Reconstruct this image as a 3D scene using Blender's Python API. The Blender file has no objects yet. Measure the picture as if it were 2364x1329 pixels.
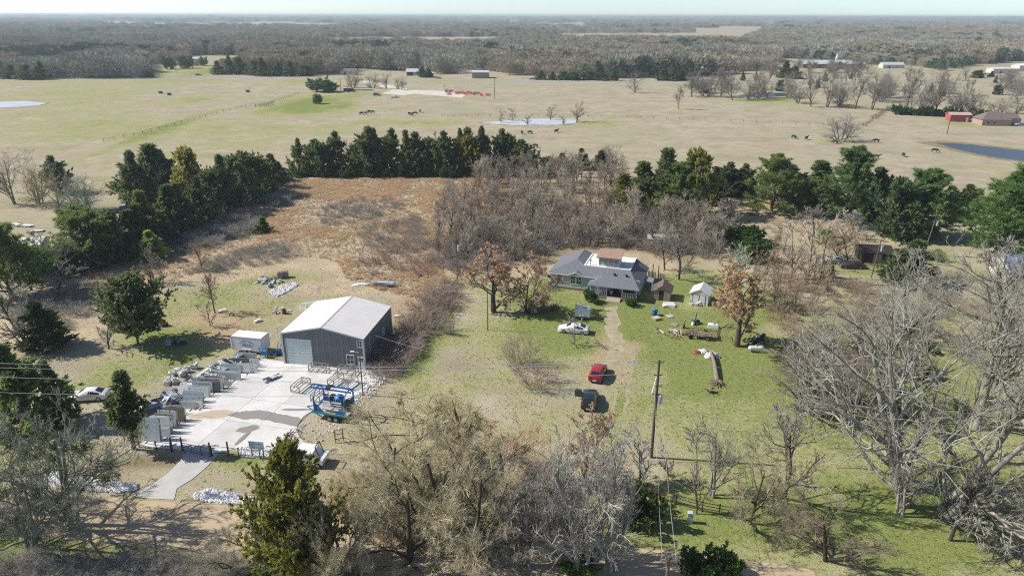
import bpy, bmesh, math, random
import numpy as np
from mathutils import Vector, Matrix
rad = math.radians
SC = bpy.context.scene
COL = SC.collection

# ------------------------------------------------------------------ camera, sky, sun, exposure
CAM_H, PITCH, ROLL, FPX, PW, PH = 46.0, rad(21.0), rad(0.16), 1640.0, 2364.0, 1329.0
cam = bpy.data.cameras.new('camera')
cam.sensor_width = 36.0
cam.lens = 36.0 * FPX / PW
cam.clip_start = 0.5
cam.clip_end = 60000.0
camo = bpy.data.objects.new('camera', cam)
COL.objects.link(camo)
camo.matrix_world = Matrix.Translation((0, 0, CAM_H)) @ Matrix.Rotation(rad(90) - PITCH, 4, 'X') @ Matrix.Rotation(ROLL, 4, 'Z')
SC.camera = camo

SUN_EL, SUN_DIR = rad(41.0), Vector((-0.994, 0.11, 0))     # low winter sun from the left
world = bpy.data.worlds.new('World')
SC.world = world
world.use_nodes = True
wn = world.node_tree
wn.nodes.clear()
sky = wn.nodes.new('ShaderNodeTexSky')
sky.sky_type = 'NISHITA'
sky.sun_disc = False
sky.sun_elevation = SUN_EL
sky.sun_rotation = math.atan2(SUN_DIR.x, SUN_DIR.y)
sky.air_density, sky.dust_density, sky.ozone_density = 0.53, 0.35, 1.0
bg = wn.nodes.new('ShaderNodeBackground')
bg.inputs['Strength'].default_value = 0.135
wo = wn.nodes.new('ShaderNodeOutputWorld')
wn.links.new(sky.outputs[0], bg.inputs[0])
wn.links.new(bg.outputs[0], wo.inputs[0])
sl = bpy.data.lights.new('sun', 'SUN')
sl.energy = 4.9
sl.angle = rad(0.53)
sl.color = (1.0, 0.95, 0.87)
so = bpy.data.objects.new('sun', sl)
COL.objects.link(so)
sd = Vector((SUN_DIR.x * math.cos(SUN_EL), SUN_DIR.y * math.cos(SUN_EL), math.sin(SUN_EL)))
so.rotation_euler = (-sd).to_track_quat('-Z', 'Y').to_euler()
so.location = (0, 0, 120)
SC.view_settings.view_transform = 'Standard'
SC.view_settings.look = 'None'
SC.view_settings.exposure = 0.34
SC.view_settings.gamma = 1.0
SC.view_settings.use_curve_mapping = False
SC.cycles.max_bounces = 5
SC.cycles.diffuse_bounces = 2
SC.cycles.glossy_bounces = 2
SC.cycles.transmission_bounces = 3
SC.cycles.volume_bounces = 0
SC.cycles.transparent_max_bounces = 4
SC.cycles.sample_clamp_indirect = 4.0
SC.cycles.use_denoising = False
SC.cycles.filter_width = 1.2

# ------------------------------------------------------------------ survey helpers: a photo point -> the spot on the ground it shows
def ray(px, py):
    a, b = px - PW / 2, PH / 2 - py
    c, s = math.cos(ROLL), math.sin(ROLL)
    a, b = (a * c - b * s) / FPX, (a * s + b * c) / FPX
    cp, sp = math.cos(PITCH), math.sin(PITCH)
    return a, cp + b * sp, -sp + b * cp
def at(px, py, z=0.0):
    dx, dy, dz = ray(px, py)
    t = (z - CAM_H) / dz
    return Vector((dx * t, dy * t, z))
def height(px, py, ty):
    g = at(px, py)
    dx, dy, dz = ray(px, ty)
    return CAM_H + dz * g.y / dy
def mpp(py, z=0.0):                      # metres per photo pixel, sideways, at ground row py
    g = at(PW / 2, py, z)
    return (g.y * math.cos(PITCH) + (CAM_H - z) * math.sin(PITCH)) / FPX
def to_px(X, Y, Z=0.0):                  # numpy
    cp, sp = math.cos(PITCH), math.sin(PITCH)
    zz = Z - CAM_H
    f = np.maximum(Y * cp - zz * sp, 1e-3)
    u = Y * sp + zz * cp
    a, b = X / f * FPX, u / f * FPX
    c, s = math.cos(ROLL), math.sin(ROLL)
    return PW / 2 + a * c + b * s, PH / 2 - (-a * s + b * c)

# ------------------------------------------------------------------ materials
MATS = {}
def nd(nt, typ, **kw):
    n = nt.nodes.new(typ)
    for k, v in kw.items():
        setattr(n, k, v)
    return n
def new_mat(name):
    m = bpy.data.materials.new(name)
    m.use_nodes = True
    nt = m.node_tree
    b = nt.nodes['Principled BSDF']
    b.inputs['Specular IOR Level'].default_value = 0.25
    return m, nt, b
def mixc(nt, fac, a, b, mode='MIX'):
    n = nt.nodes.new('ShaderNodeMix')
    n.data_type = 'RGBA'
    n.blend_type = mode
    for sock, v in ((n.inputs[0], fac), (n.inputs[6], a), (n.inputs[7], b)):
        if hasattr(v, 'is_output'):
            nt.links.new(v, sock)
        elif isinstance(v, (tuple, list)):
            sock.default_value = (*v[:3], 1)
        else:
            sock.default_value = v
    return n.outputs[2]
def noise(nt, vec, scale, detail=3, rough=0.55, out=0):
    n = nt.nodes.new('ShaderNodeTexNoise')
    n.inputs['Scale'].default_value = scale
    n.inputs['Detail'].default_value = detail
    n.inputs['Roughness'].default_value = rough
    if vec is not None:
        nt.links.new(vec, n.inputs['Vector'])
    return n.outputs[out]
def ramp(nt, fac, lo, hi):
    n = nt.nodes.new('ShaderNodeMapRange')
    n.interpolation_type = 'SMOOTHSTEP'
    n.inputs[1].default_value, n.inputs[2].default_value = lo, hi
    nt.links.new(fac, n.inputs[0])
    return n.outputs[0]
def math_(nt, op, a, b):
    n = nt.nodes.new('ShaderNodeMath')
    n.operation = op
    for s, v in zip(n.inputs, (a, b)):
        if hasattr(v, 'is_output'):
            nt.links.new(v, s)
        else:
            s.default_value = v
    return n.outputs[0]
def mat(name, c1, c2=None, scale=3.0, rough=0.7, metal=0.0, bump=0.0, bscale=None, spec=0.25, tint=False, rnd=0.0, world_space=False, stretch=None, coat=0.0):
    """one procedural surface: two tones broken up by noise, optional relief, optional per-object tint and brightness"""
    if name in MATS:
        return MATS[name]
    m, nt, b = new_mat(name)
    tc = nd(nt, 'ShaderNodeTexCoord')
    vec = tc.outputs['Object']
    if world_space:
        vec = nd(nt, 'ShaderNodeNewGeometry').outputs['Position']
    if stretch:
        mp = nd(nt, 'ShaderNodeMapping')
        mp.inputs['Scale'].default_value = stretch
        nt.links.new(vec, mp.inputs[0])
        vec = mp.outputs[0]
    if c2 is None:
        c2 = tuple(x * 0.82 for x in c1)
    col = mixc(nt, ramp(nt, noise(nt, vec, scale, 4, 0.6), 0.3, 0.7), c1, c2)
    if tint or rnd:
        oi = nd(nt, 'ShaderNodeObjectInfo')
        if tint:
            col = mixc(nt, 1.0, col, oi.outputs['Color'], 'MULTIPLY')
        if rnd:
            v = math_(nt, 'ADD', math_(nt, 'MULTIPLY', oi.outputs['Random'], rnd), 1 - rnd / 2)
            cb = nd(nt, 'ShaderNodeCombineXYZ')
            for i in range(3):
                nt.links.new(v, cb.inputs[i])
            col = mixc(nt, 1.0, col, cb.outputs[0], 'MULTIPLY')
    nt.links.new(col, b.inputs['Base Color'])
    b.inputs['Roughness'].default_value = rough
    b.inputs['Metallic'].default_value = metal
    b.inputs['Specular IOR Level'].default_value = spec
    if coat:
        b.inputs['Coat Weight'].default_value = coat
        b.inputs['Coat Roughness'].default_value = 0.05
    if bump:
        bp = nd(nt, 'ShaderNodeBump')
        bp.inputs['Strength'].default_value = bump
        bp.inputs['Distance'].default_value = 0.05
        nt.links.new(noise(nt, vec, bscale or scale * 3, 4), bp.inputs['Height'])
        nt.links.new(bp.outputs[0], b.inputs['Normal'])
    MATS[name] = m
    return m

def leaf_mat(name, c1, c2, scale=0.5, trans=0.25, rnd=0.3, c3=None):
    m, nt, b = new_mat(name)
    pos = nd(nt, 'ShaderNodeTexCoord').outputs['Object']
    col = mixc(nt, ramp(nt, noise(nt, pos, scale, 3), 0.35, 0.65), c1, c2)
    if c3:
        col = mixc(nt, ramp(nt, noise(nt, pos, scale * 2.3 + 0.1, 3), 0.58, 0.7), col, c3)
    oi = nd(nt, 'ShaderNodeObjectInfo')
    col = mixc(nt, 1.0, col, oi.outputs['Color'], 'MULTIPLY')
    v = math_(nt, 'ADD', math_(nt, 'MULTIPLY', oi.outputs['Random'], rnd), 1 - rnd / 2)
    cb = nd(nt, 'ShaderNodeCombineXYZ')
    for i in range(3):
        nt.links.new(v, cb.inputs[i])
    col = mixc(nt, 1.0, col, cb.outputs[0], 'MULTIPLY')
    b.inputs['Roughness'].default_value = 0.75
    nt.links.new(col, b.inputs['Base Color'])
    if trans:
        tr = nd(nt, 'ShaderNodeBsdfTranslucent')
        nt.links.new(col, tr.inputs[0])
        mx = nd(nt, 'ShaderNodeMixShader')
        mx.inputs[0].default_value = trans
        nt.links.new(b.outputs[0], mx.inputs[1])
        nt.links.new(tr.outputs[0], mx.inputs[2])
        nt.links.new(mx.outputs[0], nt.nodes['Material Output'].inputs['Surface'])
    MATS[name] = m
    return m
def glass(name, tint=(0.03, 0.04, 0.05)):
    if name in MATS:
        return MATS[name]
    m, nt, b = new_mat(name)
    pos = nd(nt, 'ShaderNodeTexCoord').outputs['Object']
    nt.links.new(mixc(nt, noise(nt, pos, 2.0), tint, tuple(t * 1.8 for t in tint)), b.inputs['Base Color'])
    b.inputs['Roughness'].default_value = 0.06
    b.inputs['Specular IOR Level'].default_value = 0.6
    MATS[name] = m
    return m

# ------------------------------------------------------------------ mesh helpers
def tag(o, label=None, cat=None, group=None, kind=None):
    for k, v in (('label', label), ('category', cat), ('group', group), ('kind', kind)):
        if v:
            o[k] = v
    return o
def link(name, data, parent=None, m=None):
    o = bpy.data.objects.new(name, data)
    COL.objects.link(o)
    if parent is not None:
        o.parent = parent
    if m is not None and data is not None:
        data.materials.append(m)
    return o
def thing(name, label, cat, loc=(0, 0, 0), rz=0.0, group=None, scale=1.0):
    o = link(name, None)
    o.empty_display_size = 0.3
    o.location = loc
    o.rotation_euler = (0, 0, rz)
    o.scale = (scale,) * 3 if not hasattr(scale, '__len__') else scale
    return tag(o, label, cat, group)
def np_mesh(name, verts, quads=None, tris=None, smooth=True):
    me = bpy.data.meshes.new(name)
    verts = np.asarray(verts, np.float32)
    parts, counts = [], []
    if quads is not None and len(quads):
        q = np.asarray(quads, np.int32)
        parts.append(q.ravel()); counts.append(np.full(len(q), 4, np.int32))
    if tris is not None and len(tris):
        t = np.asarray(tris, np.int32)
        parts.append(t.ravel()); counts.append(np.full(len(t), 3, np.int32))
    loops = np.concatenate(parts)
    cnt = np.concatenate(counts)
    me.vertices.add(len(verts)); me.vertices.foreach_set('co', verts.ravel())
    me.loops.add(len(loops)); me.loops.foreach_set('vertex_index', loops)
    me.polygons.add(len(cnt))
    me.polygons.foreach_set('loop_start', np.concatenate(([0], np.cumsum(cnt)[:-1])).astype(np.int32))
    me.polygons.foreach_set('loop_total', cnt)
    me.polygons.foreach_set('use_smooth', np.full(len(cnt), smooth, bool))
    me.update(calc_edges=True)
    return me
class MB:
    """collects boxes, bars, tubes and free polygons; build() links them as ONE mesh object"""
    def __init__(self):
        self.v, self.f = [], []
    def add(self, vs, fs):
        n = len(self.v)
        self.v += [tuple(v) for v in vs]
        self.f += [tuple(i + n for i in f) for f in fs]
        return self
    def box(self, c, s, rz=0.0, rx=0.0, ry=0.0):
        hx, hy, hz = s[0] / 2, s[1] / 2, s[2] / 2
        M = Matrix.Translation(c) @ Matrix.Rotation(rz, 4, 'Z') @ Matrix.Rotation(ry, 4, 'Y') @ Matrix.Rotation(rx, 4, 'X')
        vs = [M @ Vector((x, y, z)) for z in (-hz, hz) for x, y in ((-hx, -hy), (hx, -hy), (hx, hy), (-hx, hy))]
        return self.add(vs, [(3, 2, 1, 0), (4, 5, 6, 7), (0, 1, 5, 4), (1, 2, 6, 5), (2, 3, 7, 6), (3, 0, 4, 7)])
    def bar(self, a, b, w, h=None):
        a, b = Vector(a), Vector(b)
        h = h or w
        d = (b - a)
        z = d.normalized()
        up = Vector((0, 0, 1)) if abs(z.z) < 0.95 else Vector((1, 0, 0))
        x = z.cross(up).normalized(); y = x.cross(z)
        vs = [p + x * sx * w / 2 + y * sy * h / 2 for p in (a, b) for sx, sy in ((-1, -1), (1, -1), (1, 1), (-1, 1))]
        return self.add(vs, [(0, 1, 2, 3), (7, 6, 5, 4), (4, 5, 1, 0), (5, 6, 2, 1), (6, 7, 3, 2), (7, 4, 0, 3)])
    def cyl(self, a, b, r, r2=None, n=10):
        a, b = Vector(a), Vector(b)
        r2 = r if r2 is None else r2
        z = (b - a).normalized()
        up = Vector((0, 0, 1)) if abs(z.z) < 0.95 else Vector((1, 0, 0))
        x = z.cross(up).normalized(); y = x.cross(z)
        vs = []
        for p, q in ((a, r), (b, r2)):
            for i in range(n):
                t = 2 * math.pi * i / n
                vs.append(p + x * q * math.cos(t) + y * q * math.sin(t))
        fs = [(i, (i + 1) % n, n + (i + 1) % n, n + i) for i in range(n)]
        fs += [tuple(range(n - 1, -1, -1)), tuple(range(n, 2 * n))]
        return self.add(vs, fs)
    def tube(self, pts, r, n=6):
        for a, b in zip(pts[:-1], pts[1:]):
            self.cyl(a, b, r, n=n)
        return self
    def prism(self, poly, thick, axis='Z', at0=0.0):
        """poly 2-D outline (ccw) pushed along an axis from at0 to at0+thick"""
        def P(p, k):
            return {'Z': (p[0], p[1], k), 'Y': (p[0], k, p[1]), 'X': (k, p[0], p[1])}[axis]
        n = len(poly)
        vs = [P(p, at0) for p in poly] + [P(p, at0 + thick) for p in poly]
        fs = [tuple(range(n - 1, -1, -1)), tuple(range(n, 2 * n))] + [(i, (i + 1) % n, n + (i + 1) % n, n + i) for i in range(n)]
        return self.add(vs, fs)
    def slabpoly(self, pts, th):
        """3-D planar polygon given a thickness downwards along its normal"""
        p = [Vector(q) for q in pts]
        nrm = (p[1] - p[0]).cross(p[2] - p[0]).normalized()
        if nrm.z < 0:
            p.reverse(); nrm.negate()
        n = len(p)
        vs = p + [q - nrm * th for q in p]
        fs = [tuple(range(n)), tuple(range(2 * n - 1, n - 1, -1))] + [(i, n + i, n + (i + 1) % n, (i + 1) % n) for i in range(n)]
        return self.add(vs, fs)
    def mesh(self, name, fix=True):
        me = bpy.data.meshes.new(name)
        me.from_pydata(self.v, [], self.f)
        if fix:
            bm = bmesh.new(); bm.from_mesh(me)
            bmesh.ops.recalc_face_normals(bm, faces=bm.faces)
            bm.to_mesh(me); bm.free()
        me.update()
        return me
    def build(self, name, m, parent=None, smooth=False, **kw):
        me = self.mesh(name)
        if smooth:
            me.polygons.foreach_set('use_smooth', [True] * len(me.polygons))
            me.set_sharp_from_angle(angle=rad(40))
        return tag(link(name, me, parent, m), **kw)
def copy_thing(root, loc, rz=0.0, scale=None, label=None, group=None, color=None):
    r = root.copy()
    COL.objects.link(r)
    r.location = loc
    r.rotation_euler = (0, 0, rz)
    if scale is not None:
        r.scale = (scale,) * 3 if not hasattr(scale, '__len__') else scale
    if label:
        r['label'] = label
    if group:
        r['group'] = group
    for ch in root.children:
        c = ch.copy(); COL.objects.link(c); c.parent = r
        if color:
            c.color = (*color, 1)
        for g in ch.children:
            d = g.copy(); COL.objects.link(d); d.parent = c
    return r
def ordinal(n):
    w = ['first', 'second', 'third', 'fourth', 'fifth', 'sixth', 'seventh', 'eighth', 'ninth', 'tenth', 'eleventh', 'twelfth', 'thirteenth',
         'fourteenth', 'fifteenth', 'sixteenth', 'seventeenth', 'eighteenth', 'nineteenth', 'twentieth']
    return w[n - 1] if n <= 20 else '%dth' % n
# ------------------------------------------------------------------ ground sheet
def axis_steps(lo, hi, dense_lo, dense_hi, step, grow=1.18):
    v = list(np.arange(dense_lo, dense_hi + step / 2, step))
    s = step
    while v[-1] < hi:
        s *= grow; v.append(v[-1] + s)
    s = step
    while v[0] > lo:
        s *= grow; v.insert(0, v[0] - s)
    return np.array(v)
gx = axis_steps(-30000, 30000, -150, 170, 1.25)
gy = axis_steps(-800, 40000, 38, 240, 1.25)
GX, GY = np.meshgrid(gx, gy)
rng0 = np.random.default_rng(5)
U, V = to_px(GX, GY)
front = GY > 20
cover = np.zeros(GX.shape + (4,), np.float32)
def vnoise(X, Y, cell, seed):
    r = np.random.default_rng(seed); n = 256
    t = r.random((n, n))
    fx, fy = X / cell, Y / cell
    ix, iy = np.floor(fx).astype(int), np.floor(fy).astype(int)
    u, v = fx - ix, fy - iy
    u, v = u * u * (3 - 2 * u), v * v * (3 - 2 * v)
    g = lambda a, b: t[(ix + a) % n, (iy + b) % n]
    return g(0, 0) * (1 - u) * (1 - v) + g(1, 0) * u * (1 - v) + g(0, 1) * (1 - u) * v + g(1, 1) * u * v
def blob(ch, px, py, rx, ry, amt, tilt=0.0):
    du, dv = U - px, V - py
    c, s = math.cos(tilt), math.sin(tilt)
    a, b = (du * c + dv * s) / rx, (-du * s + dv * c) / ry
    cover[..., ch] += np.where(front, amt * np.exp(-(a * a + b * b) ** 2 * 0.7), 0)
def inpoly(px, py, poly):
    inside = np.zeros(np.shape(px), bool)
    n = len(poly)
    for i in range(n):
        x1, y1 = poly[i]; x2, y2 = poly[(i + 1) % n]
        c = ((y1 > py) != (y2 > py)) & (px < (x2 - x1) * (py - y1) / ((y2 - y1) + 1e-9) + x1)
        inside ^= c
    return inside
# channel 0 green grass (patchy), 1 brush litter and broomsedge, 2 bare red-tan earth, 3 leaf litter / damp dark ground
for b in [(0, 1330, 700, 260, 120, .3), (0, 1500, 860, 300, 160, .22), (0, 1600, 800, 260, 110, .2), (0, 1720, 720, 90, 40, .5), (0, 1630, 865, 70, 45, .8), (0, 1570, 650, 80, 35, .6),
          (0, 1150, 860, 160, 130, .25), (0, 1480, 790, 110, 70, .3), (0, 1440, 720, 70, 30, .7), (0, 1500, 740, 120, 40, .4), (0, 1700, 830, 120, 50, .55), (0, 1290, 800, 60, 30, .35), (0, 1420, 960, 14, 60, .5, .2), (0, 960, 850, 40, 60, .5), (0, 2050, 1130, 200, 60, .35), (0, 1800, 1200, 160, 40, .3), (0, 1290, 700, 90, 60, .45), (0, 1250, 750, 80, 20, .5),
          (0, 2000, 1000, 460, 330, .4), (0, 1750, 1250, 420, 140, .4), (0, 1560, 1200, 150, 70, .45), (0, 2250, 1200, 260, 150, .4), (0, 1960, 870, 260, 110, .35), (0, 2030, 950, 200, 80, .4),
          (0, 430, 740, 160, 50, .45), (0, 330, 850, 150, 40, .6, -0.3), (0, 420, 790, 150, 30, .55), (0, 960, 770, 60, 110, .65, 0.55), (0, 620, 690, 170, 60, .35), (0, 700, 610, 130, 26, .4),
          (0, 640, 620, 200, 35, .35), (0, 560, 1060, 60, 14, .6), (0, 60, 1290, 130, 60, .7), (0, 260, 1280, 260, 40, .3), (0, 660, 1270, 80, 40, .6), (0, 1250, 1290, 200, 60, .3),
          (0, 1980, 615, 130, 18, .5), (0, 740, 240, 90, 22, .9), (0, 650, 250, 70, 16, .5), (0, 370, 300, 220, 9, .4, -0.35), (0, 440, 228, 60, 6, .4), (0, 880, 218, 90, 8, .5), (0, 970, 283, 130, 8, .55),
          (0, 1370, 284, 60, 7, .6), (0, 1940, 325, 60, 6, .5), (0, 2240, 283, 90, 8, .6), (0, 1760, 228, 160, 8, .7), (0, 470, 165, 110, 12, .7), (0, 1200, 186, 900, 4, .3), (0, 540, 160, 60, 8, .5),
          (0, 120, 260, 220, 60, .28), (0, 560, 300, 260, 40, .25), (0, 250, 330, 250, 50, .2), (0, 1500, 330, 300, 40, .12), (0, 2150, 460, 260, 120, .15), (0, 250, 200, 300, 25, .25),
          (1, 800, 470, 260, 90, .95), (1, 640, 540, 230, 75, .9), (1, 450, 610, 180, 45, .85), (1, 950, 560, 150, 90, .9), (1, 850, 620, 150, 50, .7), (1, 1150, 520, 160, 120, .9), (1, 1360, 520, 240, 110, .85), (1, 1600, 560, 150, 70, .6),
          (1, 250, 640, 130, 50, .7), (1, 160, 720, 150, 80, .6), (1, 60, 750, 90, 60, .6), (1, 760, 670, 130, 20, .5), (1, 980, 690, 60, 25, .5), (1, 900, 840, 50, 60, .5), (1, 1850, 640, 120, 60, .5), (1, 1850, 500, 130, 40, .45),
          (1, 2000, 555, 160, 20, .5), (1, 1830, 770, 120, 40, .4), (1, 1240, 865, 60, 25, .6), (1, 1330, 330, 2000, 3, .0),
          (2, 1325, 985, 16, 50, .35, .5), (2, 1290, 1040, 16, 50, .25, .6), (2, 1425, 900, 9, 70, .4, .12), (2, 1450, 850, 12, 50, .5, .3), (2, 1360, 830, 30, 14, .3), (2, 1150, 930, 200, 50, .15), (2, 950, 735, 38, 40, .9), (2, 930, 700, 40, 25, .5), (2, 1410, 830, 50, 60, .25), (2, 1460, 800, 45, 18, .45), (2, 1400, 780, 32, 70, .35), (2, 1740, 470, 90, 12, .6), (2, 480, 770, 110, 45, .4), (2, 560, 725, 150, 25, .45), (2, 540, 780, 60, 30, .35), (3, 600, 730, 120, 20, .25),
          (2, 600, 1290, 500, 30, .35), (2, 150, 660, 20, 9, .0), (2, 1690, 480, 60, 10, .3), (2, 880, 1290, 300, 60, .35), (2, 500, 1170, 330, 18, .3),
          (3, 640, 1310, 300, 40, .5), (3, 250, 1110, 160, 20, .3), (3, 350, 1065, 130, 22, .6), (3, 950, 1150, 330, 130, .5), (3, 250, 1290, 260, 50, .5), (3, 1000, 405, 250, 9, .6), (3, 1950, 460, 260, 18, .5), (3, 400, 560, 260, 30, .6, -0.5),
          (3, 140, 700, 120, 40, .4), (3, 1350, 590, 300, 40, .35), (3, 1350, 480, 260, 80, .55), (3, 1150, 530, 140, 80, .45), (3, 1600, 550, 120, 50, .5), (3, 1700, 1100, 200, 60, .2), (3, 1800, 1250, 300, 60, .2), (3, 600, 1200, 300, 20, .15), (3, 1300, 1180, 160, 80, .4)]:
    blob(*b)
cover[..., 0] += np.where(GY < 150, .2, 0) + np.where((GY > 150) & (GX < 0), .02, -.06)
cover[..., 0] += (vnoise(GX, GY, 9, 1) - .5) * .35 + (vnoise(GX, GY, 31, 2) - .5) * .3
cover[..., 1] *= 0.65 + 0.7 * vnoise(GX, GY, 6, 3)
nx, ny = len(gx), len(gy)
GZ = np.zeros_like(GX)
idx = np.arange(nx * ny).reshape(ny, nx)
quads = np.stack([idx[:-1, :-1], idx[:-1, 1:], idx[1:, 1:], idx[1:, :-1]], -1).reshape(-1, 4)
gme = np_mesh('ground', np.stack([GX, GY, GZ], -1).reshape(-1, 3), quads)
ca = gme.color_attributes.new('cover', 'FLOAT_COLOR', 'POINT')
ca.data.foreach_set('color', np.clip(cover, 0, 1.2).reshape(-1).astype(np.float32))
def ground_material():
    m, nt, b = new_mat('grassland')
    pos = nd(nt, 'ShaderNodeNewGeometry').outputs['Position']
    at_ = nd(nt, 'ShaderNodeAttribute', attribute_name='cover')
    sp = nd(nt, 'ShaderNodeSeparateColor')
    nt.links.new(at_.outputs['Color'], sp.inputs[0])
    big = noise(nt, pos, 0.03, 4)
    med = noise(nt, pos, 0.22, 5, 0.65)
    fin = noise(nt, pos, 1.7, 5, 0.7)
    vfin = noise(nt, pos, 7.0, 3, 0.7)
    mp = nd(nt, 'ShaderNodeMapping'); mp.inputs['Scale'].default_value = (0.012, 0.075, 1)
    nt.links.new(pos, mp.inputs[0])
    streak = noise(nt, mp.outputs[0], 1.0, 5, 0.65)
    dry = mixc(nt, ramp(nt, med, .3, .7), (0.425, 0.375, 0.290), (0.335, 0.288, 0.212))
    dry = mixc(nt, ramp(nt, streak, .45, .75), dry, (0.335, 0.305, 0.185))
    green = mixc(nt, ramp(nt, fin, .3, .7), (0.235, 0.262, 0.095), (0.160, 0.195, 0.060))
    # attribute plus noise, thresholded: ragged edges
    def breakup(ch, n, k, lo, hi):
        return ramp(nt, math_(nt, 'ADD', ch, math_(nt, 'MULTIPLY', math_(nt, 'SUBTRACT', n, 0.5), k)), lo, hi)
    half = math_(nt, 'ADD', math_(nt, 'MULTIPLY', med, 0.5), math_(nt, 'MULTIPLY', fin, 0.5))
    clump = ramp(nt, noise(nt, pos, .55, 5, .7), .6, .72)
    dry = mixc(nt, math_(nt, 'MULTIPLY', clump, .75), dry, (0.235, 0.20, 0.125))
    patch = ramp(nt, noise(nt, pos, .075, 5, .6), .42, .68)
    dry = mixc(nt, math_(nt, 'MULTIPLY', patch, .75), dry, (0.285, 0.245, 0.165))
    dry = mixc(nt, math_(nt, 'MULTIPLY', ramp(nt, noise(nt, pos, .018, 5, .65), .48, .66), .7), dry, (0.315, 0.305, 0.21))
    mixn = math_(nt, 'ADD', math_(nt, 'MULTIPLY', half, .6), math_(nt, 'MULTIPLY', noise(nt, pos, .11, 4, .6), .4))
    olive = mixc(nt, ramp(nt, fin, .3, .7), (0.36, 0.345, 0.185), (0.285, 0.275, 0.135))
    col = mixc(nt, breakup(sp.outputs[0], mixn, 1.4, .08, .5), dry, olive)
    col = mixc(nt, breakup(sp.outputs[0], mixn, 2.2, .3, 1.0), col, green)
    brush = mixc(nt, ramp(nt, half, .4, .6), (0.50, 0.395, 0.265), (0.36, 0.30, 0.215))
    col = mixc(nt, breakup(sp.outputs[1], half, .9, .2, .7), col, brush)
    earth = mixc(nt, ramp(nt, med, .3, .7), (0.45, 0.335, 0.225), (0.37, 0.28, 0.185))
    col = mixc(nt, breakup(sp.outputs[2], half, .9, .2, .8), col, earth)
    litter = mixc(nt, ramp(nt, fin, .35, .6), (0.13, 0.105, 0.065), (0.25, 0.195, 0.115))
    damp = at_.outputs['Alpha']
    col = mixc(nt, breakup(damp, half, .9, .2, .8), col, litter)
    col = mixc(nt, ramp(nt, vfin, .3, .7), mixc(nt, 1.0, col, (0.72, 0.71, 0.68), 'MULTIPLY'), mixc(nt, 1.0, col, (1.35, 1.35, 1.3), 'MULTIPLY'))
    col = mixc(nt, ramp(nt, fin, .55, .8), col, mixc(nt, 1.0, col, (0.72, 0.72, 0.7), 'MULTIPLY'))
    nt.links.new(col, b.inputs['Base Color'])
    b.inputs['Roughness'].default_value = 1.0
    b.inputs['Specular IOR Level'].default_value = 0.0
    bp = nd(nt, 'ShaderNodeBump')
    bp.inputs['Strength'].default_value = 0.55
    bp.inputs['Distance'].default_value = 0.25
    nt.links.new(math_(nt, 'ADD', fin, math_(nt, 'MULTIPLY', vfin, .5)), bp.inputs['Height'])
    nt.links.new(bp.outputs[0], b.inputs['Normal'])
    return m
tag(link('ground', gme, None, ground_material()), 'dry winter grass ground reaching to the horizon', kind='structure')

# ------------------------------------------------------------------ roads, paths and water as thin sheets
def sheet(name, pts, z, m, label, kind='structure', parent=None, jag=0.0, seed=1):
    """flat polygon sheet with an optional ragged edge"""
    r = random.Random(seed)
    out = []
    n = len(pts)
    for i in range(n):
        a, b = Vector(pts[i][:2]), Vector(pts[(i + 1) % n][:2])
        k = max(1, int((b - a).length / (1.2 if jag else 1e9)))
        k = min(k, 60)
        d = (b - a)
        nn = Vector((-d.y, d.x)).normalized() if d.length else Vector((0, 0))
        for j in range(k):
            p = a + d * (j / k) + nn * r.uniform(-jag, jag)
            out.append((p.x, p.y, z))
    bm = bmesh.new()
    f = bm.faces.new([bm.verts.new(p) for p in out])
    bmesh.ops.triangulate(bm, faces=[f])
    bmesh.ops.recalc_face_normals(bm, faces=bm.faces)
    if bm.faces[:] and bm.faces[:][0].normal.z < 0:
        bmesh.ops.reverse_faces(bm, faces=bm.faces)
    me = bpy.data.meshes.new(name)
    bm.to_mesh(me); bm.free()
    return tag(link(name, me, parent, m), label, kind=kind)
def ribbon_pts(pts, w):
    P = [Vector(p[:2]) for p in pts]
    L, R = [], []
    for i, p in enumerate(P):
        d = (P[min(i + 1, len(P) - 1)] - P[max(i - 1, 0)]).normalized()
        n = Vector((-d.y, d.x)); ww = w[i] if hasattr(w, '__len__') else w
        L.append(p + n * ww / 2); R.append(p - n * ww / 2)
    return L + R[::-1]
def px(*pp):
    return [at(*p) for p in pp]
m_dirt = mat('dirt_road', (0.50, 0.40, 0.27), (0.42, 0.33, 0.215), .35, 1.0, bump=.4, bscale=2.5, spec=0, world_space=True, stretch=(.35, 1.6, 1))
m_drive = mat('gravel_drive', (0.43, 0.355, 0.265), (0.29, 0.265, 0.15), .7, 1.0, bump=.6, bscale=5, spec=0, world_space=True)
m_white_gravel = mat('caliche', (0.62, 0.58, 0.50), (0.50, 0.46, 0.38), .2, 1.0, spec=0, world_space=True)
m_asphalt = mat('asphalt', (0.34, 0.345, 0.325), (0.30, 0.305, 0.29), .05, .9, spec=.1, world_space=True)
def water(name, c, rough):
    m, nt, b = new_mat(name)
    pos = nd(nt, 'ShaderNodeNewGeometry').outputs['Position']
    nt.links.new(mixc(nt, noise(nt, pos, .1), c, tuple(x * .7 for x in c)), b.inputs['Base Color'])
    b.inputs['Roughness'].default_value = rough
    b.inputs['Specular IOR Level'].default_value = .3
    bp = nd(nt, 'ShaderNodeBump'); bp.inputs['Strength'].default_value = .12; bp.inputs['Distance'].default_value = .05
    nt.links.new(noise(nt, pos, 1.2, 3), bp.inputs['Height']); nt.links.new(bp.outputs[0], b.inputs['Normal'])
    return m
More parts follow.
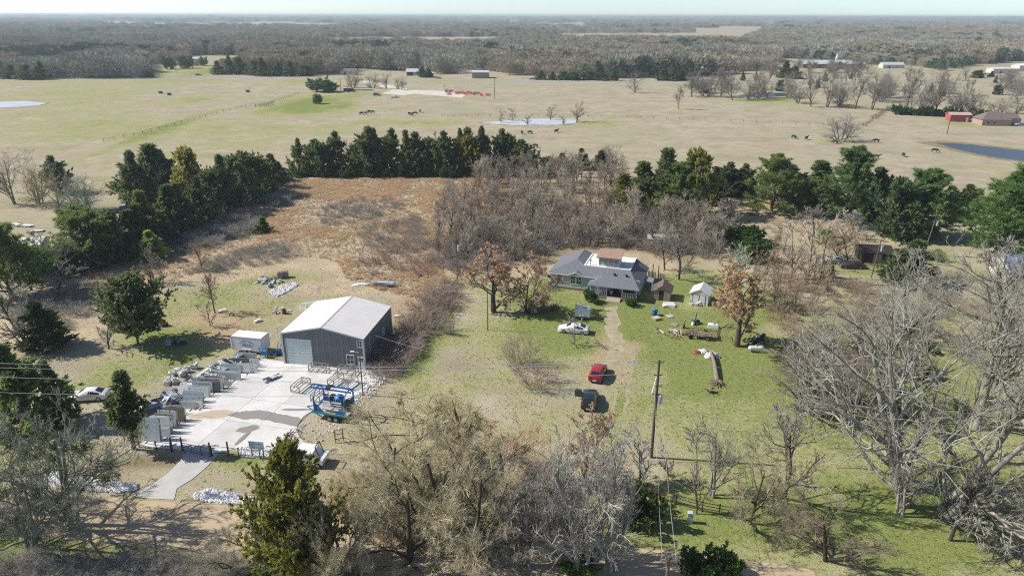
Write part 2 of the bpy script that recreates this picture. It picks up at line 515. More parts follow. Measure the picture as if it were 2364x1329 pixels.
m_blue_water, m_pale_water, m_dark_water = water('pond_blue', (0.055, 0.065, 0.072), .3), water('pond_pale', (0.62, 0.63, 0.62), .35), water('pond_dark', (0.05, 0.06, 0.05), .06)  # second water: white sky glare is put into its base colour
road = ribbon_pts(px((-1200, 1090), (-500, 1140), (0, 1178), (300, 1202), (600, 1222), (900, 1250), (1200, 1286), (1500, 1322), (1900, 1372)), [6.2] * 9)
sheet('dirt_road', road, .012, m_dirt, 'pale tan dirt road crossing in front of the lots', jag=.18)
sheet('highway', ribbon_pts(px((-900, 172), (0, 180), (345, 181), (700, 183), (1200, 186.5), (1700, 187), (2364, 190), (3200, 196)), 8), .05, m_asphalt, 'distant two lane highway beyond the pasture')
sheet('gravel_track', ribbon_pts(px((838, 186), (852, 190), (880, 196), (915, 205), (960, 213), (1005, 217), (1040, 219)), [9, 9, 9, 12, 16, 16, 12]), .03, m_white_gravel, 'white gravel track leading to the distant machinery yard', jag=.5)
sheet('gravel_yard', px((880, 216), (905, 208), (960, 208), (1035, 211), (1075, 219), (1065, 226), (1030, 223), (960, 216), (930, 221)), .04, m_white_gravel, 'white gravel machinery yard in the far pasture', jag=.4)
sheet('house_driveway', px((1400, 706), (1422, 706), (1430, 740), (1434, 770), (1446, 800), (1436, 826), (1410, 845), (1398, 872), (1388, 910), (1372, 945), (1350, 940), (1357, 905), (1363, 872), (1376, 848), (1396, 826), (1408, 800), (1402, 770), (1398, 740)), .014, m_drive,
      'worn gravel driveway running from the porch steps', jag=.45)
m_dirt_spot = mat('bare_dirt', (0.37, 0.275, 0.17), (0.30, 0.22, 0.13), .5, 1.0, spec=0, world_space=True)
def bank(pts, c=(.30, .25, .16)):
    P = px(*pts); c0 = sum(P, Vector((0, 0, 0))) / len(P)
    big = [p + (p - c0).normalized() * 1.6 for p in P]
    sheet('pond_bank', big, .012, mat('mud_bank', c, tuple(v * .6 for v in c), .8, 1, spec=0, world_space=True), 'muddy pond bank', jag=.5)
for q in (((1112, 283), (1160, 279), (1230, 274), (1290, 273), (1330, 275), (1328, 284), (1290, 288), (1220, 290), (1170, 288), (1135, 286)), ((2120, 330), (2170, 326), (2230, 330), (2364, 346), (2500, 366), (2500, 396), (2364, 374), (2285, 364), (2215, 350), (2165, 338)), ((1975, 500), (2000, 488), (2050, 492), (2075, 505), (2068, 530), (2030, 535), (1985, 530)), ((-40, 236), (60, 233), (108, 238), (90, 243), (40, 247), (-40, 250))):
    bank(q)
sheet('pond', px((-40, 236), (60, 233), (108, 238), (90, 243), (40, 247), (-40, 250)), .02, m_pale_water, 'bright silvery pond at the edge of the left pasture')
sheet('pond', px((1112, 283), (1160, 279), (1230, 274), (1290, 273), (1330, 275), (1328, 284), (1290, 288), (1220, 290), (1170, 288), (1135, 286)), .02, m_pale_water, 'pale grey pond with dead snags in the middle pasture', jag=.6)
sheet('pond', px((2160, 331), (2190, 330), (2240, 334), (2364, 348), (2500, 368), (2500, 394), (2364, 372), (2290, 362), (2230, 350), (2185, 338)), .02, m_blue_water, 'blue pond below the brick house', jag=.7)
sheet('pond', px((1975, 500), (2000, 488), (2050, 492), (2075, 505), (2068, 530), (2030, 535), (1985, 530)), .02, m_dark_water, 'small dark pond among the pines')
sheet('pond', px((1700, 221), (1740, 214), (1815, 215), (1818, 222), (1760, 225), (1712, 226)), .02, m_blue_water, 'narrow blue pond behind the bare pasture trees')
m_trail = mat('worn_trail', (0.30, 0.255, 0.175), (0.38, 0.335, 0.235), .3, 1.0, spec=0, world_space=True)
for lb, w, pts in [('narrow cattle trail slanting through the left pasture', 1.3, ((-60, 372), (120, 345), (240, 318), (330, 300), (430, 272), (560, 246))), ('narrow cattle trail below the pale pond', 1.2, ((930, 303), (1100, 298), (1250, 316), (1430, 328), (1600, 322))), ('narrow cattle trail towards the blue pond', 1.4, ((1620, 352), (1800, 342), (2000, 344), (2150, 336))),
                   ('worn trail along the slanting fence row', 1.8, ((2048, 262), (2090, 280), (2150, 298), (2200, 312))), ('faint trail crossing behind the cedar row', 1.2, ((700, 296), (560, 302), (380, 330), (200, 372)))]:
    P = px(*pts); fine = []
    for a, b in zip(P[:-1], P[1:]):
        for k in range(6):
            q = a.lerp(b, k / 6); fine.append(q + Vector((0, math.sin(q.x * .21) * 1.1, 0)))
    sheet('cattle_trail', ribbon_pts(fine + [P[-1]], w), .009, m_trail, lb, jag=.3)
m_track = mat('tyre_track', (0.37, 0.33, 0.215), (0.30, 0.275, 0.165), .6, 1.0, spec=0, world_space=True)
for i, off in enumerate((-.8, .8)):
    P = px((1352, 945), (1330, 975), (1298, 1020), (1255, 1075), (1215, 1130)); Q = px((1452, 806), (1446, 850), (1436, 905), (1428, 960))
    for nm, T in (('lower lawn', P), ('lawn right of the red vehicle', Q)):
        sheet('tyre_track', ribbon_pts([p + Vector((off, 0, 0)) for p in T], .5), .010, m_track, '%s wheel rut across the %s' % (['left', 'right'][i], nm), jag=.12)
# ------------------------------------------------------------------ plant makers (numpy, level by level)
def unit(a):
    return a / np.maximum(np.linalg.norm(a, axis=-1, keepdims=True), 1e-9)
def grow_level(R, start, d, length, r0, r1, segs, wobble, up):
    N = len(start)
    P = np.zeros((N, segs + 1, 3)); P[:, 0] = start
    T = np.zeros((N, segs + 1, 3)); T[:, 0] = d
    for i in range(segs):
        d = unit(d + R.normal(0, wobble, (N, 3)) + np.array([0, 0, 1.0]) * up)
        P[:, i + 1] = P[:, i] + d * (length / segs)[:, None]
        T[:, i + 1] = d
    t = np.linspace(0, 1, segs + 1)[None]
    return P, T, r0[:, None] * (1 - t) + r1[:, None] * t
def spawn(R, lev, k, t0, t1, a0, a1, l0, l1, rr, segs, wobble, up, taper=0.25, minr=0.0, fall=0.45):
    P, T, Rd, L = lev
    N, S1, _ = P.shape
    t = R.uniform(t0, t1, (N, k))
    f = t * (S1 - 1); i = np.minimum(f.astype(int), S1 - 2); u = (f - i)[..., None]
    n = np.arange(N)[:, None]
    pos = P[n, i] * (1 - u) + P[n, i + 1] * u
    tg = unit(T[n, i + 1])
    rad_ = Rd[n, i] * (1 - u[..., 0]) + Rd[n, i + 1] * u[..., 0]
    ref = np.where(np.abs(tg[..., 2:3]) > .9, np.array([1.0, 0, 0]), np.array([0, 0, 1.0]))
    U_ = unit(np.cross(tg, ref)); V_ = np.cross(tg, U_)
    a = R.uniform(a0, a1, (N, k))[..., None]; ph = R.uniform(0, 2 * math.pi, (N, k))[..., None]
    d = np.cos(a) * tg + np.sin(a) * (np.cos(ph) * U_ + np.sin(ph) * V_)
    length = L[:, None] * R.uniform(l0, l1, (N, k)) * (1 - fall * t)
    r = np.maximum(rad_ * rr, minr)
    M = N * k
    pos, d, length, r = pos.reshape(M, 3), d.reshape(M, 3), length.reshape(M), r.reshape(M)
    P2, T2, R2 = grow_level(R, pos, d, length, r, np.maximum(r * taper, minr * .6), segs, wobble, up)
    return P2, T2, R2, length
def tubes(levels):
    """levels: (lev, sides) -> verts, quads"""
    vs, qs, off = [], [], 0
    for lev, sides in levels:
        P, T, Rd = lev[:3]
        N, S1, _ = P.shape
        tg = unit(P[:, -1] - P[:, 0])
        ref = np.where(np.abs(tg[..., 2:3]) > .9, np.array([1.0, 0, 0]), np.array([0, 0, 1.0]))
        U_ = unit(np.cross(tg, ref)); V_ = np.cross(tg, U_)
        an = np.arange(sides) * 2 * math.pi / sides
        ring = np.cos(an)[None, :, None] * U_[:, None] + np.sin(an)[None, :, None] * V_[:, None]
        v = P[:, :, None, :] + ring[:, None] * Rd[:, :, None, None]
        base = off + (np.arange(N)[:, None, None] * S1 + np.arange(S1 - 1)[None, :, None]) * sides
        j = np.arange(sides)[None, None]; j2 = (j + 1) % sides
        q = np.stack([base + j, base + j2, base + sides + j2, base + sides + j], -1).reshape(-1, 4)
        vs.append(v.reshape(-1, 3)); qs.append(q); off += N * S1 * sides
    return np.concatenate(vs), np.concatenate(qs)
def sprays(R, pts, dirs, n, ln, wd, spread, droop=0.0):
    """n slim leaf blades (diamonds) at every point, leaning along dirs"""
    M = len(pts)
    d = unit(np.repeat(dirs, n, 0) + R.normal(0, spread, (M * n, 3)) + np.array([0, 0, -droop]))
    p = np.repeat(pts, n, 0)
    L = R.uniform(.6, 1.25, (M * n, 1)) * ln
    side = unit(np.cross(d, R.normal(0, 1, (M * n, 3)))) * (wd / 2)
    nrm = np.cross(d, side) * .6
    a, b, c, e = p, p + d * L * .45 + side + nrm, p + d * L, p + d * L * .45 - side + nrm
    v = np.stack([a, b, c, e], 1).reshape(-1, 3)
    q = np.arange(M * n * 4).reshape(-1, 4)
    return v, q
def along(R, lev, k, t0=0.2, t1=1.0):
    P, T = lev[0], lev[1]
    N, S1, _ = P.shape
    t = R.uniform(t0, t1, (N, k)); f = t * (S1 - 1); i = np.minimum(f.astype(int), S1 - 2); u = (f - i)[..., None]
    n = np.arange(N)[:, None]
    return (P[n, i] * (1 - u) + P[n, i + 1] * u).reshape(-1, 3), unit(T[n, i + 1]).reshape(-1, 3)
def stems(R, n, base_r, h, rad0, lean, segs, wobble, up, taper=.3):
    an = R.uniform(0, 2 * math.pi, n)
    st = np.stack([np.cos(an) * base_r * R.random(n), np.sin(an) * base_r * R.random(n), np.full(n, -.15)], -1)
    d = unit(np.stack([np.cos(an) * lean * R.uniform(.5, 1.2, n), np.sin(an) * lean * R.uniform(.5, 1.2, n), np.ones(n)], -1))
    L = h * R.uniform(.8, 1.05, n)
    r0 = np.full(n, rad0) * R.uniform(.8, 1.1, n)
    P, T, Rd = grow_level(R, st, d, L, r0, r0 * taper, segs, wobble, up)
    Rd[:, 0] *= 1.35
    return P, T, Rd, L
def fit(levels_all, extra, height_to=1.0):
    top = max(max(l[0][..., 2].max() for l in levels_all), max([e[:, 2].max() for e in extra] or [0]))
    return height_to / top

PROTO, JOINED = {}, {}
def store(kind, tree_name, trunk, crown, m_trunk, m_crown, crown_name='crown', extra=None):
    """prototype of unit height; parts trunk and crown; kept off the scene, copied by plant()"""
    tv, tq = trunk
    cv, cq = crown
    top = max(tv[:, 2].max(), np.percentile(cv[:, 2], 99.9))
    half = np.percentile(np.abs(cv[:, :2]), 97)
    s = 1.0 / top
    tm = np_mesh(tree_name + '_trunk', tv * s, tq); tm.materials.append(m_trunk)
    cm = np_mesh(tree_name + '_crown', cv * s, cq); cm.materials.append(m_crown)
    ex = []
    for ev, eq, em, en in extra or []:
        ex.append((en, np_mesh(tree_name + '_' + en, ev * s, eq, smooth=False))); ex[-1][1].materials.append(em)
    if 'shrub' in tree_name:
        jm = np_mesh(tree_name, np.concatenate([tv, cv]) * s, np.concatenate([tq, cq + len(tv)])); jm.materials.append(m_crown)
        JOINED.setdefault(kind, []).append(jm)
    PROTO.setdefault(kind, []).append((tm, cm, half * s, tree_name, crown_name, ex))

bark_grey = mat('bark_grey', (0.37, 0.355, 0.32), (0.125, 0.115, 0.10), 26, .95, bump=.3, tint=True, spec=.05)
bark_dark = mat('bark_dark', (0.13, 0.11, 0.09), (0.075, 0.062, 0.05), 25, .95, tint=True, spec=.05)
twig_grey = mat('twig_grey', (0.40, 0.385, 0.35), (0.27, 0.25, 0.215), 9, .95, tint=True, spec=.05)
twig_tan = mat('twig_tan', (0.62, 0.565, 0.40), (0.45, 0.40, 0.28), 9, .95, tint=True, spec=.05)
twig_brown = mat('twig_brown', (0.41, 0.365, 0.31), (0.285, 0.25, 0.21), 9, .95, tint=True, spec=.05)
leaf_cedar = leaf_mat('leaf_cedar', (0.190, 0.225, 0.098), (0.130, 0.170, 0.080), 9, .5, .35, (0.31, 0.265, 0.10))
leaf_pine = leaf_mat('leaf_pine', (0.215, 0.265, 0.10), (0.155, 0.21, 0.08), 9, .5, .25)
leaf_tan = leaf_mat('leaf_tan', (0.60, 0.41, 0.25), (0.46, 0.30, 0.175), 9, .4, .2)
leaf_green = leaf_mat('leaf_green', (0.125, 0.185, 0.05), (0.085, 0.135, 0.04), 9, .35, .2)
leaf_moss = leaf_mat('leaf_moss', (0.17, 0.18, 0.05), (0.12, 0.14, 0.04), 9, .25, .2)

def make_bare(kind, seed, n_stems=1, lean=0.15, trunk_r=.028, first=(.28, .95), k1=9, ang1=(.5, 1.0), len1=(.5, .8), k2=7, k3=6, k4=5, up=.06, wob=.16, mt=None, mc=None, twig_r=.0011, moss=0, leaves=0, droop=0.0, base_r=.03, tl=(.35, .65), name='bare_tree'):
    R = np.random.default_rng(seed)
    L0 = stems(R, n_stems, base_r, 0.72, trunk_r, lean, 7, .07, .05)
    L1 = spawn(R, L0, k1, *first, *ang1, *len1, .55, 6, wob, up, .3, fall=.35)
    L2 = spawn(R, L1, k2, .2, 1.0, .35, .95, .35, .62, .6, 4, wob, up * .6 - droop * .3, .35, twig_r * 1.8)
    L3 = spawn(R, L2, k3, .15, 1.0, .3, .9, .38, .7, .6, 3, wob * 1.1, up * .4 - droop * .6, .5, twig_r * 1.25)
    lv_t, lv_c = [(L0, 8), (L1, 5)], [(L2, 4), (L3, 3)]
    last = L3
    if k4:
        L4 = spawn(R, L3, k4, .1, 1.0, .3, .9, *tl, .7, 2, wob * 1.2, up * .3 - droop, .5, twig_r)
        lv_c.append((L4, 3)); last = L4
    ex = None
    if leaves:
        pts, ds = along(R, last, 1, .5, 1.0)
        sel = R.random(len(pts)) < leaves
        v, q = sprays(R, pts[sel], ds[sel], 3, .028, .014, .9, .5)
        ex = [(v, q, leaf_tan, 'dead_leaves')]
    if moss:
        pts, ds = along(R, L2, 1, .4, .9)
        pick = R.choice(len(pts), moss, False)
        ex = []
        for c in pts[pick]:
            P = c + R.normal(0, .013, (60, 3))
            ex.append((*sprays(R, P, P - c, 2, .014, .008, 1.0), leaf_moss, 'mistletoe'))
    store(kind, name, tubes(lv_t), tubes(lv_c), mt or bark_grey, mc or twig_grey, 'crown', ex)

def make_cedar(kind, seed, width=.34, nb=90, low=.05, per=10, blades=3, ln=.045, wd=.016, top=1.0, lobes=.35, name='cedar_tree', ml=None, up=.10, power=.8):
    R = np.random.default_rng(seed)
    L0 = stems(R, 1, 0, .97, .02, .03, 8, .03, .02, .12)
    h = np.sort(low + (1 - low) * R.random(nb) ** 1.35)
    lob = 1 + lobes * np.sin(h * R.uniform(14, 22) + R.uniform(0, 6)) * .5 + R.normal(0, .26, nb)
    prof = width * np.clip((1 - h), .015, 1) ** power * np.clip((h - low) / .12 + .55, 0, 1) * np.clip(lob, .45, 1.5)
    f = h * 8 / .98; i = np.minimum(f.astype(int), 7); u = (f - i)[:, None]
    P0 = L0[0][0]
    pos = P0[i] * (1 - u) + P0[i + 1] * u
    ph = np.arange(nb) * 2.399 + R.normal(0, .4, nb)
    el = R.uniform(.15, .55, nb) + h * .55
    d = np.stack([np.cos(ph) * np.cos(el), np.sin(ph) * np.cos(el), np.sin(el)], -1)
    L = prof * R.uniform(.85, 1.2, nb) + .022
    P1, T1, R1 = grow_level(R, pos, d, L, .006 * (1.2 - h), np.full(nb, .0012), 4, .08, up)
    L1 = (P1, T1, R1, L)
    L2 = spawn(R, L1, per, .25, 1.0, .4, 1.0, .28, .5, .5, 2, .12, up, .4, .0008, fall=.3)
    pts, ds = along(R, L2, 4, .1, 1.0)
    p1, d1 = along(R, L1, 6, .45, 1.0)
    pts, ds = np.concatenate([pts, p1]), np.concatenate([ds, d1])
    v, q = sprays(R, pts, ds + np.array([0, 0, .25]), blades, ln, wd, .45)
    tv, tq = tubes([(L0, 7), (L1, 3)])
    store(kind, name, (tv, tq), (v, q), bark_dark, ml or leaf_cedar)

def make_pine(kind, seed, low=.3, nb=46, width=.27, ntuft=5, name='pine_tree', ml=None, full=1.0):
    R = np.random.default_rng(seed)
    L0 = stems(R, 1, 0, .96, .019, .05, 8, .035, .03, .2)
    h = np.sort(low + (1 - low) * R.random(nb))
    x = (h - low) / (1 - low)
    prof = width * np.clip(1.05 - x, .05, 1) ** .6 * np.clip(x / .15 + .55, 0, 1) * R.uniform(.55, 1.15, nb) * full
    f = h * 8 / .98; i = np.minimum(f.astype(int), 7); u = (f - i)[:, None]
    P0 = L0[0][0]
    pos = P0[i] * (1 - u) + P0[i + 1] * u
    ph = np.arange(nb) * 2.399 + R.normal(0, .5, nb)
    el = R.uniform(.05, .4, nb) + x * .6
    d = np.stack([np.cos(ph) * np.cos(el), np.sin(ph) * np.cos(el), np.sin(el)], -1)
    L = prof + .03
    P1, T1, R1 = grow_level(R, pos, d, L, .006 * (1.2 - x), np.full(nb, .0015), 4, .12, .10)
    L1 = (P1, T1, R1, L)
    L2 = spawn(R, L1, 7, .3, 1.0, .4, 1.0, .3, .55, .55, 2, .2, .18, .4, .001, fall=.3)
    pts, ds = along(R, L2, 4, .35, 1.0)
    p1, d1 = along(R, L1, 4, .6, 1.0)
    pts, ds = np.concatenate([pts, p1]), np.concatenate([ds, d1])
    v, q = sprays(R, pts, ds + np.array([0, 0, .25]), ntuft + 3, .042, .0065, .75)
    tv, tq = tubes([(L0, 7), (L1, 4), (L2, 3)])
    store(kind, name, (tv, tq), (v, q), bark_dark, ml or leaf_pine)

def make_bush(kind, seed, n=26, spread=.9, k=7, k2=5, mc=None, leaf=None, name='bare_shrub', r=.007, tw=.0028):
    R = np.random.default_rng(seed)
    L0 = stems(R, n, .28, .85, r, spread, 4, .14, .05)
    L1 = spawn(R, L0, k, .2, 1.0, .3, .9, .35, .65, .6, 3, .2, .03, .4, tw * 1.2)
    lv = [(L1, 3)]; last = L1
    if k2:
        L2 = spawn(R, L1, k2, .2, 1.0, .3, .9, .4, .7, .6, 2, .2, .02, .5, tw)
        lv.append((L2, 3)); last = L2
    cr = tubes(lv); m2 = mc or twig_brown
    if leaf:
        pts, ds = along(R, last, 3, .2, 1.0)
        cr = sprays(R, pts, ds, 3, .085, .05, .9); m2 = leaf
    store(kind, name, tubes([(L0, 4)]), cr, mc or twig_brown, m2)

for s in range(3):
    make_bare('pecan', 11 + s, [4, 1, 2][s], [.55, .1, .25][s], [.021, .023, .02][s], (.22, 1.0), 12, (.5, 1.1), (.5, .9), 7, 5, [4, 4, 4][s], .05, .22, twig_r=.0006, moss=0, tl=(.35, .6), base_r=.02)
make_bare('lichen', 21, 2, .3, .022, (.2, 1.0), 9, (.6, 1.2), (.55, .9), 8, 7, 8, .02, .24, twig_r=.001, moss=16, base_r=.05)
for s in range(2):
    make_bare('poplar', 31 + s, 3, .14, .017, (.25, 1.0), 13, (.3, .7), (.35, .6), 6, 5, 2, .1, .16, twig_r=.0009, base_r=.05)
for s in range(3):
    make_bare('willow', 41 + s, 1, .25, .03, (.12, .95), 11, (.7, 1.25), (.75, 1.15), 8, 8, 10, .035, .2, bark_dark, twig_tan, twig_r=.00105, moss=3 if s == 0 else 0, tl=(.5, .95))
for s in range(5):
    make_bare('woods', 51 + s, 1 + s % 2, .16, .018, (.3, 1.0), 12, (.3, .75), (.38, .62), 6, 5, 4, .09, .13, bark_grey if s % 2 else bark_dark, twig_brown, twig_r=.0014, base_r=.06)
for s in range(3):
    make_bare('grove', 61 + s, 1, .08, .022, (.25, 1.0), 12, (.5, 1.0), (.5, .8), 7, 6, 4, .06, .17, bark_dark, twig_grey, twig_r=.0017)
for s in range(2):
    make_bare('leafy', 71 + s, [1, 2][s], [.08, .2][s], [.026, .02][s], (.2, 1.0), 11, (.4, .95), (.5, .8), 6, 5, 3, .07, .15, bark_dark, twig_brown, twig_r=.0016, leaves=.55, base_r=.04, name='brown_leaf_tree')
for s in range(3):
    make_bare('sapling', 81 + s, 1, .12, .009, (.2, 1.0), 11, (.4, .8), (.3, .5), 5, 4, 0, .08, .13, bark_dark, twig_brown, twig_r=.0022, name='bare_sapling')
for s in range(3):
    make_cedar('cedar', 91 + s, [.34, .30, .38][s], 84, .04, 7, name='cedar_tree', power=[1.0, 1.15, .85][s], ln=.065, wd=.026, blades=2, lobes=.6, up=.14)
make_cedar('slim_cedar', 97, .2, 80, .05, power=.9)
make_cedar('yard_cedar', 98, .50, 100, .26, 9, 3, .055, .024, power=.55, lobes=.5)
make_cedar('near_cedar', 99, .38, 140, .05, 12, 6, .030, .0115, power=.75, lobes=.5)
make_cedar('cedar_row', 100, .36, 66, .14, 7, 2, power=.95, ln=.07, wd=.026, lobes=.8, up=.16)
make_cedar('thin_cedar', 101, .22, 70, .36, 9, 3, power=.9, ln=.05, lobes=.6)
for s in range(3):
    make_pine('pine', 111 + s, [.28, .1, .05][s], [56, 80, 84][s], [.30, .36, .42][s], 5)
for s in range(3):
    make_bush('shrub', 121 + s, 26)
make_bush('grey_shrub', 125, 30, .7, mc=twig_grey)
for s in range(2):
    make_bush('evergreen', 127 + s, 30, .8, 6, 4, leaf=leaf_green, name='evergreen_shrub')

PLANT_RNG = random.Random(7)
def plant(kind, px_, py_, top, label, wide=None, group=None, tint=(1, 1, 1), v=None, cat='tree', name=None, hm=None, pos=None, leaf_tint=None):
    """stand a copy of a plant prototype on the ground: base at a photo point, height from its top row, width in photo pixels"""
    tm, cm, half, nm, cn, ex = PROTO[kind][(v if v is not None else PLANT_RNG.randrange(len(PROTO[kind]))) % len(PROTO[kind])]
    g = pos or at(px_, py_)
    h = hm or height(px_, py_, top)
    s = h
    sw = s if wide is None else (wide * mpp(py_) / 2) / half
    sw = min(max(sw, s * .5), s * 2.6)
    o = thing(name or nm, label, cat, (g.x, g.y, -.02), PLANT_RNG.uniform(0, 6.28), group, (sw, sw, s))
    for nme, me in (('trunk' if cat == 'tree' else 'stems', tm), (cn if cat == 'tree' else 'foliage', cm)) + tuple(ex):
        c = link(nme, me, o)
        if nme == 'mistletoe':
            c['kind'] = 'stuff'
        c.color = (*(tint if not (leaf_tint and nme != 'trunk') else leaf_tint), 1)
    return o
def fill_stuff(name, label, n, poly, kind, hlo, hhi, gap, seed=1):
    """brush nobody could count: one object"""
    r = np.random.default_rng(seed)
    x = r.uniform(min(p[0] for p in poly), max(p[0] for p in poly), n * 40); y = r.uniform(min(p[1] for p in poly), max(p[1] for p in poly), n * 40)
    k = inpoly(x, y, poly); got = []
    for a, b in zip(x[k], y[k]):
        g = at(a, b)
        if len(got) < n * 1.5 and all((g - q).length > gap * .75 for q in got):
            got.append(g)
    m = len(got); h = r.uniform(hlo, hhi, m); w = h * r.uniform(1.0, 1.6, m)
    BRUSH.append((name, label, np.array([[g.x, g.y, 0] for g in got]), np.c_[np.zeros((m, 2)), r.uniform(0, 6.28, m)], np.c_[w, w, h], r.integers(0, len(JOINED[kind]), m), JOINED[kind]))
BRUSH = []
def fill(n, poly, kind, label, group, hlo, hhi, tints, gap, cat='shrub', seed=1):
    r = random.Random(seed)
    got = []
    x0, x1, y0, y1 = min(p[0] for p in poly), max(p[0] for p in poly), min(p[1] for p in poly), max(p[1] for p in poly)
    for _ in range(n * 60):
        if len(got) >= n:
            break
        x, y = r.uniform(x0, x1), r.uniform(y0, y1)
        if not inpoly(np.array(x), np.array(y), poly):
            continue
        g = at(x, y)
        if all((g - q).length > gap for q in got):
            got.append(g)
            o = plant(kind, x, y, 0, label, None, group, r.choice(tints), hm=r.uniform(hlo, hhi), pos=g, cat=cat)
            if cat == 'shrub':
                o.scale = (o.scale.z * r.uniform(1.0, 1.6),) * 2 + (o.scale.z,)
# ------------------------------------------------------------------ trees and shrubs, each one a thing of its own
OLIVE, DARK, BRIGHT = (1.7, 1.35, .8), (.88, .93, .9), (1.15, 1.2, .95)
GREYT, PURP, TANT, PALE, MOSSY = (1, 1, 1), (1.02, .98, .95), (1.1, 1.08, .92), (1.02, 1.02, .95), (1.05, 1.1, .85)
# front of the picture, along the dirt road
plant('lichen', 130, 1228, 945, 'lichen grey bare tree with mistletoe clumps beside the dirt road', 370, v=0, tint=(.8, .86, .72))
plant('lichen', 62, 1262, 1030, 'smaller lichen grey bare tree at the lower left corner of the view', 260, v=0, tint=(.85, .92, .8))
plant('lichen', -40, 1190, 930, 'half seen lichen grey bare tree cut by the left picture edge above the road', 260, v=0, tint=(.85, .95, .8))
plant('near_cedar', 700, 1326, 1030, 'large olive green cedar standing in front of the concrete yard', 185, tint=(1.8, 1.5, .75))
plant('willow', 585, 1312, 1165, 'leaning bare tree just left of the large olive cedar', 220, v=1, tint=(.8, .82, .8))
plant('willow', 985, 1045, 885, 'wide low tan twigged tree right of the blue trailer', 275, v=0, tint=TANT)
plant('willow', 1075, 1040, 905, 'tan twigged tree touching the wide low tree by the lawn', 170, v=2, tint=TANT)
plant('willow', 885, 1185, 985, 'tan twigged tree just right of the large olive cedar', 320, v=1, tint=(1.05, 1.05, .95))
plant('willow', 1010, 1205, 990, 'tan twigged tree in the middle of the roadside thicket', 320, v=2, tint=(1.05, 1.05, .95))
plant('willow', 955, 1300, 1075, 'dark trunked bare tree at the lower edge beside the dirt road', 330, v=0, tint=(.9, .9, .82))
plant('willow', 1085, 1305, 1040, 'dark trunked bare tree with low forks, left of the pale poplars', 310, v=1, tint=(.9, .88, .8))
plant('willow', 1180, 1130, 965, 'reddish twigged tree at the lawn edge left of the pale poplars', 250, v=0, tint=(1.15, .92, .85))
plant('willow', 800, 1345, 1140, 'bare tan tree between the large olive cedar and the lower edge', 220, v=2, tint=(.8, .8, .75))
plant('lichen', 1225, 1318, 1085, 'grey bare tree with drooping limbs left of the pale poplars', 290, v=0, tint=(.95, .93, .92))
plant('poplar', 1345, 1305, 962, 'tall pale poplar clump rising below the black pickup', 190, v=0, tint=(1.3, 1.3, 1.25))
plant('poplar', 1398, 1312, 985, 'second pale poplar clump, nearest the utility pole', 150, v=1, tint=(1.25, 1.25, 1.22))
plant('poplar', 1275, 1290, 1020, 'shorter pale poplar clump at the left of the pale group', 150, v=1, tint=(1.05, 1.02, 1.05))
plant('leafy', 1345, 1105, 925, 'rust leaved young tree right in front of the black pickup', 130, v=1, tint=(1, 1, 1))
plant('sapling', 1475, 1120, 990, 'slender bare sapling left of the tall utility pole base', 70)
plant('sapling', 1612, 1188, 975, 'slender bare sapling beside the grey utility box', 80)
plant('sapling', 1545, 1105, 1010, 'small bare sapling just right of the tall utility pole', 60)
plant('grove', 1805, 1140, 880, 'dark vase shaped bare tree on the lawn left of the giant pecan', 210, v=1, tint=(1, .95, .9))
plant('willow', 1725, 1205, 1040, 'low leaning bare tree left of the dark vase shaped tree', 180, v=1, tint=(.8, .78, .72))
plant('pecan', 2132, 1172, 585, 'giant grey pecan with heavy limbs on the right lawn', 560, v=0, tint=PALE)
plant('pecan', 2008, 955, 635, 'tall pale bare tree standing behind the giant pecan', 250, v=1, tint=(1.1, 1.1, 1.03))
plant('pecan', 2235, 985, 575, 'broad pale bare tree right behind the giant pecan', 330, v=2, tint=PALE)
plant('poplar', 1888, 950, 745, 'pale multi stemmed bare tree at the right lawn edge', 200, v=0, tint=PALE)
plant('pecan', 2372, 1050, 640, 'bare grey tree cut by the right picture edge', 300, v=1, tint=PALE)
plant('pecan', 2080, 1195, 1040, 'small leaning pale snag in front of the giant pecan trunk', 160, v=2, tint=PALE)
plant('grove', 1960, 830, 690, 'brown bare tree filling the gap behind the tall pale tree', 150, v=2, tint=(.9, .82, .78))
plant('grove', 2110, 800, 590, 'grey bare tree under the leaning pole with crossarm', 220, v=0, tint=PALE)
plant('grove', 2300, 770, 525, 'pale bare tree in front of the big pine at the right edge', 240, v=1, tint=PALE)
plant('lichen', 2340, 1290, 1090, 'low bare branches sprawling at the lower right corner', 200, v=0, tint=PALE)
plant('grove', 2190, 1250, 1050, 'dark thin bare tree below the giant pecan', 170, v=2, tint=(.7, .68, .64))
plant('willow', 1905, 1300, 1170, 'low sprawling dead branch tangle on the right lawn', 240, v=1, tint=(.55, .52, .5))
plant('pecan', 1640, 1150, 965, 'open bare tree between the tall pole and the vase shaped tree', 150, v=2, tint=(.95, .93, .88))
fill(14, [(1880, 830), (2060, 790), (2330, 860), (2340, 1000), (2150, 1010), (1950, 930)], 'evergreen', 'low green understory bush beneath the giant pecan trees', 'green understory beneath the pecans', .8, 1.9, [(1.0, 1.15, .8), (.8, .95, .7)], 3.0, seed=31)
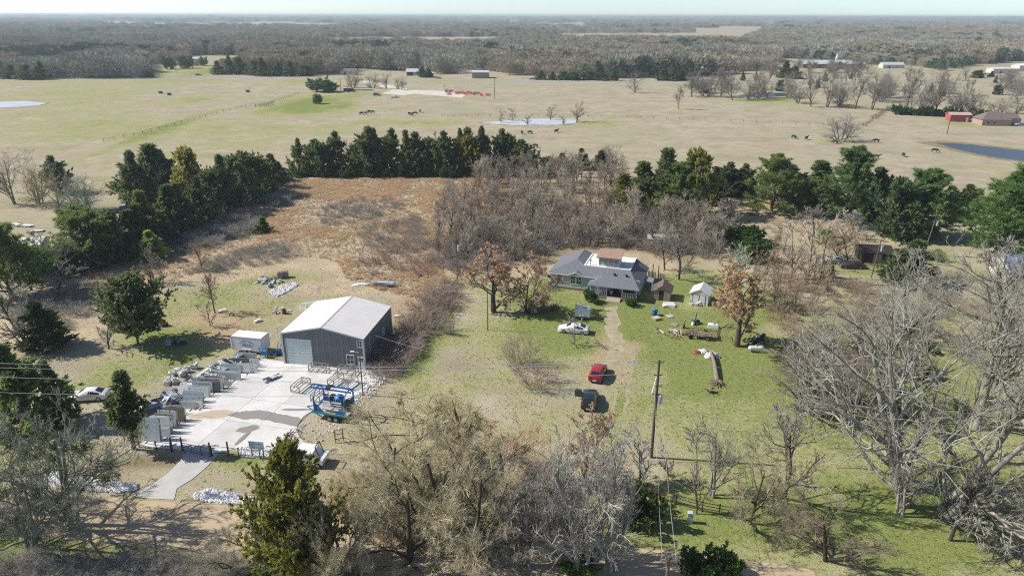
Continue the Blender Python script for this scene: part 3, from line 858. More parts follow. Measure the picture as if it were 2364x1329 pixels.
# the yards
plant('yard_cedar', 318, 793, 630, 'solitary broad dark cedar with bare lower trunk, left of the white trailer', 118, v=0)
plant('cedar', 60, 985, 800, 'bushy bright cedar at the left edge beside the parked white car', 170, v=0, tint=(1.2, 1.35, 1.0))
plant('slim_cedar', 150, 985, 830, 'narrow dark cedar between the bushy cedar and the white car', 60, tint=(.95, 1.1, .9))
plant('thin_cedar', 312, 1035, 848, 'thin cedar with bare trunk beside the stone slab racks', 62, tint=(1.1, 1.2, .95))
plant('slim_cedar', 110, 800, 690, 'small dense cedar on bare stems at the left edge', 90, tint=(.8, .95, .9))
plant('grove', 75, 800, 625, 'tall pale brush tree behind the small dense cedar', 150, v=0, tint=(1.0, 1.02, 1.0))
plant('grove', 130, 690, 615, 'grey bare shrub tree at the edge of the cedar belt', 110, v=1, tint=(1.0, 1.02, 1.0))
plant('sapling', 248, 808, 715, 'leaning bare sapling left of the solitary broad cedar', 80, tint=(.9, 1, .9))
plant('sapling', 480, 755, 690, 'thin bare sapling in the yard right of the red mower', 46)
plant('grove', 500, 722, 622, 'upright brown bare tree behind the white trailer', 62, v=2, tint=(1.0, .85, .7))
plant('grove', 352, 655, 565, 'forked bare tree at the edge of the orange grass', 66, v=0, tint=(.9, .8, .7))
plant('sapling', 372, 655, 590, 'thin bare sapling leaning on the forked bare tree', 36)
plant('grove', 465, 622, 545, 'single brown bare tree in the orange grass', 54, v=1, tint=(.95, .8, .65))
plant('sapling', 570, 478, 426, 'small grey bare tree at the far cedar belt', 34, tint=(1.5, 1.5, 1.5))
plant('slim_cedar', 362, 600, 530, 'bright green young pine at the end of the cedar belt', 52, tint=(2.0, 2.2, 1.1))
plant('cedar', 606, 537, 500, 'round little cedar alone in the orange grass', 32, tint=(1.1, 1.2, .8))
plant('leafy', 1150, 718, 575, 'brown leaved tree beside the house, the left one of two', 130, v=0)
plant('leafy', 1210, 722, 580, 'brown leaved tree beside the house, the one nearer its wall', 120, v=1)
plant('leafy', 1698, 793, 600, 'big brown leaved tree right of the white metal shed', 140, v=0, tint=(1.1, 1.05, .95))
plant('grove', 1690, 700, 560, 'pale topped bare tree behind the white metal shed', 120, v=2, tint=(1.3, 1.4, 1.15))
plant('shrub', 1205, 848, 765, 'vase shaped bare shrub alone on the front lawn', 92, cat='shrub', v=0, tint=(1.1, 1, .95))
plant('shrub', 1240, 890, 835, 'tangled brush heap below the vase shaped lawn shrub', 120, cat='shrub', v=1, tint=(.9, .85, .8))
plant('shrub', 1035, 768, 722, 'small bare shrub near the fence line of the front lawn', 52, cat='shrub', v=2)
plant('sapling', 1320, 795, 725, 'bare little tree in front of the white sedan', 46)
plant('grove', 1565, 642, 515, 'dark straight bare tree behind the wooden shed', 110, v=1, tint=(.8, .75, .72))
plant('grove', 1537, 622, 540, 'dark bare tree at the back gate of the house', 80, v=2, tint=(.85, .8, .75))
plant('sapling', 660, 1035, 975, 'bare little tree at the corner of the concrete yard', 90, tint=(.9, .85, .8))
plant('evergreen', 1362, 696, 660, 'tall clipped green shrub at the left porch corner', 26, cat='shrub', v=0, tint=(1, 1.1, .8))
plant('evergreen', 1358, 692, 668, 'smaller clipped green shrub in front of the porch railing', 22, cat='shrub', v=1, pos=at(1373, 700), hm=1.5, tint=(1, 1.1, .8))
plant('evergreen', 1458, 706, 682, 'clipped green shrub at the right porch corner', 26, cat='shrub', v=0, hm=1.7, tint=(1, 1.1, .8))
plant('evergreen', 1478, 1205, 1120, 'dark evergreen shrub beside the rail fence', 105, cat='shrub', v=1, tint=(.8, .75, .6))
plant('evergreen', 1640, 1345, 1262, 'dark evergreen shrub at the lower edge of the road verge', 130, cat='shrub', v=0, tint=(.8, .9, .7))
plant('evergreen', 1340, 1322, 1285, 'green leafy bush at the foot of the pale poplars', 80, cat='shrub', v=0, tint=(1.3, 1.5, 1))
plant('evergreen', 650, 1345, 1290, 'green vine clump under the leaning bare tree', 110, cat='shrub', v=1, tint=(1.2, 1.5, .9))
plant('evergreen', 1740, 600, 548, 'dark evergreen thicket bush beyond the brown leaved tree', 90, cat='shrub', v=1, tint=(.8, .95, .7))
plant('evergreen', 1700, 560, 510, 'dark evergreen bush behind the house thicket', 110, cat='shrub', v=0, tint=(.6, .7, .6))
plant('slim_cedar', 2085, 650, 552, 'cedar behind the grey bare tree under the leaning pole', 100, tint=(1, 1.1, 1.0))
plant('grove', 1930, 602, 512, 'round brown bare tree beside the small dark pond', 130, v=0, tint=(1.15, .9, .68))
plant('grove', 1962, 604, 525, 'brown bare tree leaning over the dark trailer', 80, v=1, tint=(1.1, .88, .68))
plant('slim_cedar', 1915, 640, 612, 'tiny young cedar in the grass near the parked dark shed', 18, tint=(1.3, 1.6, 1))
plant('sapling', 1888, 655, 480, 'tall thin bare tree, rightmost of the row by the brown thicket', 60, tint=(1.4, 1.35, 1.3))
plant('sapling', 1862, 650, 505, 'tall thin bare tree, middle of the row by the brown thicket', 56, tint=(1.5, 1.45, 1.4))
plant('sapling', 1832, 645, 490, 'tall thin bare tree, leftmost of the row by the brown thicket', 60, tint=(1.3, 1.2, 1.15))
plant('grove', 1880, 545, 470, 'pale bare tree cluster at the small dark pond, left side', 80, v=2, tint=PALE)
plant('grove', 1960, 545, 480, 'pale bare tree at the front bank of the small dark pond', 90, v=1, tint=PALE)
# cedar belt running diagonally on the left
belt = [(28, 690, 505, 'pine', 130, BRIGHT), (70, 670, 545, 'pine', 110, (1.2, 1.4, 1)), (112, 648, 570, 'cedar', 70, DARK), (158, 632, 560, 'cedar', 80, DARK), (205, 606, 452, 'pine', 150, BRIGHT),
        (232, 618, 515, 'cedar', 80, DARK), (262, 600, 480, 'cedar', 90, DARK), (300, 588, 470, 'cedar', 90, (.9, .95, .8)), (335, 575, 455, 'cedar', 85, DARK), (350, 562, 428, 'cedar', 80, OLIVE), (392, 548, 420, 'cedar', 90, (.85, .95, .8)),
        (428, 532, 405, 'cedar', 80, DARK), (462, 516, 395, 'cedar', 80, DARK), (442, 470, 333, 'cedar', 80, OLIVE), (498, 498, 372, 'cedar', 80, DARK), (525, 486, 345, 'cedar', 85, (.9, 1, .85)), (558, 470, 352, 'cedar', 80, DARK),
        (592, 452, 332, 'cedar', 96, (1, 1.05, .8)), (625, 432, 345, 'cedar', 80, DARK), (648, 418, 368, 'cedar', 50, DARK)]
for i, (x, y, t, k, w, c) in enumerate(belt):
    plant(k, x, y, t + (y - t) * (.04 + .1 * ((i * 37) % 10) / 10), '%s %s, %s from the left in the diagonal belt' % ('tall green' if k == 'pine' else 'dense dark' if c is DARK else 'olive tinged' if c is OLIVE else 'deep green', 'pine' if k == 'pine' else 'cedar', ordinal(i + 1)), w * .86, 'diagonal tree belt beside the orange grass field', c)
for i, (x, y, t, w) in enumerate([(318, 470, 345, 80), (350, 462, 332, 100), (395, 455, 345, 80)]):
    plant('cedar', x, y, t, 'cedar behind the diagonal belt at its middle, %s from the left' % ordinal(i + 1), w, 'back row cedars of the diagonal belt', [DARK, (1, 1.1, .9), DARK][i])
plant('grove', 362, 466, 350, 'silvery bare tree wrapped in the back row cedars', 80, v=0, tint=(1.3, 1.3, 1.3))
plant('cedar_row', 145, 445, 358, 'small layered cedar behind the bare trees at the left edge', 52, tint=DARK)
for i, (x, y, t, w, c) in enumerate([(40, 470, 342, 95, (1, 1, .85)), (92, 472, 358, 90, (1.3, 1.15, .8)), (132, 480, 395, 80, (1.2, 1.1, .85)), (188, 490, 392, 100, (.9, 1.05, .85)), (215, 500, 400, 90, (.9, 1.05, .85))]):
    plant('pecan', x, y, t, 'bare spreading tree on the neighbouring lot, %s from the left' % ordinal(i + 1), w, 'bare trees on the neighbouring left lot', c)
plant('grove', 150, 640, 525, 'olive bare tree in front of the white roof on the left', 110, v=1, tint=(.95, .9, .65))
# cedars along the far side of the orange field
far_row = [(690, 318), (722, 322), (752, 325), (782, 303), (822, 330), (845, 290), (872, 296), (905, 297), (938, 300), (968, 305), (1000, 318), (1030, 300), (1058, 296), (1088, 294), (1120, 290), (1150, 296), (1182, 308), (1212, 320)]
for i, (x, t) in enumerate(far_row):
    c = [DARK, (1, 1.1, .9), (.8, .85, .8), OLIVE, DARK, (1, 1.05, .9)][(i * 5 + i // 3) % 6] if i % 4 else (1.15, 1.15, .85)
    plant('cedar_row' if i % 2 else 'cedar', x, 402 + (i % 3), t, '%s cedar, %s from the left in the row across the far field edge' % ('olive' if c is OLIVE else 'dark green', ordinal(i + 1)), 40 + (i * 7 % 4) * 6, 'cedar row across the far field edge', c)
for i, (x, t) in enumerate([(800, 325), (890, 318), (985, 335), (1020, 305)]):
    plant('grove', x, 402, t, 'bare twiggy tree among the far row cedars, %s from the left' % ordinal(i + 1), 60, 'bare trees among the far row cedars', (1, .95, .9))
for i in range(26):
    x = 690 + i * 21
    plant('evergreen', x + PLANT_RNG.uniform(-6, 6), 408 + PLANT_RNG.uniform(-3, 3), 380 + PLANT_RNG.uniform(-6, 8), 'low evergreen shrub under the far row cedars', 36, 'low shrubs under the far row cedars', (.8, .85, .7), cat='shrub')
# evergreens right of the thicket
right_row = [(1258, 395, 362, 'cedar', 40, DARK), (1300, 392, 352, 'cedar', 40, (1, 1, .8)), (1340, 390, 343, 'cedar', 44, (.9, 1, .85)), (1392, 392, 345, 'cedar', 46, (1, 1, .8)), (1445, 478, 398, 'cedar', 70, OLIVE), (1490, 485, 372, 'cedar', 80, (1.2, 1.15, .8)),
             (1530, 495, 343, 'cedar', 90, (1, 1.05, .85)), (1572, 500, 372, 'pine', 90, BRIGHT), (1606, 500, 345, 'cedar', 80, OLIVE), (1640, 470, 385, 'cedar', 60, DARK), (1668, 452, 372, 'cedar_row', 50, DARK), (1702, 452, 385, 'cedar_row', 44, DARK), (1725, 448, 378, 'cedar_row', 44, (.9, 1, .9)),
             (1780, 488, 355, 'pine', 110, (1.3, 1.32, .95)), (1832, 472, 382, 'cedar_row', 60, DARK), (1868, 492, 408, 'pine', 80, BRIGHT), (1895, 470, 372, 'cedar', 90, (.9, 1, .9)), (1955, 505, 336, 'pine', 110, (.95, 1.1, 1)), (2020, 505, 383, 'cedar_row', 70, DARK), (2052, 500, 420, 'cedar', 50, (.9, 1, .9)),
             (2085, 548, 410, 'cedar', 100, (.9, 1.1, 1)), (2125, 545, 388, 'pine', 120, (1.0, 1.2, 1)), (2192, 508, 428, 'cedar_row', 50, (1, 1, .8)), (2232, 510, 424, 'cedar_row', 50, (1, 1, .8)), (2310, 585, 400, 'pine', 150, (.95, 1.2, .9)), (2362, 600, 380, 'pine', 170, (.95, 1.2, .9))]
for i, (x, y, t, k, w, c) in enumerate(right_row):
    plant(k, x, y, t, '%s %s, %s from the left in the evergreen row right of the thicket' % ('bright green' if c is BRIGHT or c[0] > 1.2 and k == 'pine' else 'olive' if c is OLIVE else 'deep green', 'pine' if k == 'pine' else 'cedar', ordinal(i + 1)), w * 1.08, 'evergreen row right of the thicket', c, v=1 if k == 'pine' and i not in (17,) else None)
for i, (x, y, t) in enumerate([(2160, 600, 575), (1905, 560, 530)]):
    plant('pine', x, y, t, ['young bright pine at the big pine by the dark pond', 'young bright pine left of the small dark pond'][i], 50, None, (1.6, 1.8, 1), v=2)
# bare woods behind the house
poly = [(1000, 600), (1020, 470), (1085, 428), (1180, 415), (1262, 385), (1330, 378), (1415, 392), (1470, 450), (1560, 500), (1680, 505), (1715, 560), (1640, 610), (1560, 592), (1500, 572), (1300, 570), (1240, 600), (1090, 608), (1050, 640)]
R = random.Random(3)
woods = []
tries = 0
while len(woods) < 190 and tries < 20000:
    tries += 1
    x, y = R.uniform(1000, 1720), R.uniform(378, 640)
    if not inpoly(np.array(x), np.array(y), poly):
        continue
    g = at(x, y)
    if all((g - q).length > 2.35 for q, _, _ in woods):
        woods.append((g, x, y))
for g, x, y in woods:
    zone = 'left of the house' if x < 1260 else 'straight behind the house' if x < 1500 else 'behind the two sheds'
    c = R.choice([(1.05, 1.0, .92), (1.15, 1.08, .98), (.98, .95, .88), (1.4, 1.34, 1.24), (1.5, 1.46, 1.38)])
    plant('woods', x, y, 0, 'thin %s bare tree %s the thicket %s' % ('pale' if c[0] > 1.3 else 'brown' if c[0] > 1.1 else 'grey', 'at the front edge of' if y > 545 else 'in the middle of' if y > 455 else 'at the far side of', zone), None, 'bare thicket trees %s' % zone, c, hm=R.uniform(5.5, 9.6) * (1.1 if y < 450 else .95), pos=g)
fill_stuff('thicket_undergrowth', 'low bare undergrowth of the thicket behind the house', 200, [(1000, 610), (1060, 520), (1240, 470), (1500, 480), (1690, 530), (1640, 600), (1500, 580), (1300, 568), (1240, 590), (1080, 640)], 'shrub', 1.3, 3.0, 1.6, seed=4)
fill(34, [(900, 560), (1010, 560), (1075, 620), (1040, 660), (930, 640), (830, 640), (800, 600), (850, 590)], 'shrub', 'reddish bare bramble shrub at the field edge behind the workshop', 'brambles behind the workshop', 1.0, 1.9, [(1.1, .8, .75), (1.2, .9, .9), (.9, .75, .7)], 2.2, seed=5)
fill(40, [(1040, 655), (1062, 655), (1010, 740), (960, 800), (915, 870), (870, 890), (855, 862), (900, 815), (925, 780), (985, 700)], 'shrub', 'tangled bare bramble along the fence line right of the workshop', 'brambles along the workshop fence line', 1.5, 3.0, [(1.1, 1.02, .98), (1.15, 1.02, 1.02), (1, .92, .86)], 1.3, seed=6)
fill_stuff('grey_brush', 'grey bare brush strip in the orange field', 46, [(395, 555), (450, 510), (560, 485), (620, 500), (590, 540), (520, 560), (430, 590)], 'grey_shrub', 1.2, 2.4, 1.8, seed=7)
fill_stuff('olive_brush', 'grey green brush near the far end of the cedar belt', 26, [(590, 470), (640, 440), (680, 455), (640, 480)], 'grey_shrub', 1.2, 2.2, 1.6, seed=8)
fill_stuff('low_brush', 'low olive grey brush in the middle of the orange field', 40, [(720, 500), (790, 462), (900, 460), (960, 475), (880, 500), (800, 520), (740, 520)], 'grey_shrub', .7, 1.5, 1.8, seed=9)
fill_stuff('edge_brush', 'dark bare brush along the mown edge of the orange field', 30, [(560, 580), (640, 565), (690, 590), (640, 610), (520, 625), (420, 640), (470, 610)], 'grey_shrub', .8, 1.6, 1.8, seed=10)
fill_stuff('field_brush', 'grey brown brush in the field left of the thicket', 34, [(840, 520), (960, 500), (1000, 540), (980, 580), (880, 590), (830, 560)], 'shrub', .9, 1.8, 2.2, seed=11)
fill_stuff('rough_brush', 'dull bare brush on the rough ground under the cedar belt', 28, [(40, 760), (30, 700), (120, 690), (240, 640), (300, 650), (260, 700), (200, 740), (120, 790)], 'grey_shrub', .8, 1.9, 2.4, seed=12)
fill(54, [(1755, 690), (1740, 600), (1800, 560), (1900, 620), (1930, 690), (1880, 740), (1800, 740)], 'sapling', 'thin bare sapling in the brown brush beyond the right lawn', 'saplings of the brown brush', 3.0, 6.0, [(1, .85, .72), (1.1, .95, .8)], 1.7, cat='tree', seed=13)
fill(36, [(1770, 680), (1800, 610), (1900, 640), (2050, 690), (2060, 800), (1960, 860), (1860, 800), (1790, 740)], 'shrub', 'brown bare shrub in the brush beyond the right lawn', 'brown shrubs beyond the right lawn', 1.4, 2.8, [(1, .82, .7), (1.1, .95, .85)], 2.4, seed=14)
fill(26, [(1810, 830), (1900, 790), (1990, 850), (1960, 940), (1880, 940), (1830, 900)], 'shrub', 'brown leafless shrub under the tall pale trees', 'shrubs under the tall pale trees', 1.6, 3.2, [(.95, .8, .72), (.8, .7, .62)], 2.0, seed=15)
fill(30, [(2090, 660), (2364, 620), (2364, 860), (2200, 860), (2080, 780)], 'shrub', 'grey bare shrub beneath the trees at the right edge', 'grey shrubs at the right edge', 1.5, 3.5, [(.9, .85, .8), (1.1, 1.1, 1.05)], 3.0, seed=16)
fill_stuff('bank_brush', 'dark tangled brush on the near bank of the dirt road', 44, [(-20, 1300), (260, 1302), (480, 1312), (640, 1325), (640, 1390), (0, 1390)], 'grey_shrub', 1.0, 1.9, 1.5, seed=17)
fill(14, [(770, 1215), (850, 1130), (1100, 1110), (1270, 1150), (1300, 1260), (1180, 1240), (900, 1215)], 'shrub', 'tan bare shrub beneath the roadside thicket trees', 'shrubs beneath the roadside thicket', 1.6, 3.4, [(1.2, 1.05, .8), (1.0, .85, .68)], 2.0, seed=18)
fill(22, [(1850, 470), (1960, 540), (1850, 560), (1740, 520), (1760, 490)], 'shrub', 'low tan brush clump by the small dark pond', 'tan brush by the small dark pond', .8, 1.5, [(1.5, 1.15, .9)], 2.6, seed=19)
# middle distance: pasture trees
plant('pecan', 1940, 327, 252, 'lone bare oak standing in the middle of the right pasture', 82, v=0, tint=(.8, .8, .78))
plant('pecan', 1468, 214, 160, 'lone rounded bare tree below the highway', 60, v=1, tint=(.8, .78, .74))
plant('grove', 1567, 253, 195, 'narrow bare tree alone left of the pasture grove', 34, v=2, tint=(.9, .85, .8))
plant('evergreen', 745, 212, 176, 'round grey green live oak near the white gravel track', 62, cat='tree', v=0, tint=(.7, .95, .95), name='live_oak_tree')
plant('evergreen', 735, 240, 216, 'small grey bush below the round live oak', 18, cat='shrub', v=1, tint=(.8, 1, .9))
for i, (x, y, t, w) in enumerate([(815, 203, 157, 46), (861, 204, 163, 34), (892, 205, 165, 34), (924, 207, 172, 30)]):
    plant('pecan', x, y, t, 'bare tree along the white gravel track, %s from the left' % ordinal(i + 1), w, 'bare trees along the gravel track', (.85, .82, .74))
for i, (x, y, t, w) in enumerate([(1160, 283, 250, 22), (1180, 278, 248, 30), (1218, 288, 262, 22), (1270, 276, 240, 26), (1300, 287, 265, 20)]):
    plant('sapling', x, y, t, 'dead bare snag at the pale pond, %s from the left' % ordinal(i + 1), w, 'dead snags at the pale pond', (.8, .75, .7))
plant('grove', 1330, 282, 232, 'leaning reddish bare tree at the right end of the pale pond', 40, v=0, tint=(.9, .72, .64))
pasture = [(1600, 224, 175), (1628, 222, 168), (1660, 225, 178), (1695, 232, 172), (1724, 230, 178), (1748, 228, 160), (1775, 226, 175), (1822, 226, 172), (1838, 237, 190), (1875, 246, 150), (1905, 247, 160), (1938, 246, 175), (1972, 252, 168), (2008, 253, 150), (2035, 235, 160), (2092, 258, 160),
           (2112, 262, 178), (2140, 266, 172), (2160, 265, 168), (2194, 268, 196), (2228, 270, 190), (2252, 272, 205), (2300, 262, 225), (2340, 262, 228), (2318, 205, 165), (2350, 240, 195)]
for i, (x, y, t) in enumerate(pasture):
    plant('pecan' if i % 3 else 'grove', x, y, t, 'grey bare tree of the pasture grove, %s from the left' % ordinal(i + 1), [58, 66, 74][i % 3], 'bare trees of the right pasture grove', (.82, .8, .76))
for i, x in enumerate(range(2070, 2290, 20)):
    plant('evergreen', x, 264 + (x - 2070) * .05, 238 + (i % 3) * 5 + (x - 2070) * .05, 'dark evergreen bush along the fence by the pasture grove', 28, 'evergreen bushes by the pasture grove', (.6, .75, .7), cat='shrub')
belt2 = [(1590, 1700, 196, 216), (1700, 1850, 168, 212), (1840, 2000, 172, 205), (2000, 2180, 178, 232), (2180, 2364, 182, 250)]
R6 = random.Random(66)
zn = ['left of the pale church', 'below the church annex', 'in front of the church steeple', 'behind the pasture grove', 'behind the red shed']
for bi, (x0, x1, y0, y1) in enumerate(belt2):
    for i in range(9):
        x, y = R6.uniform(x0, x1), R6.uniform(y0, y1)
        plant(['grove', 'pecan', 'woods'][i % 3], x, y, 0, 'distant bare tree standing %s' % zn[bi], None, 'distant bare trees %s' % zn[bi], R6.choice([(.82, .8, .76), (.95, .85, .75), (.75, .75, .72)]), hm=R6.uniform(9, 15), pos=at(x, y))
    for i in range(3):
        x, y = R6.uniform(x0, x1), R6.uniform(y0, y1)
        plant('cedar', x, y, 0, 'distant dark evergreen standing %s' % zn[bi], None, 'distant evergreens %s' % zn[bi], (.7, .85, .8), hm=R6.uniform(5, 8), pos=at(x, y))
for i in range(16):
    x, y = R6.uniform(1838, 2010), R6.uniform(160, 172)
    plant(['grove', 'pecan'][i % 2], x, y, 0, 'bare tree half hiding the distant church', None, 'bare trees half hiding the church', (.8, .76, .7), hm=R6.uniform(9, 14), pos=at(x, y))
# trees standing out along the highway
R2 = random.Random(12)
hw = [(25, 182, 150), (60, 184, 148), (92, 184, 140), (340, 178, 152), (505, 172, 140), (528, 172, 128), (552, 172, 130), (590, 174, 138), (610, 176, 132), (640, 176, 142), (668, 176, 140), (710, 176, 148), (975, 178, 152), (988, 179, 158), (1250, 184, 162), (1275, 185, 165), (1300, 185, 164), (1322, 185, 165), (1345, 185, 166), (1368, 185, 164), (1390, 186, 164), (1415, 186, 163), (1530, 186, 152), (1552, 187, 158), (1575, 186, 160), (1812, 180, 140), (1835, 182, 152), (2255, 180, 162), (2287, 178, 164)]
for i, (x, y, t) in enumerate(hw):
    plant('cedar', x, y, t, 'small dark cedar beside the distant highway, %s from the left' % ordinal(i + 1), R2.uniform(24, 34), 'dark cedars beside the distant highway', (.75, .85, .8))
for i, (x, y, t, w) in enumerate([(390, 160, 125, 26), (430, 158, 124, 30), (470, 152, 128, 20)]):
    plant('evergreen', x, y, t, 'round pale green tree in the yard of the distant left house, %s from the left' % ordinal(i + 1), w, 'round trees by the distant left house', (.9, 1.05, .8), cat='tree', name='round_tree')
# ------------------------------------------------------------------ uncountable cover, scattered with geometry nodes
PROTO_COL = {}
def scatter(name, label, pts, rots, scales, idx, sources, kind='stuff'):
    """one object: points carrying instances of a few small source meshes"""
    c = bpy.data.collections.new(name + '_sources')
    for i, (me) in enumerate(sources):
        so_ = bpy.data.objects.new('%s_source_%02d' % (name, i), me)
        c.objects.link(so_)
    me = bpy.data.meshes.new(name)
    n = len(pts)
    me.vertices.add(n); me.vertices.foreach_set('co', np.asarray(pts, np.float32).ravel())
    for nm, typ, dat, fld in (('rot', 'FLOAT_VECTOR', rots, 'vector'), ('scl', 'FLOAT_VECTOR', scales, 'vector'), ('idx', 'INT', idx, 'value')):
        a = me.attributes.new(nm, typ, 'POINT')
        a.data.foreach_set(fld, np.asarray(dat, np.int32 if typ == 'INT' else np.float32).ravel())
    o = tag(link(name, me), label, kind=kind)
    ng = bpy.data.node_groups.new(name + '_scatter', 'GeometryNodeTree')
    ng.interface.new_socket('Geometry', in_out='INPUT', socket_type='NodeSocketGeometry')
    ng.interface.new_socket('Geometry', in_out='OUTPUT', socket_type='NodeSocketGeometry')
    gi, go = ng.nodes.new('NodeGroupInput'), ng.nodes.new('NodeGroupOutput')
    ci = ng.nodes.new('GeometryNodeCollectionInfo')
    ci.inputs['Collection'].default_value = c
    ci.inputs['Separate Children'].default_value = True
    ci.inputs['Reset Children'].default_value = True
    ip = ng.nodes.new('GeometryNodeInstanceOnPoints')
    ip.inputs['Pick Instance'].default_value = True
    def attr(nm, typ):
        a = ng.nodes.new('GeometryNodeInputNamedAttribute'); a.data_type = typ
        a.inputs['Name'].default_value = nm
        return a.outputs[0]
    ng.links.new(gi.outputs[0], ip.inputs['Points'])
    ng.links.new(ci.outputs[0], ip.inputs['Instance'])
    ng.links.new(attr('idx', 'INT'), ip.inputs['Instance Index'])
    ng.links.new(attr('rot', 'FLOAT_VECTOR'), ip.inputs['Rotation'])
    ng.links.new(attr('scl', 'FLOAT_VECTOR'), ip.inputs['Scale'])
    ng.links.new(ip.outputs[0], go.inputs[0])
    md = o.modifiers.new('scatter', 'NODES'); md.node_group = ng
    return o
for b_ in BRUSH:
    scatter(*b_)
RN = np.random.default_rng(42)
# ---- grass tufts: a fan of slim blades, about 1 m tall at scale 1
def tuft(seed, n, spread, w, m):
    R = np.random.default_rng(seed)
    p = np.concatenate([R.normal(0, .16, (n, 2)), np.zeros((n, 1))], 1)
    d = unit(np.concatenate([R.normal(0, spread, (n, 2)), np.ones((n, 1))], 1))
    L = R.uniform(.55, 1.0, (n, 1))
    s = unit(np.cross(d, R.normal(0, 1, (n, 3)))) * w
    v = np.stack([p - s, p + s, p + d * L], 1).reshape(-1, 3)
    me = np_mesh('tuft', v, None, np.arange(n * 3).reshape(-1, 3), False)
    me.materials.append(m)
    return me
m_broom = leaf_mat('broomsedge', (0.68, 0.52, 0.345), (0.60, 0.45, 0.29), 4, .5, .35)
m_straw = leaf_mat('straw', (0.52, 0.45, 0.325), (0.44, 0.375, 0.265), 4, .5, .35)
m_weed = leaf_mat('dead_weeds', (0.36, 0.31, 0.25), (0.28, 0.24, 0.195), 4, .4, .35)
m_green = leaf_mat('green_blades', (0.25, 0.29, 0.10), (0.19, 0.23, 0.08), 4, .5, .4)
src = [tuft(1, 26, .28, .022, m_broom), tuft(2, 26, .35, .02, m_straw), tuft(3, 22, .6, .016, m_weed), tuft(4, 30, .5, .02, m_green)]
def sample_cover(pt_px):
    pass
field = [(560, 470), (640, 430), (700, 415), (1010, 412), (1230, 408), (1240, 470), (1060, 560), (1010, 600), (1035, 650), (950, 690), (870, 668), (800, 645), (780, 605), (690, 592), (560, 600), (420, 640), (300, 650), (150, 640), (330, 560), (450, 500)]
cand = np.stack([RN.uniform(-120, 60, 130000), RN.uniform(115, 225, 130000)], -1)
u_, v_ = to_px(cand[:, 0], cand[:, 1])
ok = inpoly(u_, v_, field)
cand = cand[ok]
n1 = vnoise(cand[:, 0], cand[:, 1], 7, 31) * .5 + vnoise(cand[:, 0], cand[:, 1], 2.4, 32) * .5
u_, v_ = to_px(cand[:, 0], cand[:, 1])
dark = np.zeros(len(cand))
for (a, b, ra, rb) in [(830, 495, 110, 26), (480, 550, 110, 40), (640, 460, 50, 25), (880, 590, 90, 40), (560, 600, 120, 18)]:
    dark += np.exp(-(((u_ - a) / ra) ** 2 + ((v_ - b) / rb) ** 2))
kind_ = np.where(n1 + RN.normal(0, .07, len(cand)) - dark * .35 > .455, 0, np.where(RN.random(len(cand)) < .45 + dark * .3, 2, 1))
keep = RN.random(len(cand)) < np.where(kind_ == 0, .95, .5)
cand, kind_ = cand[keep], kind_[keep]
n = len(cand)
sc = RN.uniform(.4, .85, n) * np.where(kind_ == 0, 1.15, .8)
scatter('broomsedge_grass', 'orange broomsedge and dead weeds covering the rough field', np.c_[cand, np.zeros(n)], np.c_[np.zeros((n, 2)), RN.uniform(0, 6.28, n)], np.c_[sc * 1.1, sc * 1.1, sc], kind_, src)
# ---- short lawn and verge tufts
def verge(name, label, x0, x1, y0, y1, n, pick, smin, smax, avoid=()):
    c = np.stack([RN.uniform(x0, x1, n), RN.uniform(y0, y1, n)], -1)
    u, v = to_px(c[:, 0], c[:, 1])
    k = (u > -60) & (u < 2430) & (v < 1400)
    for p in avoid:
        k &= ~inpoly(u, v, p)
    c, u, v = c[k], u[k], v[k]
    nn = vnoise(c[:, 0], c[:, 1], 5, 55)
    k = RN.random(len(c)) < .25 + nn
    c = c[k]; m = len(c)
    s = RN.uniform(smin, smax, m)
    scatter(name, label, np.c_[c, np.zeros(m)], np.c_[np.zeros((m, 2)), RN.uniform(0, 6.28, m)], np.c_[s * 1.6, s * 1.6, s], RN.choice(pick, m), src)
PADPX = [(300, 1035), (330, 1000), (380, 900), (480, 820), (640, 780), (690, 690), (860, 680), (930, 715), (905, 800), (885, 870), (845, 900), (800, 1000), (740, 1060), (500, 1050), (410, 1160), (300, 1150)]
DRVPX = [(1385, 700), (1430, 700), (1445, 770), (1460, 800), (1440, 850), (1410, 900), (1395, 960), (1330, 960), (1350, 860), (1390, 810)]
ROADPX = [(-400, 1140), (0, 1140), (300, 1163), (600, 1185), (900, 1210), (1200, 1243), (1500, 1283), (1900, 1330), (1900, 1420), (1450, 1345), (1000, 1292), (600, 1260), (0, 1215), (-400, 1190)]
HOUSEPX = [(1260, 670), (1260, 620), (1300, 575), (1500, 580), (1510, 620), (1475, 705), (1355, 700)]
verge('lawn_grass', 'short dry grass of the lots and road verges', -70, 110, 46, 130, 60000, [1, 3, 3, 3, 2], .06, .2, (PADPX, DRVPX, ROADPX, HOUSEPX))
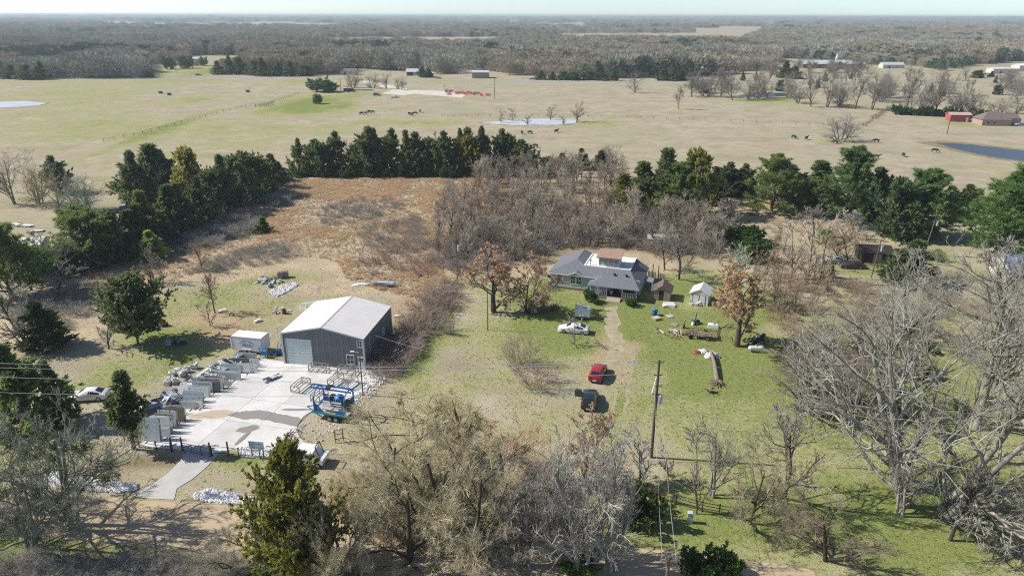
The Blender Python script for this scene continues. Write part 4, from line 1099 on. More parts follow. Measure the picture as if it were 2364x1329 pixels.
# ---- white broken stone beds
def rock(seed, m):
    bm = bmesh.new()
    bmesh.ops.create_icosphere(bm, subdivisions=1, radius=.5)
    r = random.Random(seed)
    for v in bm.verts:
        v.co *= r.uniform(.65, 1.15); v.co.z *= .6; v.co.x *= 1.2
    me = bpy.data.meshes.new('rock'); bm.to_mesh(me); bm.free()
    me.materials.append(m)
    return me
m_rock = mat('white_rock', (0.82, 0.81, 0.80), (0.68, 0.67, 0.66), 3, .9, spec=.1, rnd=.35)
rocks = [rock(i, m_rock) for i in range(4)]
def bed(name, label, poly, n, smin, smax, seed):
    R = np.random.default_rng(seed)
    P = [at(*p) for p in poly]
    x0, x1, y0, y1 = min(p.x for p in P), max(p.x for p in P), min(p.y for p in P), max(p.y for p in P)
    c = np.stack([R.uniform(x0, x1, n), R.uniform(y0, y1, n)], -1)
    k = inpoly(c[:, 0], c[:, 1], [(p.x, p.y) for p in P]); c = c[k]; m = len(c)
    s = R.uniform(smin, smax, m)
    if name == 'rock_bed' and n > 1000:
        sheet('stone_base', P, .02, mat('stone_base', (.58, .57, .55), (.40, .385, .35), 1.5, .95, world_space=True, spec=0), 'pale stone dust under the ' + label, jag=.3, seed=seed)
    scatter(name, label, np.c_[c, s * .12 + R.uniform(0, .1, m)], R.uniform(0, 6.28, (m, 3)), np.c_[s, s, s], R.integers(0, 4, m), rocks)
bed('rock_bed', 'white broken stone bank right of the concrete driveway', [(450, 1140), (480, 1130), (520, 1136), (560, 1144), (590, 1152), (580, 1165), (530, 1163), (470, 1158), (448, 1150)], 3400, .12, .38, 1)
bed('rock_bed', 'white broken stone bank left of the concrete driveway', [(95, 1095), (140, 1085), (200, 1100), (260, 1112), (318, 1118), (315, 1132), (270, 1138), (200, 1132), (120, 1118)], 5200, .12, .38, 2)
bed('rock_bed', 'white stone rubble between the yard fence and the concrete', [(545, 1035), (580, 1030), (640, 1042), (720, 1050), (735, 1062), (660, 1060), (560, 1055)], 2600, .1, .34, 3)
bed('rock_bed', 'white stone pile in the grass behind the workshop', [(618, 675), (640, 664), (680, 652), (690, 658), (665, 674), (640, 686)], 1400, .15, .4, 4)
bed('rock_bed', 'loose stone chips around the blue trailer', [(680, 1010), (690, 975), (720, 965), (800, 985), (760, 1010), (735, 1060)], 170, .06, .3, 6)
bed('rock_bed', 'white rubble at the right corner of the concrete yard', [(848, 862), (895, 858), (890, 880), (872, 905), (840, 930), (815, 960), (812, 930)], 420, .12, .36, 7)
bed('leaf_litter', 'scattered pale chips beside the stone slab racks', [(205, 985), (310, 985), (330, 1040), (290, 1045)], 260, .08, .3, 8)

# ---- woodland beyond the highway, one mass
m_wood_a = mat('wood_crowns', (0.405, 0.375, 0.275), (0.33, 0.30, 0.22), 6, 1, spec=0, rnd=.3)
m_wood_b = mat('wood_crowns_warm', (0.41, 0.345, 0.25), (0.34, 0.285, 0.205), 6, 1, spec=0, rnd=.3)
m_wood_c = mat('wood_crowns_green', (0.145, 0.185, 0.12), (0.105, 0.14, 0.09), 6, 1, spec=0, rnd=.3)
m_wood_d = mat('wood_crowns_grey', (0.41, 0.40, 0.325), (0.325, 0.315, 0.255), 6, 1, spec=0, rnd=.3)
def puff(seed, m, n, flat, conic=False, twig=True):
    """one far crown, unit height: a few hundred twig-like slivers filling a dome, with a stem"""
    R = np.random.default_rng(seed)
    z = R.random(n) ** .8
    rr = (np.sqrt(R.random(n)) * .5 * (1.05 - z) * flat * 1.6) if conic else np.sqrt(R.random(n)) * flat * .55 * np.sqrt(np.clip(1 - (z * 1.35 - .5) ** 2, .05, 1))
    an = R.uniform(0, 6.28, n)
    p = np.stack([np.cos(an) * rr, np.sin(an) * rr, (.12 if not conic else .04) + z * .85], -1)
    d = unit(p - np.array([0, 0, .1]) + R.normal(0, .25, (n, 3)))
    L = R.uniform(.10, .24, (n, 1)) if twig else R.uniform(.08, .16, (n, 1))
    s = unit(np.cross(d, R.normal(0, 1, (n, 3)))) * (.016 if twig else .04)
    v = np.stack([p - s, p + s, p + d * L], 1).reshape(-1, 3)
    t = np.arange(n * 3).reshape(-1, 3)
    v2, q2 = MB().cyl((0, 0, -.02), (0, 0, .5), .02, .008, 4).v, None
    k = len(v)
    v = np.concatenate([v, np.array([tuple(x) for x in v2])])
    q = np.array([(k + i, k + (i + 1) % 4, k + 4 + (i + 1) % 4, k + 4 + i) for i in range(4)])
    me = np_mesh('crown', v, q, t, False)
    me.materials.append(m)
    return me
puffs = [puff(1, m_wood_a, 420, .75), puff(2, m_wood_a, 420, .9), puff(3, m_wood_b, 420, .8), puff(4, m_wood_d, 420, .8), puff(5, m_wood_d, 380, .95), puff(6, m_wood_c, 380, .55, True, False), puff(7, m_wood_c, 320, .7, False, False), puff(8, m_wood_b, 420, .95)]
# where the wood stands, measured off the photograph: rows of photo pixels turned into ground
edge = [(-200, 183), (0, 183), (330, 181), (345, 150), (500, 147), (515, 172), (780, 174), (800, 158), (950, 166), (1000, 172), (1060, 172), (1065, 165), (1140, 165), (1180, 176), (1440, 181), (1600, 180), (1790, 160), (1800, 138), (1850, 140), (1990, 152), (2100, 152), (2170, 165), (2260, 150), (2364, 140), (2600, 130)]
clear = [(1450, 1610, 92, 101), (1790, 1860, 136, 160), (2050, 2260, 93, 98), (1250, 1420, 64, 69), (1700, 2364, 51, 55.5), (1500, 1680, 150, 158), (1450, 1650, 68, 71), (430, 560, 128, 160)]
pts_, scl_, id_ = [], [], []
def wood(d0, d1, n, hmul, seed):
    R = np.random.default_rng(seed)
    y = np.sqrt(R.uniform(d0 ** 2, d1 ** 2, n)); x = R.uniform(-.84, .84, n) * y
    u, v = to_px(x, y)
    e = np.interp(u, [p[0] for p in edge], [p[1] for p in edge])
    k = v < e - R.uniform(0, 1.2, n)
    for a, b, c, d in clear:
        k &= ~((u > a) & (u < b) & (v > c) & (v < d))
    # meadows open up in the wood further out
    nn = vnoise(x + 9000, y + 9000, 420, 71) * .6 + vnoise(x + 9000, y * .5 + 9000, 900, 72) * .4
    k &= ~((y > 1100) & (nn > .575))
    x, y, u, v = x[k], y[k], u[k], v[k]
    m = len(x)
    n2 = vnoise(x + 9000, y * .6 + 9000, 130, 73) * .6 + vnoise(x + 9000, y + 9000, 34, 74) * .4
    ever = R.random(m) < np.clip((n2 - .5) * 4.5, .03, .85) * np.where(u < 900, 1.2, .8)
    h = (6 + 9 * vnoise(x + 9000, y + 9000, 70, 76)) * R.uniform(.8, 1.25, m) * np.where(ever, .95, 1.0)
    pick = np.where(ever, R.choice([5, 5, 6], m), np.where(vnoise(x + 9000, y + 9000, 110, 75) > .56, R.choice([2, 7, 7, 0], m), np.where(vnoise(x + 9000, y + 9000, 150, 77) > .5, R.choice([3, 4], m), R.choice([0, 1], m))))
    pts_.append(np.c_[x, y, np.zeros(m)]); s = h * hmul
    scl_.append(np.c_[s * R.uniform(.9, 1.3, m), s * R.uniform(.9, 1.3, m), h * (1 + (hmul - 1) * .25)]); id_.append(pick)
wood(560, 1000, 11500, 1.15, 1)
wood(1000, 1900, 26000, 1.25, 2)
wood(1900, 3600, 22000, 1.9, 3)
wood(3600, 7000, 16000, 3.2, 4)
wood(7000, 14000, 12000, 6.0, 5)
P_ = np.concatenate(pts_); S_ = np.concatenate(scl_); I_ = np.concatenate(id_)
scatter('woodland', 'leafless woodland stretching to the horizon beyond the highway', P_, np.c_[np.zeros((len(P_), 2)), RN.uniform(0, 6.28, len(P_))], S_, I_, puffs)
# ------------------------------------------------------------------ buildings
def window(parent, name, c, w, h, rows, cols, facing='Y-', fm=None, gm=None, label=None, bar=.05):
    """sash window proud of a wall: frame bars as one part, each pane a sub-part; facing Y- or X+ in the parent's frame"""
    fm = fm or mat('white_paint', (.78, .78, .76), (.72, .72, .70), 2, .5)
    gm = gm or glass('window_glass')
    def b(mb, x, z, sx, sz, d0, dep):
        if facing == 'Y-':
            mb.box((c[0] + x, c[1] - d0, c[2] + z), (sx, dep, sz))
        else:
            mb.box((c[0] + d0, c[1] + x, c[2] + z), (dep, sx, sz))
    fr = MB()
    for s in (-1, 1):
        b(fr, s * (w / 2 + .04), 0, .09, h + .18, .035, .07)
        b(fr, 0, s * (h / 2 + .045), w, .09, .036, .07)
    for i in range(1, cols):
        b(fr, -w / 2 + w * i / cols, 0, bar, h, .03, .05)
    for i in range(1, rows):
        for k in range(cols):
            b(fr, -w / 2 + w * (k + .5) / cols, -h / 2 + h * i / rows, w / cols - bar, bar, .031, .05)
    f = fr.build(name, fm, parent)
    if label:
        f['label'] = label
    for i in range(cols):
        for j in range(rows):
            p = MB(); b(p, -w / 2 + w * (i + .5) / cols, -h / 2 + h * (j + .5) / rows, w / cols - bar, h / rows - bar, .012, .02)
            p.build('pane', gm, f)
    return f
m_white = mat('white_paint', (.78, .78, .76), (.72, .72, .70), 2, .5)
# ---- grey metal workshop
FL, FR = at(658, 838.5), at(843.5, 853.5)
ws_rz = math.atan2(FR.y - FL.y, FR.x - FL.x)
WW, WD, EZ, AZ = (FR - FL).length, 11.6, 4.75, 6.0
ws = thing('workshop', 'charcoal metal workshop with pale roof beside the concrete yard', 'building', FL, ws_rz)
m_wall = mat('charcoal_sheet', (.185, .197, .207), (.165, .175, .185), 1.5, .5, .0, spec=.35)
m_roof = mat('roof_sheet', (.73, .695, .645), (.67, .64, .60), .6, .45, spec=.3)
m_trim = mat('pale_trim', (.55, .57, .57), (.5, .52, .52), 2, .5)
m_door = mat('pale_door', (.60, .68, .66), (.55, .63, .61), 1.5, .5)
top_z = lambda u: EZ + (AZ - EZ) * (1 - abs(u - WW / 2) / (WW / 2))
NP = 13
pw = (WW - .3) / NP
for i in range(NP):
    u0, u1 = .15 + i * pw, .15 + (i + 1) * pw
    g = .012
    segs = [(u0, u1, 0.0)]
    d0, d1 = .55, 4.2
    if u1 > d0 and u0 < d1:
        segs = []
        if u0 < d0: segs.append((u0, d0, 0.0))
        segs.append((max(u0, d0), min(u1, d1), 4.05))
        if u1 > d1: segs.append((d1, u1, 0.0))
    mb = MB()
    for a, b_, z0 in segs:
        pl = [(a + g, z0), (b_ - g, z0), (b_ - g, top_z(b_) - .03), (a + g, top_z(a) - .03)]
        if a < WW / 2 < b_:
            pl.insert(3, (WW / 2, AZ - .03))
        mb.prism(pl, .05, 'Y', .0)
        for r in (.25, .75):
            uu = a + (b_ - a) * r
            mb.box((uu, -.018, (z0 + top_z(uu)) / 2 - .03), (.07, .035, top_z(uu) - z0 - .12))
    mb.build('wall_panel', m_wall, ws)
for i in range(NP):
    v0 = .1 + i * (WD - .2) / NP; v1 = .1 + (i + 1) * (WD - .2) / NP
    mb = MB().box((WW - .025, (v0 + v1) / 2, EZ / 2 - .02), (.05, v1 - v0 - .024, EZ - .04))
    for r in (.25, .75):
        mb.box((WW + .018, v0 + (v1 - v0) * r, EZ / 2 - .05), (.035, .07, EZ - .16))
    mb.build('wall_panel', m_wall, ws)
mb = MB().box((.025, WD / 2, EZ / 2 - .02), (.05, WD - .2, EZ - .04))
for i in range(24):
    mb.box((-.018, .4 + i * (WD - .8) / 23, EZ / 2 - .05), (.035, .07, EZ - .16))
mb.build('wall_panel', m_wall, ws)
MB().prism([(.1, 0), (WW - .1, 0), (WW - .1, EZ - .03), (WW / 2, AZ - .04), (.1, EZ - .03)], .05, 'Y', WD - .05).build('wall_panel', m_wall, ws)
for s, nm in ((0, 'l'), (1, 'r')):
    n = 10
    for k in range(n):
        va, vb = -.16 + k * (WD + .32) / n, -.16 + (k + 1) * (WD + .32) / n
        e = -.14 if s == 0 else WW + .14
        ez = EZ - .14 * (AZ - EZ) / (WW / 2)
        mb = MB().slabpoly([(e, va + .006, ez + .04), (WW / 2, va + .006, AZ + .04), (WW / 2, vb - .006, AZ + .04), (e, vb - .006, ez + .04)], .03)
        mb.build('roof_panel', m_roof, ws)
MB().add([(WW / 2 - .16, -.17, AZ + .025), (WW / 2, -.17, AZ + .065), (WW / 2 + .16, -.17, AZ + .025), (WW / 2 - .16, WD + .17, AZ + .025), (WW / 2, WD + .17, AZ + .065), (WW / 2 + .16, WD + .17, AZ + .025)],
         [(0, 1, 4, 3), (1, 2, 5, 4), (0, 2, 1), (3, 4, 5)]).build('ridge_cap', mat('ridge_grey', (.36, .35, .34), (.55, .53, .51), 6, .6), ws)
for x, y in ((.0, 0), (WW, 0), (0, WD), (WW, WD)):
    MB().box((x, y, EZ / 2 - .03), (.26, .2, EZ - .06)).build('corner_trim', m_trim, ws)
for s in (-1, 1):
    MB().bar((WW / 2 + s * .02, -.13, AZ - .02), (WW / 2 + s * (WW / 2 + .1), -.13, EZ - .06), .05, .2).build('rake_trim', m_trim, ws)
gd = MB().box((2.375, .03, 2.0), (3.6, .02, 4.0)).build('garage_door', mat('door_backing', (.35, .4, .39)), ws)
for k in range(9):
    MB().box((2.375, .0, .22 + k * .445), (3.58, .04, .425)).build('slat', m_door, gd)
for x in (.5, 4.25):
    MB().box((x, -.03, 2.02), (.1, .06, 4.08)).build('door_trim', m_trim, ws)
window(ws, 'window', (11.35, -.03, 3.95), .62, .95, 2, 2, label='small upper window over the door', bar=.06)
window(ws, 'window', (9.85, -.03, 1.45), .95, 1.3, 2, 2, label='larger ground floor window', bar=.06)
window(ws, 'window', (WW + .03, 7.8, 2.3), .8, 1.0, 2, 2, 'X+')
dr = MB().box((11.36, -.05, 1.02), (.86, .06, 2.04)).build('door', m_white, ws)
for i in range(3):
    for j in range(2):
        MB().box((11.11 + i * .25, -.085, 1.42 + j * .28), (.2, .02, .23)).build('pane', glass('window_glass'), dr)
MB().box((11.68, -.1, 1.0), (.05, .06, .12)).build('handle', mat('steel', (.5, .5, .5), rough=.35, metal=.8), dr)
MB().tube([(WW + .06, 2.2, 4.2), (WW + .06, 2.2, .6)], .04, 6).build('conduit', m_trim, ws)
MB().box((WW + .3, .6, .45), (.5, .8, .9)).build('air_unit', mat('hvac', (.45, .47, .47)), ws)
# ---- house
h_rz = rad(-18.0)
HO = Vector((6.9, 120.3, 0))
hs = thing('house', 'pale green house with grey shingle roof and rooftop sun room', 'house', HO, h_rz)
m_sid = mat('pale_siding', (.44, .50, .47), (.39, .45, .42), 1.2, .7)
m_shin = mat('grey_shingle', (.205, .215, .235), (.12, .127, .14), 7, .9, bump=.3, bscale=12, spec=.1, stretch=(.5, 1.4, 1))
m_mem = mat('white_membrane', (.76, .74, .71), (.66, .63, .58), .8, .6)
m_brick = mat('brick_skirt', (.27, .17, .12), (.20, .13, .09), 5, .9)
m_tan_roof = mat('tan_roof', (.36, .235, .175), (.31, .20, .15), 2, .8)
def clap(a, b, z0, z1, ny):
    """overlapping boards between plan points a and b, face towards the outside"""
    mb = MB(); n = int((z1 - z0) / .2)
    a, b = Vector(a), Vector(b); d = (b - a).normalized(); nn = Vector((d.y, -d.x))
    for i in range(n):
        z = z0 + i * (z1 - z0) / n; zz = z0 + (i + 1) * (z1 - z0) / n
        q = [(a + nn * .035, z), (b + nn * .035, z), (b + nn * .012, zz), (a + nn * .012, zz), (a - nn * .06, z), (b - nn * .06, z), (b - nn * .06, zz), (a - nn * .06, zz)]
        mb.add([(p.x, p.y, k) for p, k in q], [(0, 1, 2, 3), (4, 7, 6, 5), (0, 4, 5, 1), (3, 2, 6, 7), (0, 3, 7, 4), (1, 5, 6, 2)])
    return mb
clap((0, 0), (7.9, 0), .42, 2.95, 1).build('front_wall', m_sid, hs)
clap((7.96, 0), (16.0, 0), .5, 3.1, 1).build('porch_wall', m_sid, hs)
clap((16.06, -.02), (16.06, 9.2), .3, 2.6, 1).build('side_wall', m_sid, hs)
clap((-.06, 9.4), (-.06, .02), .42, 2.95, 1).build('side_wall', m_sid, hs)
clap((16.0, 9.3), (0, 9.3), .42, 3.0, 1).build('back_wall', m_sid, hs)
MB().box((3.95, .02, .2), (7.9, .12, .42)).build('skirting', m_brick, hs)
for k in range(2):
    MB().box((-.03 if k == 0 else 16.03, 4.6, .18), (.1, 9.2, .38)).build('skirting', m_brick, hs)
# roof planes
S = lambda *p: MB().slabpoly(p, .12)
S((-.35, -.35, 2.9), (4, 4.2, 4.62), (4, 9.8, 4.62), (-.35, 9.8, 2.9)).build('roof_slope', m_shin, hs)
S((4.01, 4.2, 4.615), (5.65, 2.5, 3.96), (5.65, 9.8, 3.96), (4.01, 9.8, 4.615)).build('roof_slope', m_shin, hs)
S((-.33, -.36, 2.9), (8.85, -.36, 2.9), (11.7, 2.45, 3.955), (5.64, 2.49, 3.965), (4, 4.19, 4.62)).build('roof_slope', m_shin, hs)
S((7.4, -2.75, 2.4), (11.72, 2.45, 3.96), (8.86, -.38, 2.9), (7.4, -.38, 2.4)).build('porch_roof_slope', m_shin, hs)
S((7.42, -2.77, 2.4), (16.4, -2.77, 2.4), (13.9, 2.5, 3.965), (11.74, 2.47, 3.965)).build('porch_roof_slope', m_shin, hs)
S((16.42, -2.75, 2.4), (16.42, 9.4, 2.4), (13.9, 9.4, 3.98), (13.9, 2.52, 3.975)).build('roof_slope', m_shin, hs)
MB().box((9.76, 6.1, 3.88), (8.2, 7.2, .14)).build('flat_roof', m_mem, hs)
for c, s in (((9.76, 2.48, 4.0), (8.3, .3, .16)), ((13.85, 6.0, 4.0), (.3, 7.0, .2)), ((5.68, 6.0, 4.0), (.24, 7.0, .12))):
    MB().box(c, s).build('parapet', m_mem, hs)
# rooftop sun room
sr = MB()
sr.box((9.9, 5.9, 4.95), (3.7, .1, 2.0)).box((8.1, 4.6, 4.9), (.1, 2.6, 1.9)).box((11.7, 4.6, 4.9), (.1, 2.6, 1.9)).box((9.9, 3.3, 4.06), (3.6, .12, .3)).box((9.9, 3.3, 5.6), (3.6, .12, .16))
for x in (8.1, 9.0, 9.9, 10.8, 11.7):
    sr.box((x, 3.295, 4.85), (.1, .13, 1.4))
srp = sr.build('sun_room', mat('sunroom_frame', (.62, .63, .62), (.52, .53, .52), 2, .6), hs)
for i in range(4):
    for j in range(2):
        MB().box((8.55 + i * .9, 3.32, 4.55 + j * .68), (.78, .03, .62)).build('pane', glass('sunroom_glass', (.22, .24, .24)), srp)
MB().slabpoly([(7.7, 2.7, 5.72), (12.1, 2.7, 5.72), (12.1, 6.2, 6.25), (7.7, 6.2, 6.25)], .16).build('sun_room_roof', m_tan_roof, hs)
MB().cyl((6.6, 3.3, 3.95), (6.6, 3.3, 4.7), .06).cyl((6.6, 3.3, 4.7), (6.6, 3.3, 4.9), .13).build('vent_pipe', mat('black_metal', (.03, .03, .035), rough=.5), hs)
for x in (11.5, 13.6):
    MB().cyl((x, .55, 3.2), (x, .5, 3.62), .16).cyl((x, .5, 3.62), (x, .5, 3.78), .27, .2).build('roof_vent', mat('black_metal', (.03, .03, .035), rough=.5), hs)
# dormer gable over the double window
MB().slabpoly([(3.35, -.5, 2.92), (4.75, -.5, 3.5), (4.75, 1.25, 3.5), (3.35, .0, 2.92)], .07).build('gable_slope', m_shin, hs)
MB().slabpoly([(6.15, -.5, 2.92), (4.755, -.5, 3.5), (4.755, 1.25, 3.5), (6.15, .0, 2.92)], .07).build('gable_slope', m_shin, hs)
MB().prism([(3.55, 2.9), (5.95, 2.9), (4.75, 3.42)], .05, 'Y', -.42).build('gable_wall', m_sid, hs)
for a, b_ in (((3.3, -.52, 2.88), (4.75, -.52, 3.47)), ((6.2, -.52, 2.88), (4.75, -.52, 3.47))):
    MB().bar(a, b_, .05, .12).build('gable_trim', m_white, hs)
window(hs, 'window', (1.75, -.04, 1.95), .85, 1.35, 2, 1)
for x in (4.2, 5.25):
    window(hs, 'window', (x, -.04, 1.9), .86, 1.4, 2, 2)
MB().bar((-.4, -.42, 2.83), (8.8, -.42, 2.83), .05, .14).build('fascia', m_white, hs)
MB().bar((7.4, -2.83, 2.33), (16.4, -2.83, 2.33), .05, .12).build('fascia', mat('grey_fascia', (.4, .42, .44)), hs)
# porch
m_deck = mat('porch_boards', (.14, .12, .11), (.09, .08, .075), 3, .8)
for k in range(12):
    MB().box((11.9, -2.4 + k * .2 + .1, .52), (8.1, .185, .05)).build('floor_board', m_deck, hs)
for x in (7.95, 9.45, 10.75, 13.45, 15.9):
    MB().box((x, -2.4, 1.42), (.13, .13, 1.78)).build('porch_post', m_white, hs)
def railing(x0, x1):
    mb = MB().box(((x0 + x1) / 2, -2.42, 1.42), (x1 - x0, .09, .07)).box(((x0 + x1) / 2, -2.42, .68), (x1 - x0, .06, .06))
    mb.build('railing', m_white, hs)
    n = int((x1 - x0) / .26)
    for i in range(1, n):
        MB().box((x0 + (x1 - x0) * i / n, -2.42, 1.05), (.09, .05, .68)).build('baluster', m_white, hs)
railing(8.02, 9.38); railing(9.52, 10.68); railing(13.52, 15.83)
MB().box((11.9, -2.44, .3), (8.1, .06, .4)).build('porch_skirt', mat('lattice', (.32, .30, .28)), hs)
m_step = mat('step_wood', (.52, .40, .28), (.45, .34, .24), 3, .8)
for k in range(3):
    MB().box((12.1, -2.62 - k * .34, .42 - k * .15), (2.4, .32, .06)).build('step', m_step, hs)
    MB().box((12.1, -2.76 - k * .34, .32 - k * .15), (2.36, .04, .14)).build('riser', m_white, hs)
d2 = MB().box((12.0, -.06, 1.55), (1.0, .06, 2.05)).build('front_door', mat('dark_door', (.07, .06, .06)), hs)
window(hs, 'window', (9.2, -.05, 1.75), 1.1, 1.2, 2, 2)
window(hs, 'window', (14.5, -.05, 1.75), 1.3, 1.2, 2, 2)
MB().box((9.9, -.7, 1.0), (.9, .6, .9)).build('porch_cabinet', m_white, hs)
MB().box((14.4, -.6, .95), (1.7, .6, .8)).build('porch_bench', mat('porch_wood', (.2, .12, .07)), hs)
MB().cyl((11.4, -1.3, .55), (11.4, -1.3, 1.0), .2).cyl((11.4, -1.3, 1.0), (11.4, -1.3, 1.1), .34, .3).build('porch_urn', m_white, hs)
MB().slabpoly([(16.15, 3.2, 2.2), (16.15, 5.6, 2.2), (17.9, 5.6, 1.8), (17.9, 3.2, 1.8)], .06).build('side_awning', mat('awning', (.30, .33, .36)), hs)
for y in (3.3, 5.5):
    MB().box((17.8, y, .9), (.1, .1, 1.78)).build('awning_post', m_white, hs)
MB().cyl((-.25, -.1, 2.1), (-.18, -.22, 2.2), .34, .3, 14).bar((-.05, 0, 2.0), (-.22, -.15, 2.15), .04).build('satellite_dish', mat('dish_dark', (.05, .05, .055)), hs)
MB().box((7.3, -.25, .65), (.5, .4, 1.2)).build('blue_door_panel', mat('sky_blue', (.06, .22, .42)), hs)
# ---- small wooden shed with a failing roof
os_ = thing('wooden_shed', 'old wooden shed with ragged brown roof beside the house', 'shed', at(1509, 692), rad(-16))
m_oldw = mat('weathered_board', (.36, .32, .27), (.25, .22, .185), 2.5, .95, stretch=(6, 6, .5), world_space=False)
for k in range(10):
    if 3 <= k <= 5:
        continue
    MB().box((.14 + k * .27, 0, .95), (.25, .05, 1.9)).build('plank', m_oldw, os_)
for k in range(11):
    MB().box((2.72, .15 + k * .28, .95), (.05, .25, 1.9)).build('plank', m_oldw, os_)
    MB().box((-.02, .15 + k * .28, .95), (.05, .25, 1.9)).build('plank', m_oldw, os_)
MB().box((1.35, 3.1, .95), (2.7, .05, 1.9)).build('back_wall', m_oldw, os_)
MB().prism([(0, 1.9), (2.7, 1.9), (1.35, 2.75)], .05, 'Y', -.02).build('gable', m_oldw, os_)
m_brn = mat('brown_shingle', (.20, .14, .13), (.13, .095, .09), 5, .95, bump=.4)
MB().slabpoly([(1.35, -.3, 2.84), (3.05, -.3, 1.75), (3.05, 3.3, 1.75), (1.35, 3.3, 2.84)], .07).build('roof_slope', m_brn, os_)
MB().slabpoly([(1.345, -.3, 2.84), (.45, -.1, 2.25), (.3, 1.6, 2.18), (.5, 3.3, 2.3), (1.345, 3.3, 2.84)], .07).build('roof_slope', m_brn, os_)
for k in range(10):
    y = -.1 + k * .36
    MB().bar((.55, y, 2.22), (-.45 - (k * 7 % 3) * .12, y, 1.62), .1, .05).build('rafter', m_oldw, os_)
# ---- white metal shed
wsx = thing('metal_shed', 'small white metal shed with ribbed roof and double doors', 'shed', at(1592, 700), rad(-24))
m_wsh = mat('white_sheet', (.66, .66, .62), (.58, .58, .54), 2, .5)
m_blk = mat('black_metal', (.03, .03, .035), rough=.5)
for k in range(12):
    MB().box((1.5, 0, .09 + k * .16), (3.0, .04, .15)).build('siding_strip', m_wsh, wsx)
    MB().box((3.0, 1.8, .09 + k * .16), (.04, 3.6, .15)).build('siding_strip', m_wsh, wsx)
MB().box((0, 1.8, .97), (.04, 3.6, 1.93)).box((1.5, 3.6, .97), (2.95, .04, 1.93)).build('rear_walls', m_wsh, wsx)
MB().prism([(0, 1.94), (3.0, 1.94), (2.55, 2.4), (1.5, 2.75), (.45, 2.4)], .04, 'Y', -.02).build('gable', m_wsh, wsx)
for s in (-1, 1):
    for k in range(7):
        ya, yb = -.2 + k * .58, -.2 + (k + 1) * .58 - .03
        MB().slabpoly([(1.5, ya, 2.82), (1.5 + s * 1.75, ya, 1.88), (1.5 + s * 1.75, yb, 1.88), (1.5, yb, 2.82)], .03).build('roof_panel', m_wsh, wsx)
        MB().bar((1.5, yb, 2.84), (1.5 + s * 1.75, yb, 1.9), .05, .04).build('roof_rib', m_wsh, wsx)
for k in range(2):
    d = MB().box((.95 + k * 1.06, -.04, .9), (1.0, .03, 1.75)).build('door', m_wsh, wsx)
    for sx in (-.5, .5):
        MB().box((.95 + k * 1.06 + sx, -.065, .9), (.05, .02, 1.8)).build('frame', m_blk, d)
    MB().box((.95 + k * 1.06, -.066, 1.8), (.94, .02, .05)).build('frame', m_blk, d)
for s in (-1, 1):
    MB().bar((1.5, -.05, 2.77), (1.5 + s * 1.55, -.05, 1.93), .04, .06).build('gable_trim', m_blk, wsx)
# ---- far buildings
def barn(name, label, cat, p, w, d, h, ridge, wall_m, roof_m, rz=0.0, along_x=True, doors=(), wins=(), hip=0.0):
    """plain gabled or hipped building; p = front-left corner on the ground, local x to the right, y away"""
    t = thing(name, label, cat, p, rz)
    MB().box((w / 2, .06, h / 2), (w, .12, h)).build('front_wall', wall_m, t)
    MB().box((w - .06, d / 2, h / 2), (.12, d - .26, h)).build('side_wall', wall_m, t)
    MB().box((.06, d / 2, h / 2), (.12, d - .26, h)).build('side_wall', wall_m, t)
    MB().box((w / 2, d - .06, h / 2), (w, .12, h)).build('back_wall', wall_m, t)
    o = .4
    zz = h - o * (ridge / ((d if along_x else w) / 2)) * .5 + .05
    r = h + ridge
    if along_x:
        a, b_ = -o + hip, w + o - hip
        MB().slabpoly([(-o, -o, zz), (w + o, -o, zz), (b_, d / 2, r), (a, d / 2, r)], .12).build('roof_slope', roof_m, t)
        MB().slabpoly([(w + o, d + o, zz), (-o, d + o, zz), (a, d / 2 + .01, r), (b_, d / 2 + .01, r)], .12).build('roof_slope', roof_m, t)
        if hip:
            MB().slabpoly([(w + o, -o + .01, zz), (w + o, d + o - .01, zz), (b_ + .01, d / 2, r)], .12).build('roof_hip', roof_m, t)
            MB().slabpoly([(-o, d + o - .01, zz), (-o, -o + .01, zz), (a - .01, d / 2, r)], .12).build('roof_hip', roof_m, t)
        else:
            for x in (0, w - .12):
                MB().prism([(.1, h), (d - .1, h), (d / 2, r - .15)], .12, 'X', x).build('gable', wall_m, t)
    else:
        MB().slabpoly([(-o, -o, zz), (w / 2, -o, r), (w / 2, d + o, r), (-o, d + o, zz)], .12).build('roof_slope', roof_m, t)
        MB().slabpoly([(w + o, -o, zz), (w / 2 + .01, -o, r), (w / 2 + .01, d + o, r), (w + o, d + o, zz)], .12).build('roof_slope', roof_m, t)
        for y in (0, d - .12):
            MB().prism([(.1, h), (w - .1, h), (w / 2, r - .15)], .12, 'Y', y).build('gable', wall_m, t)
    for x, ww, hh, m_ in doors:
        MB().box((x, -.03, hh / 2), (ww, .06, hh)).build('door', m_, t)
    for x, z, ww, hh in wins:
        w_ = MB().box((x, -.03, z), (ww + .2, .06, hh + .2)).build('window', m_white, t)
        MB().box((x, -.07, z), (ww, .03, hh)).build('pane', glass('window_glass'), w_)
    return t
m_tanwall = mat('tan_sheet', (.30, .25, .205), (.27, .225, .185), .5, .6)
m_red = mat('red_sheet', (.42, .115, .10), (.36, .095, .085), .5, .6)
m_pink = mat('pale_brick', (.42, .30, .255), (.36, .25, .21), 2, .9)
m_brnroof = mat('brown_roof', (.20, .15, .135), (.16, .12, .11), 2, .9)
m_greyroof = mat('grey_metal_roof', (.50, .52, .53), (.44, .46, .48), .5, .45)
m_redbrick = mat('red_brick', (.22, .155, .135), (.18, .13, .115), 2, .9)
m_cream = mat('cream_wall', (.60, .57, .50), (.54, .51, .45), .5, .8)
def span(x0, x1, y):
    a, b_ = at(x0, y), at(x1, y)
    return a, (b_ - a).length
p, w = span(1090, 1128, 181)
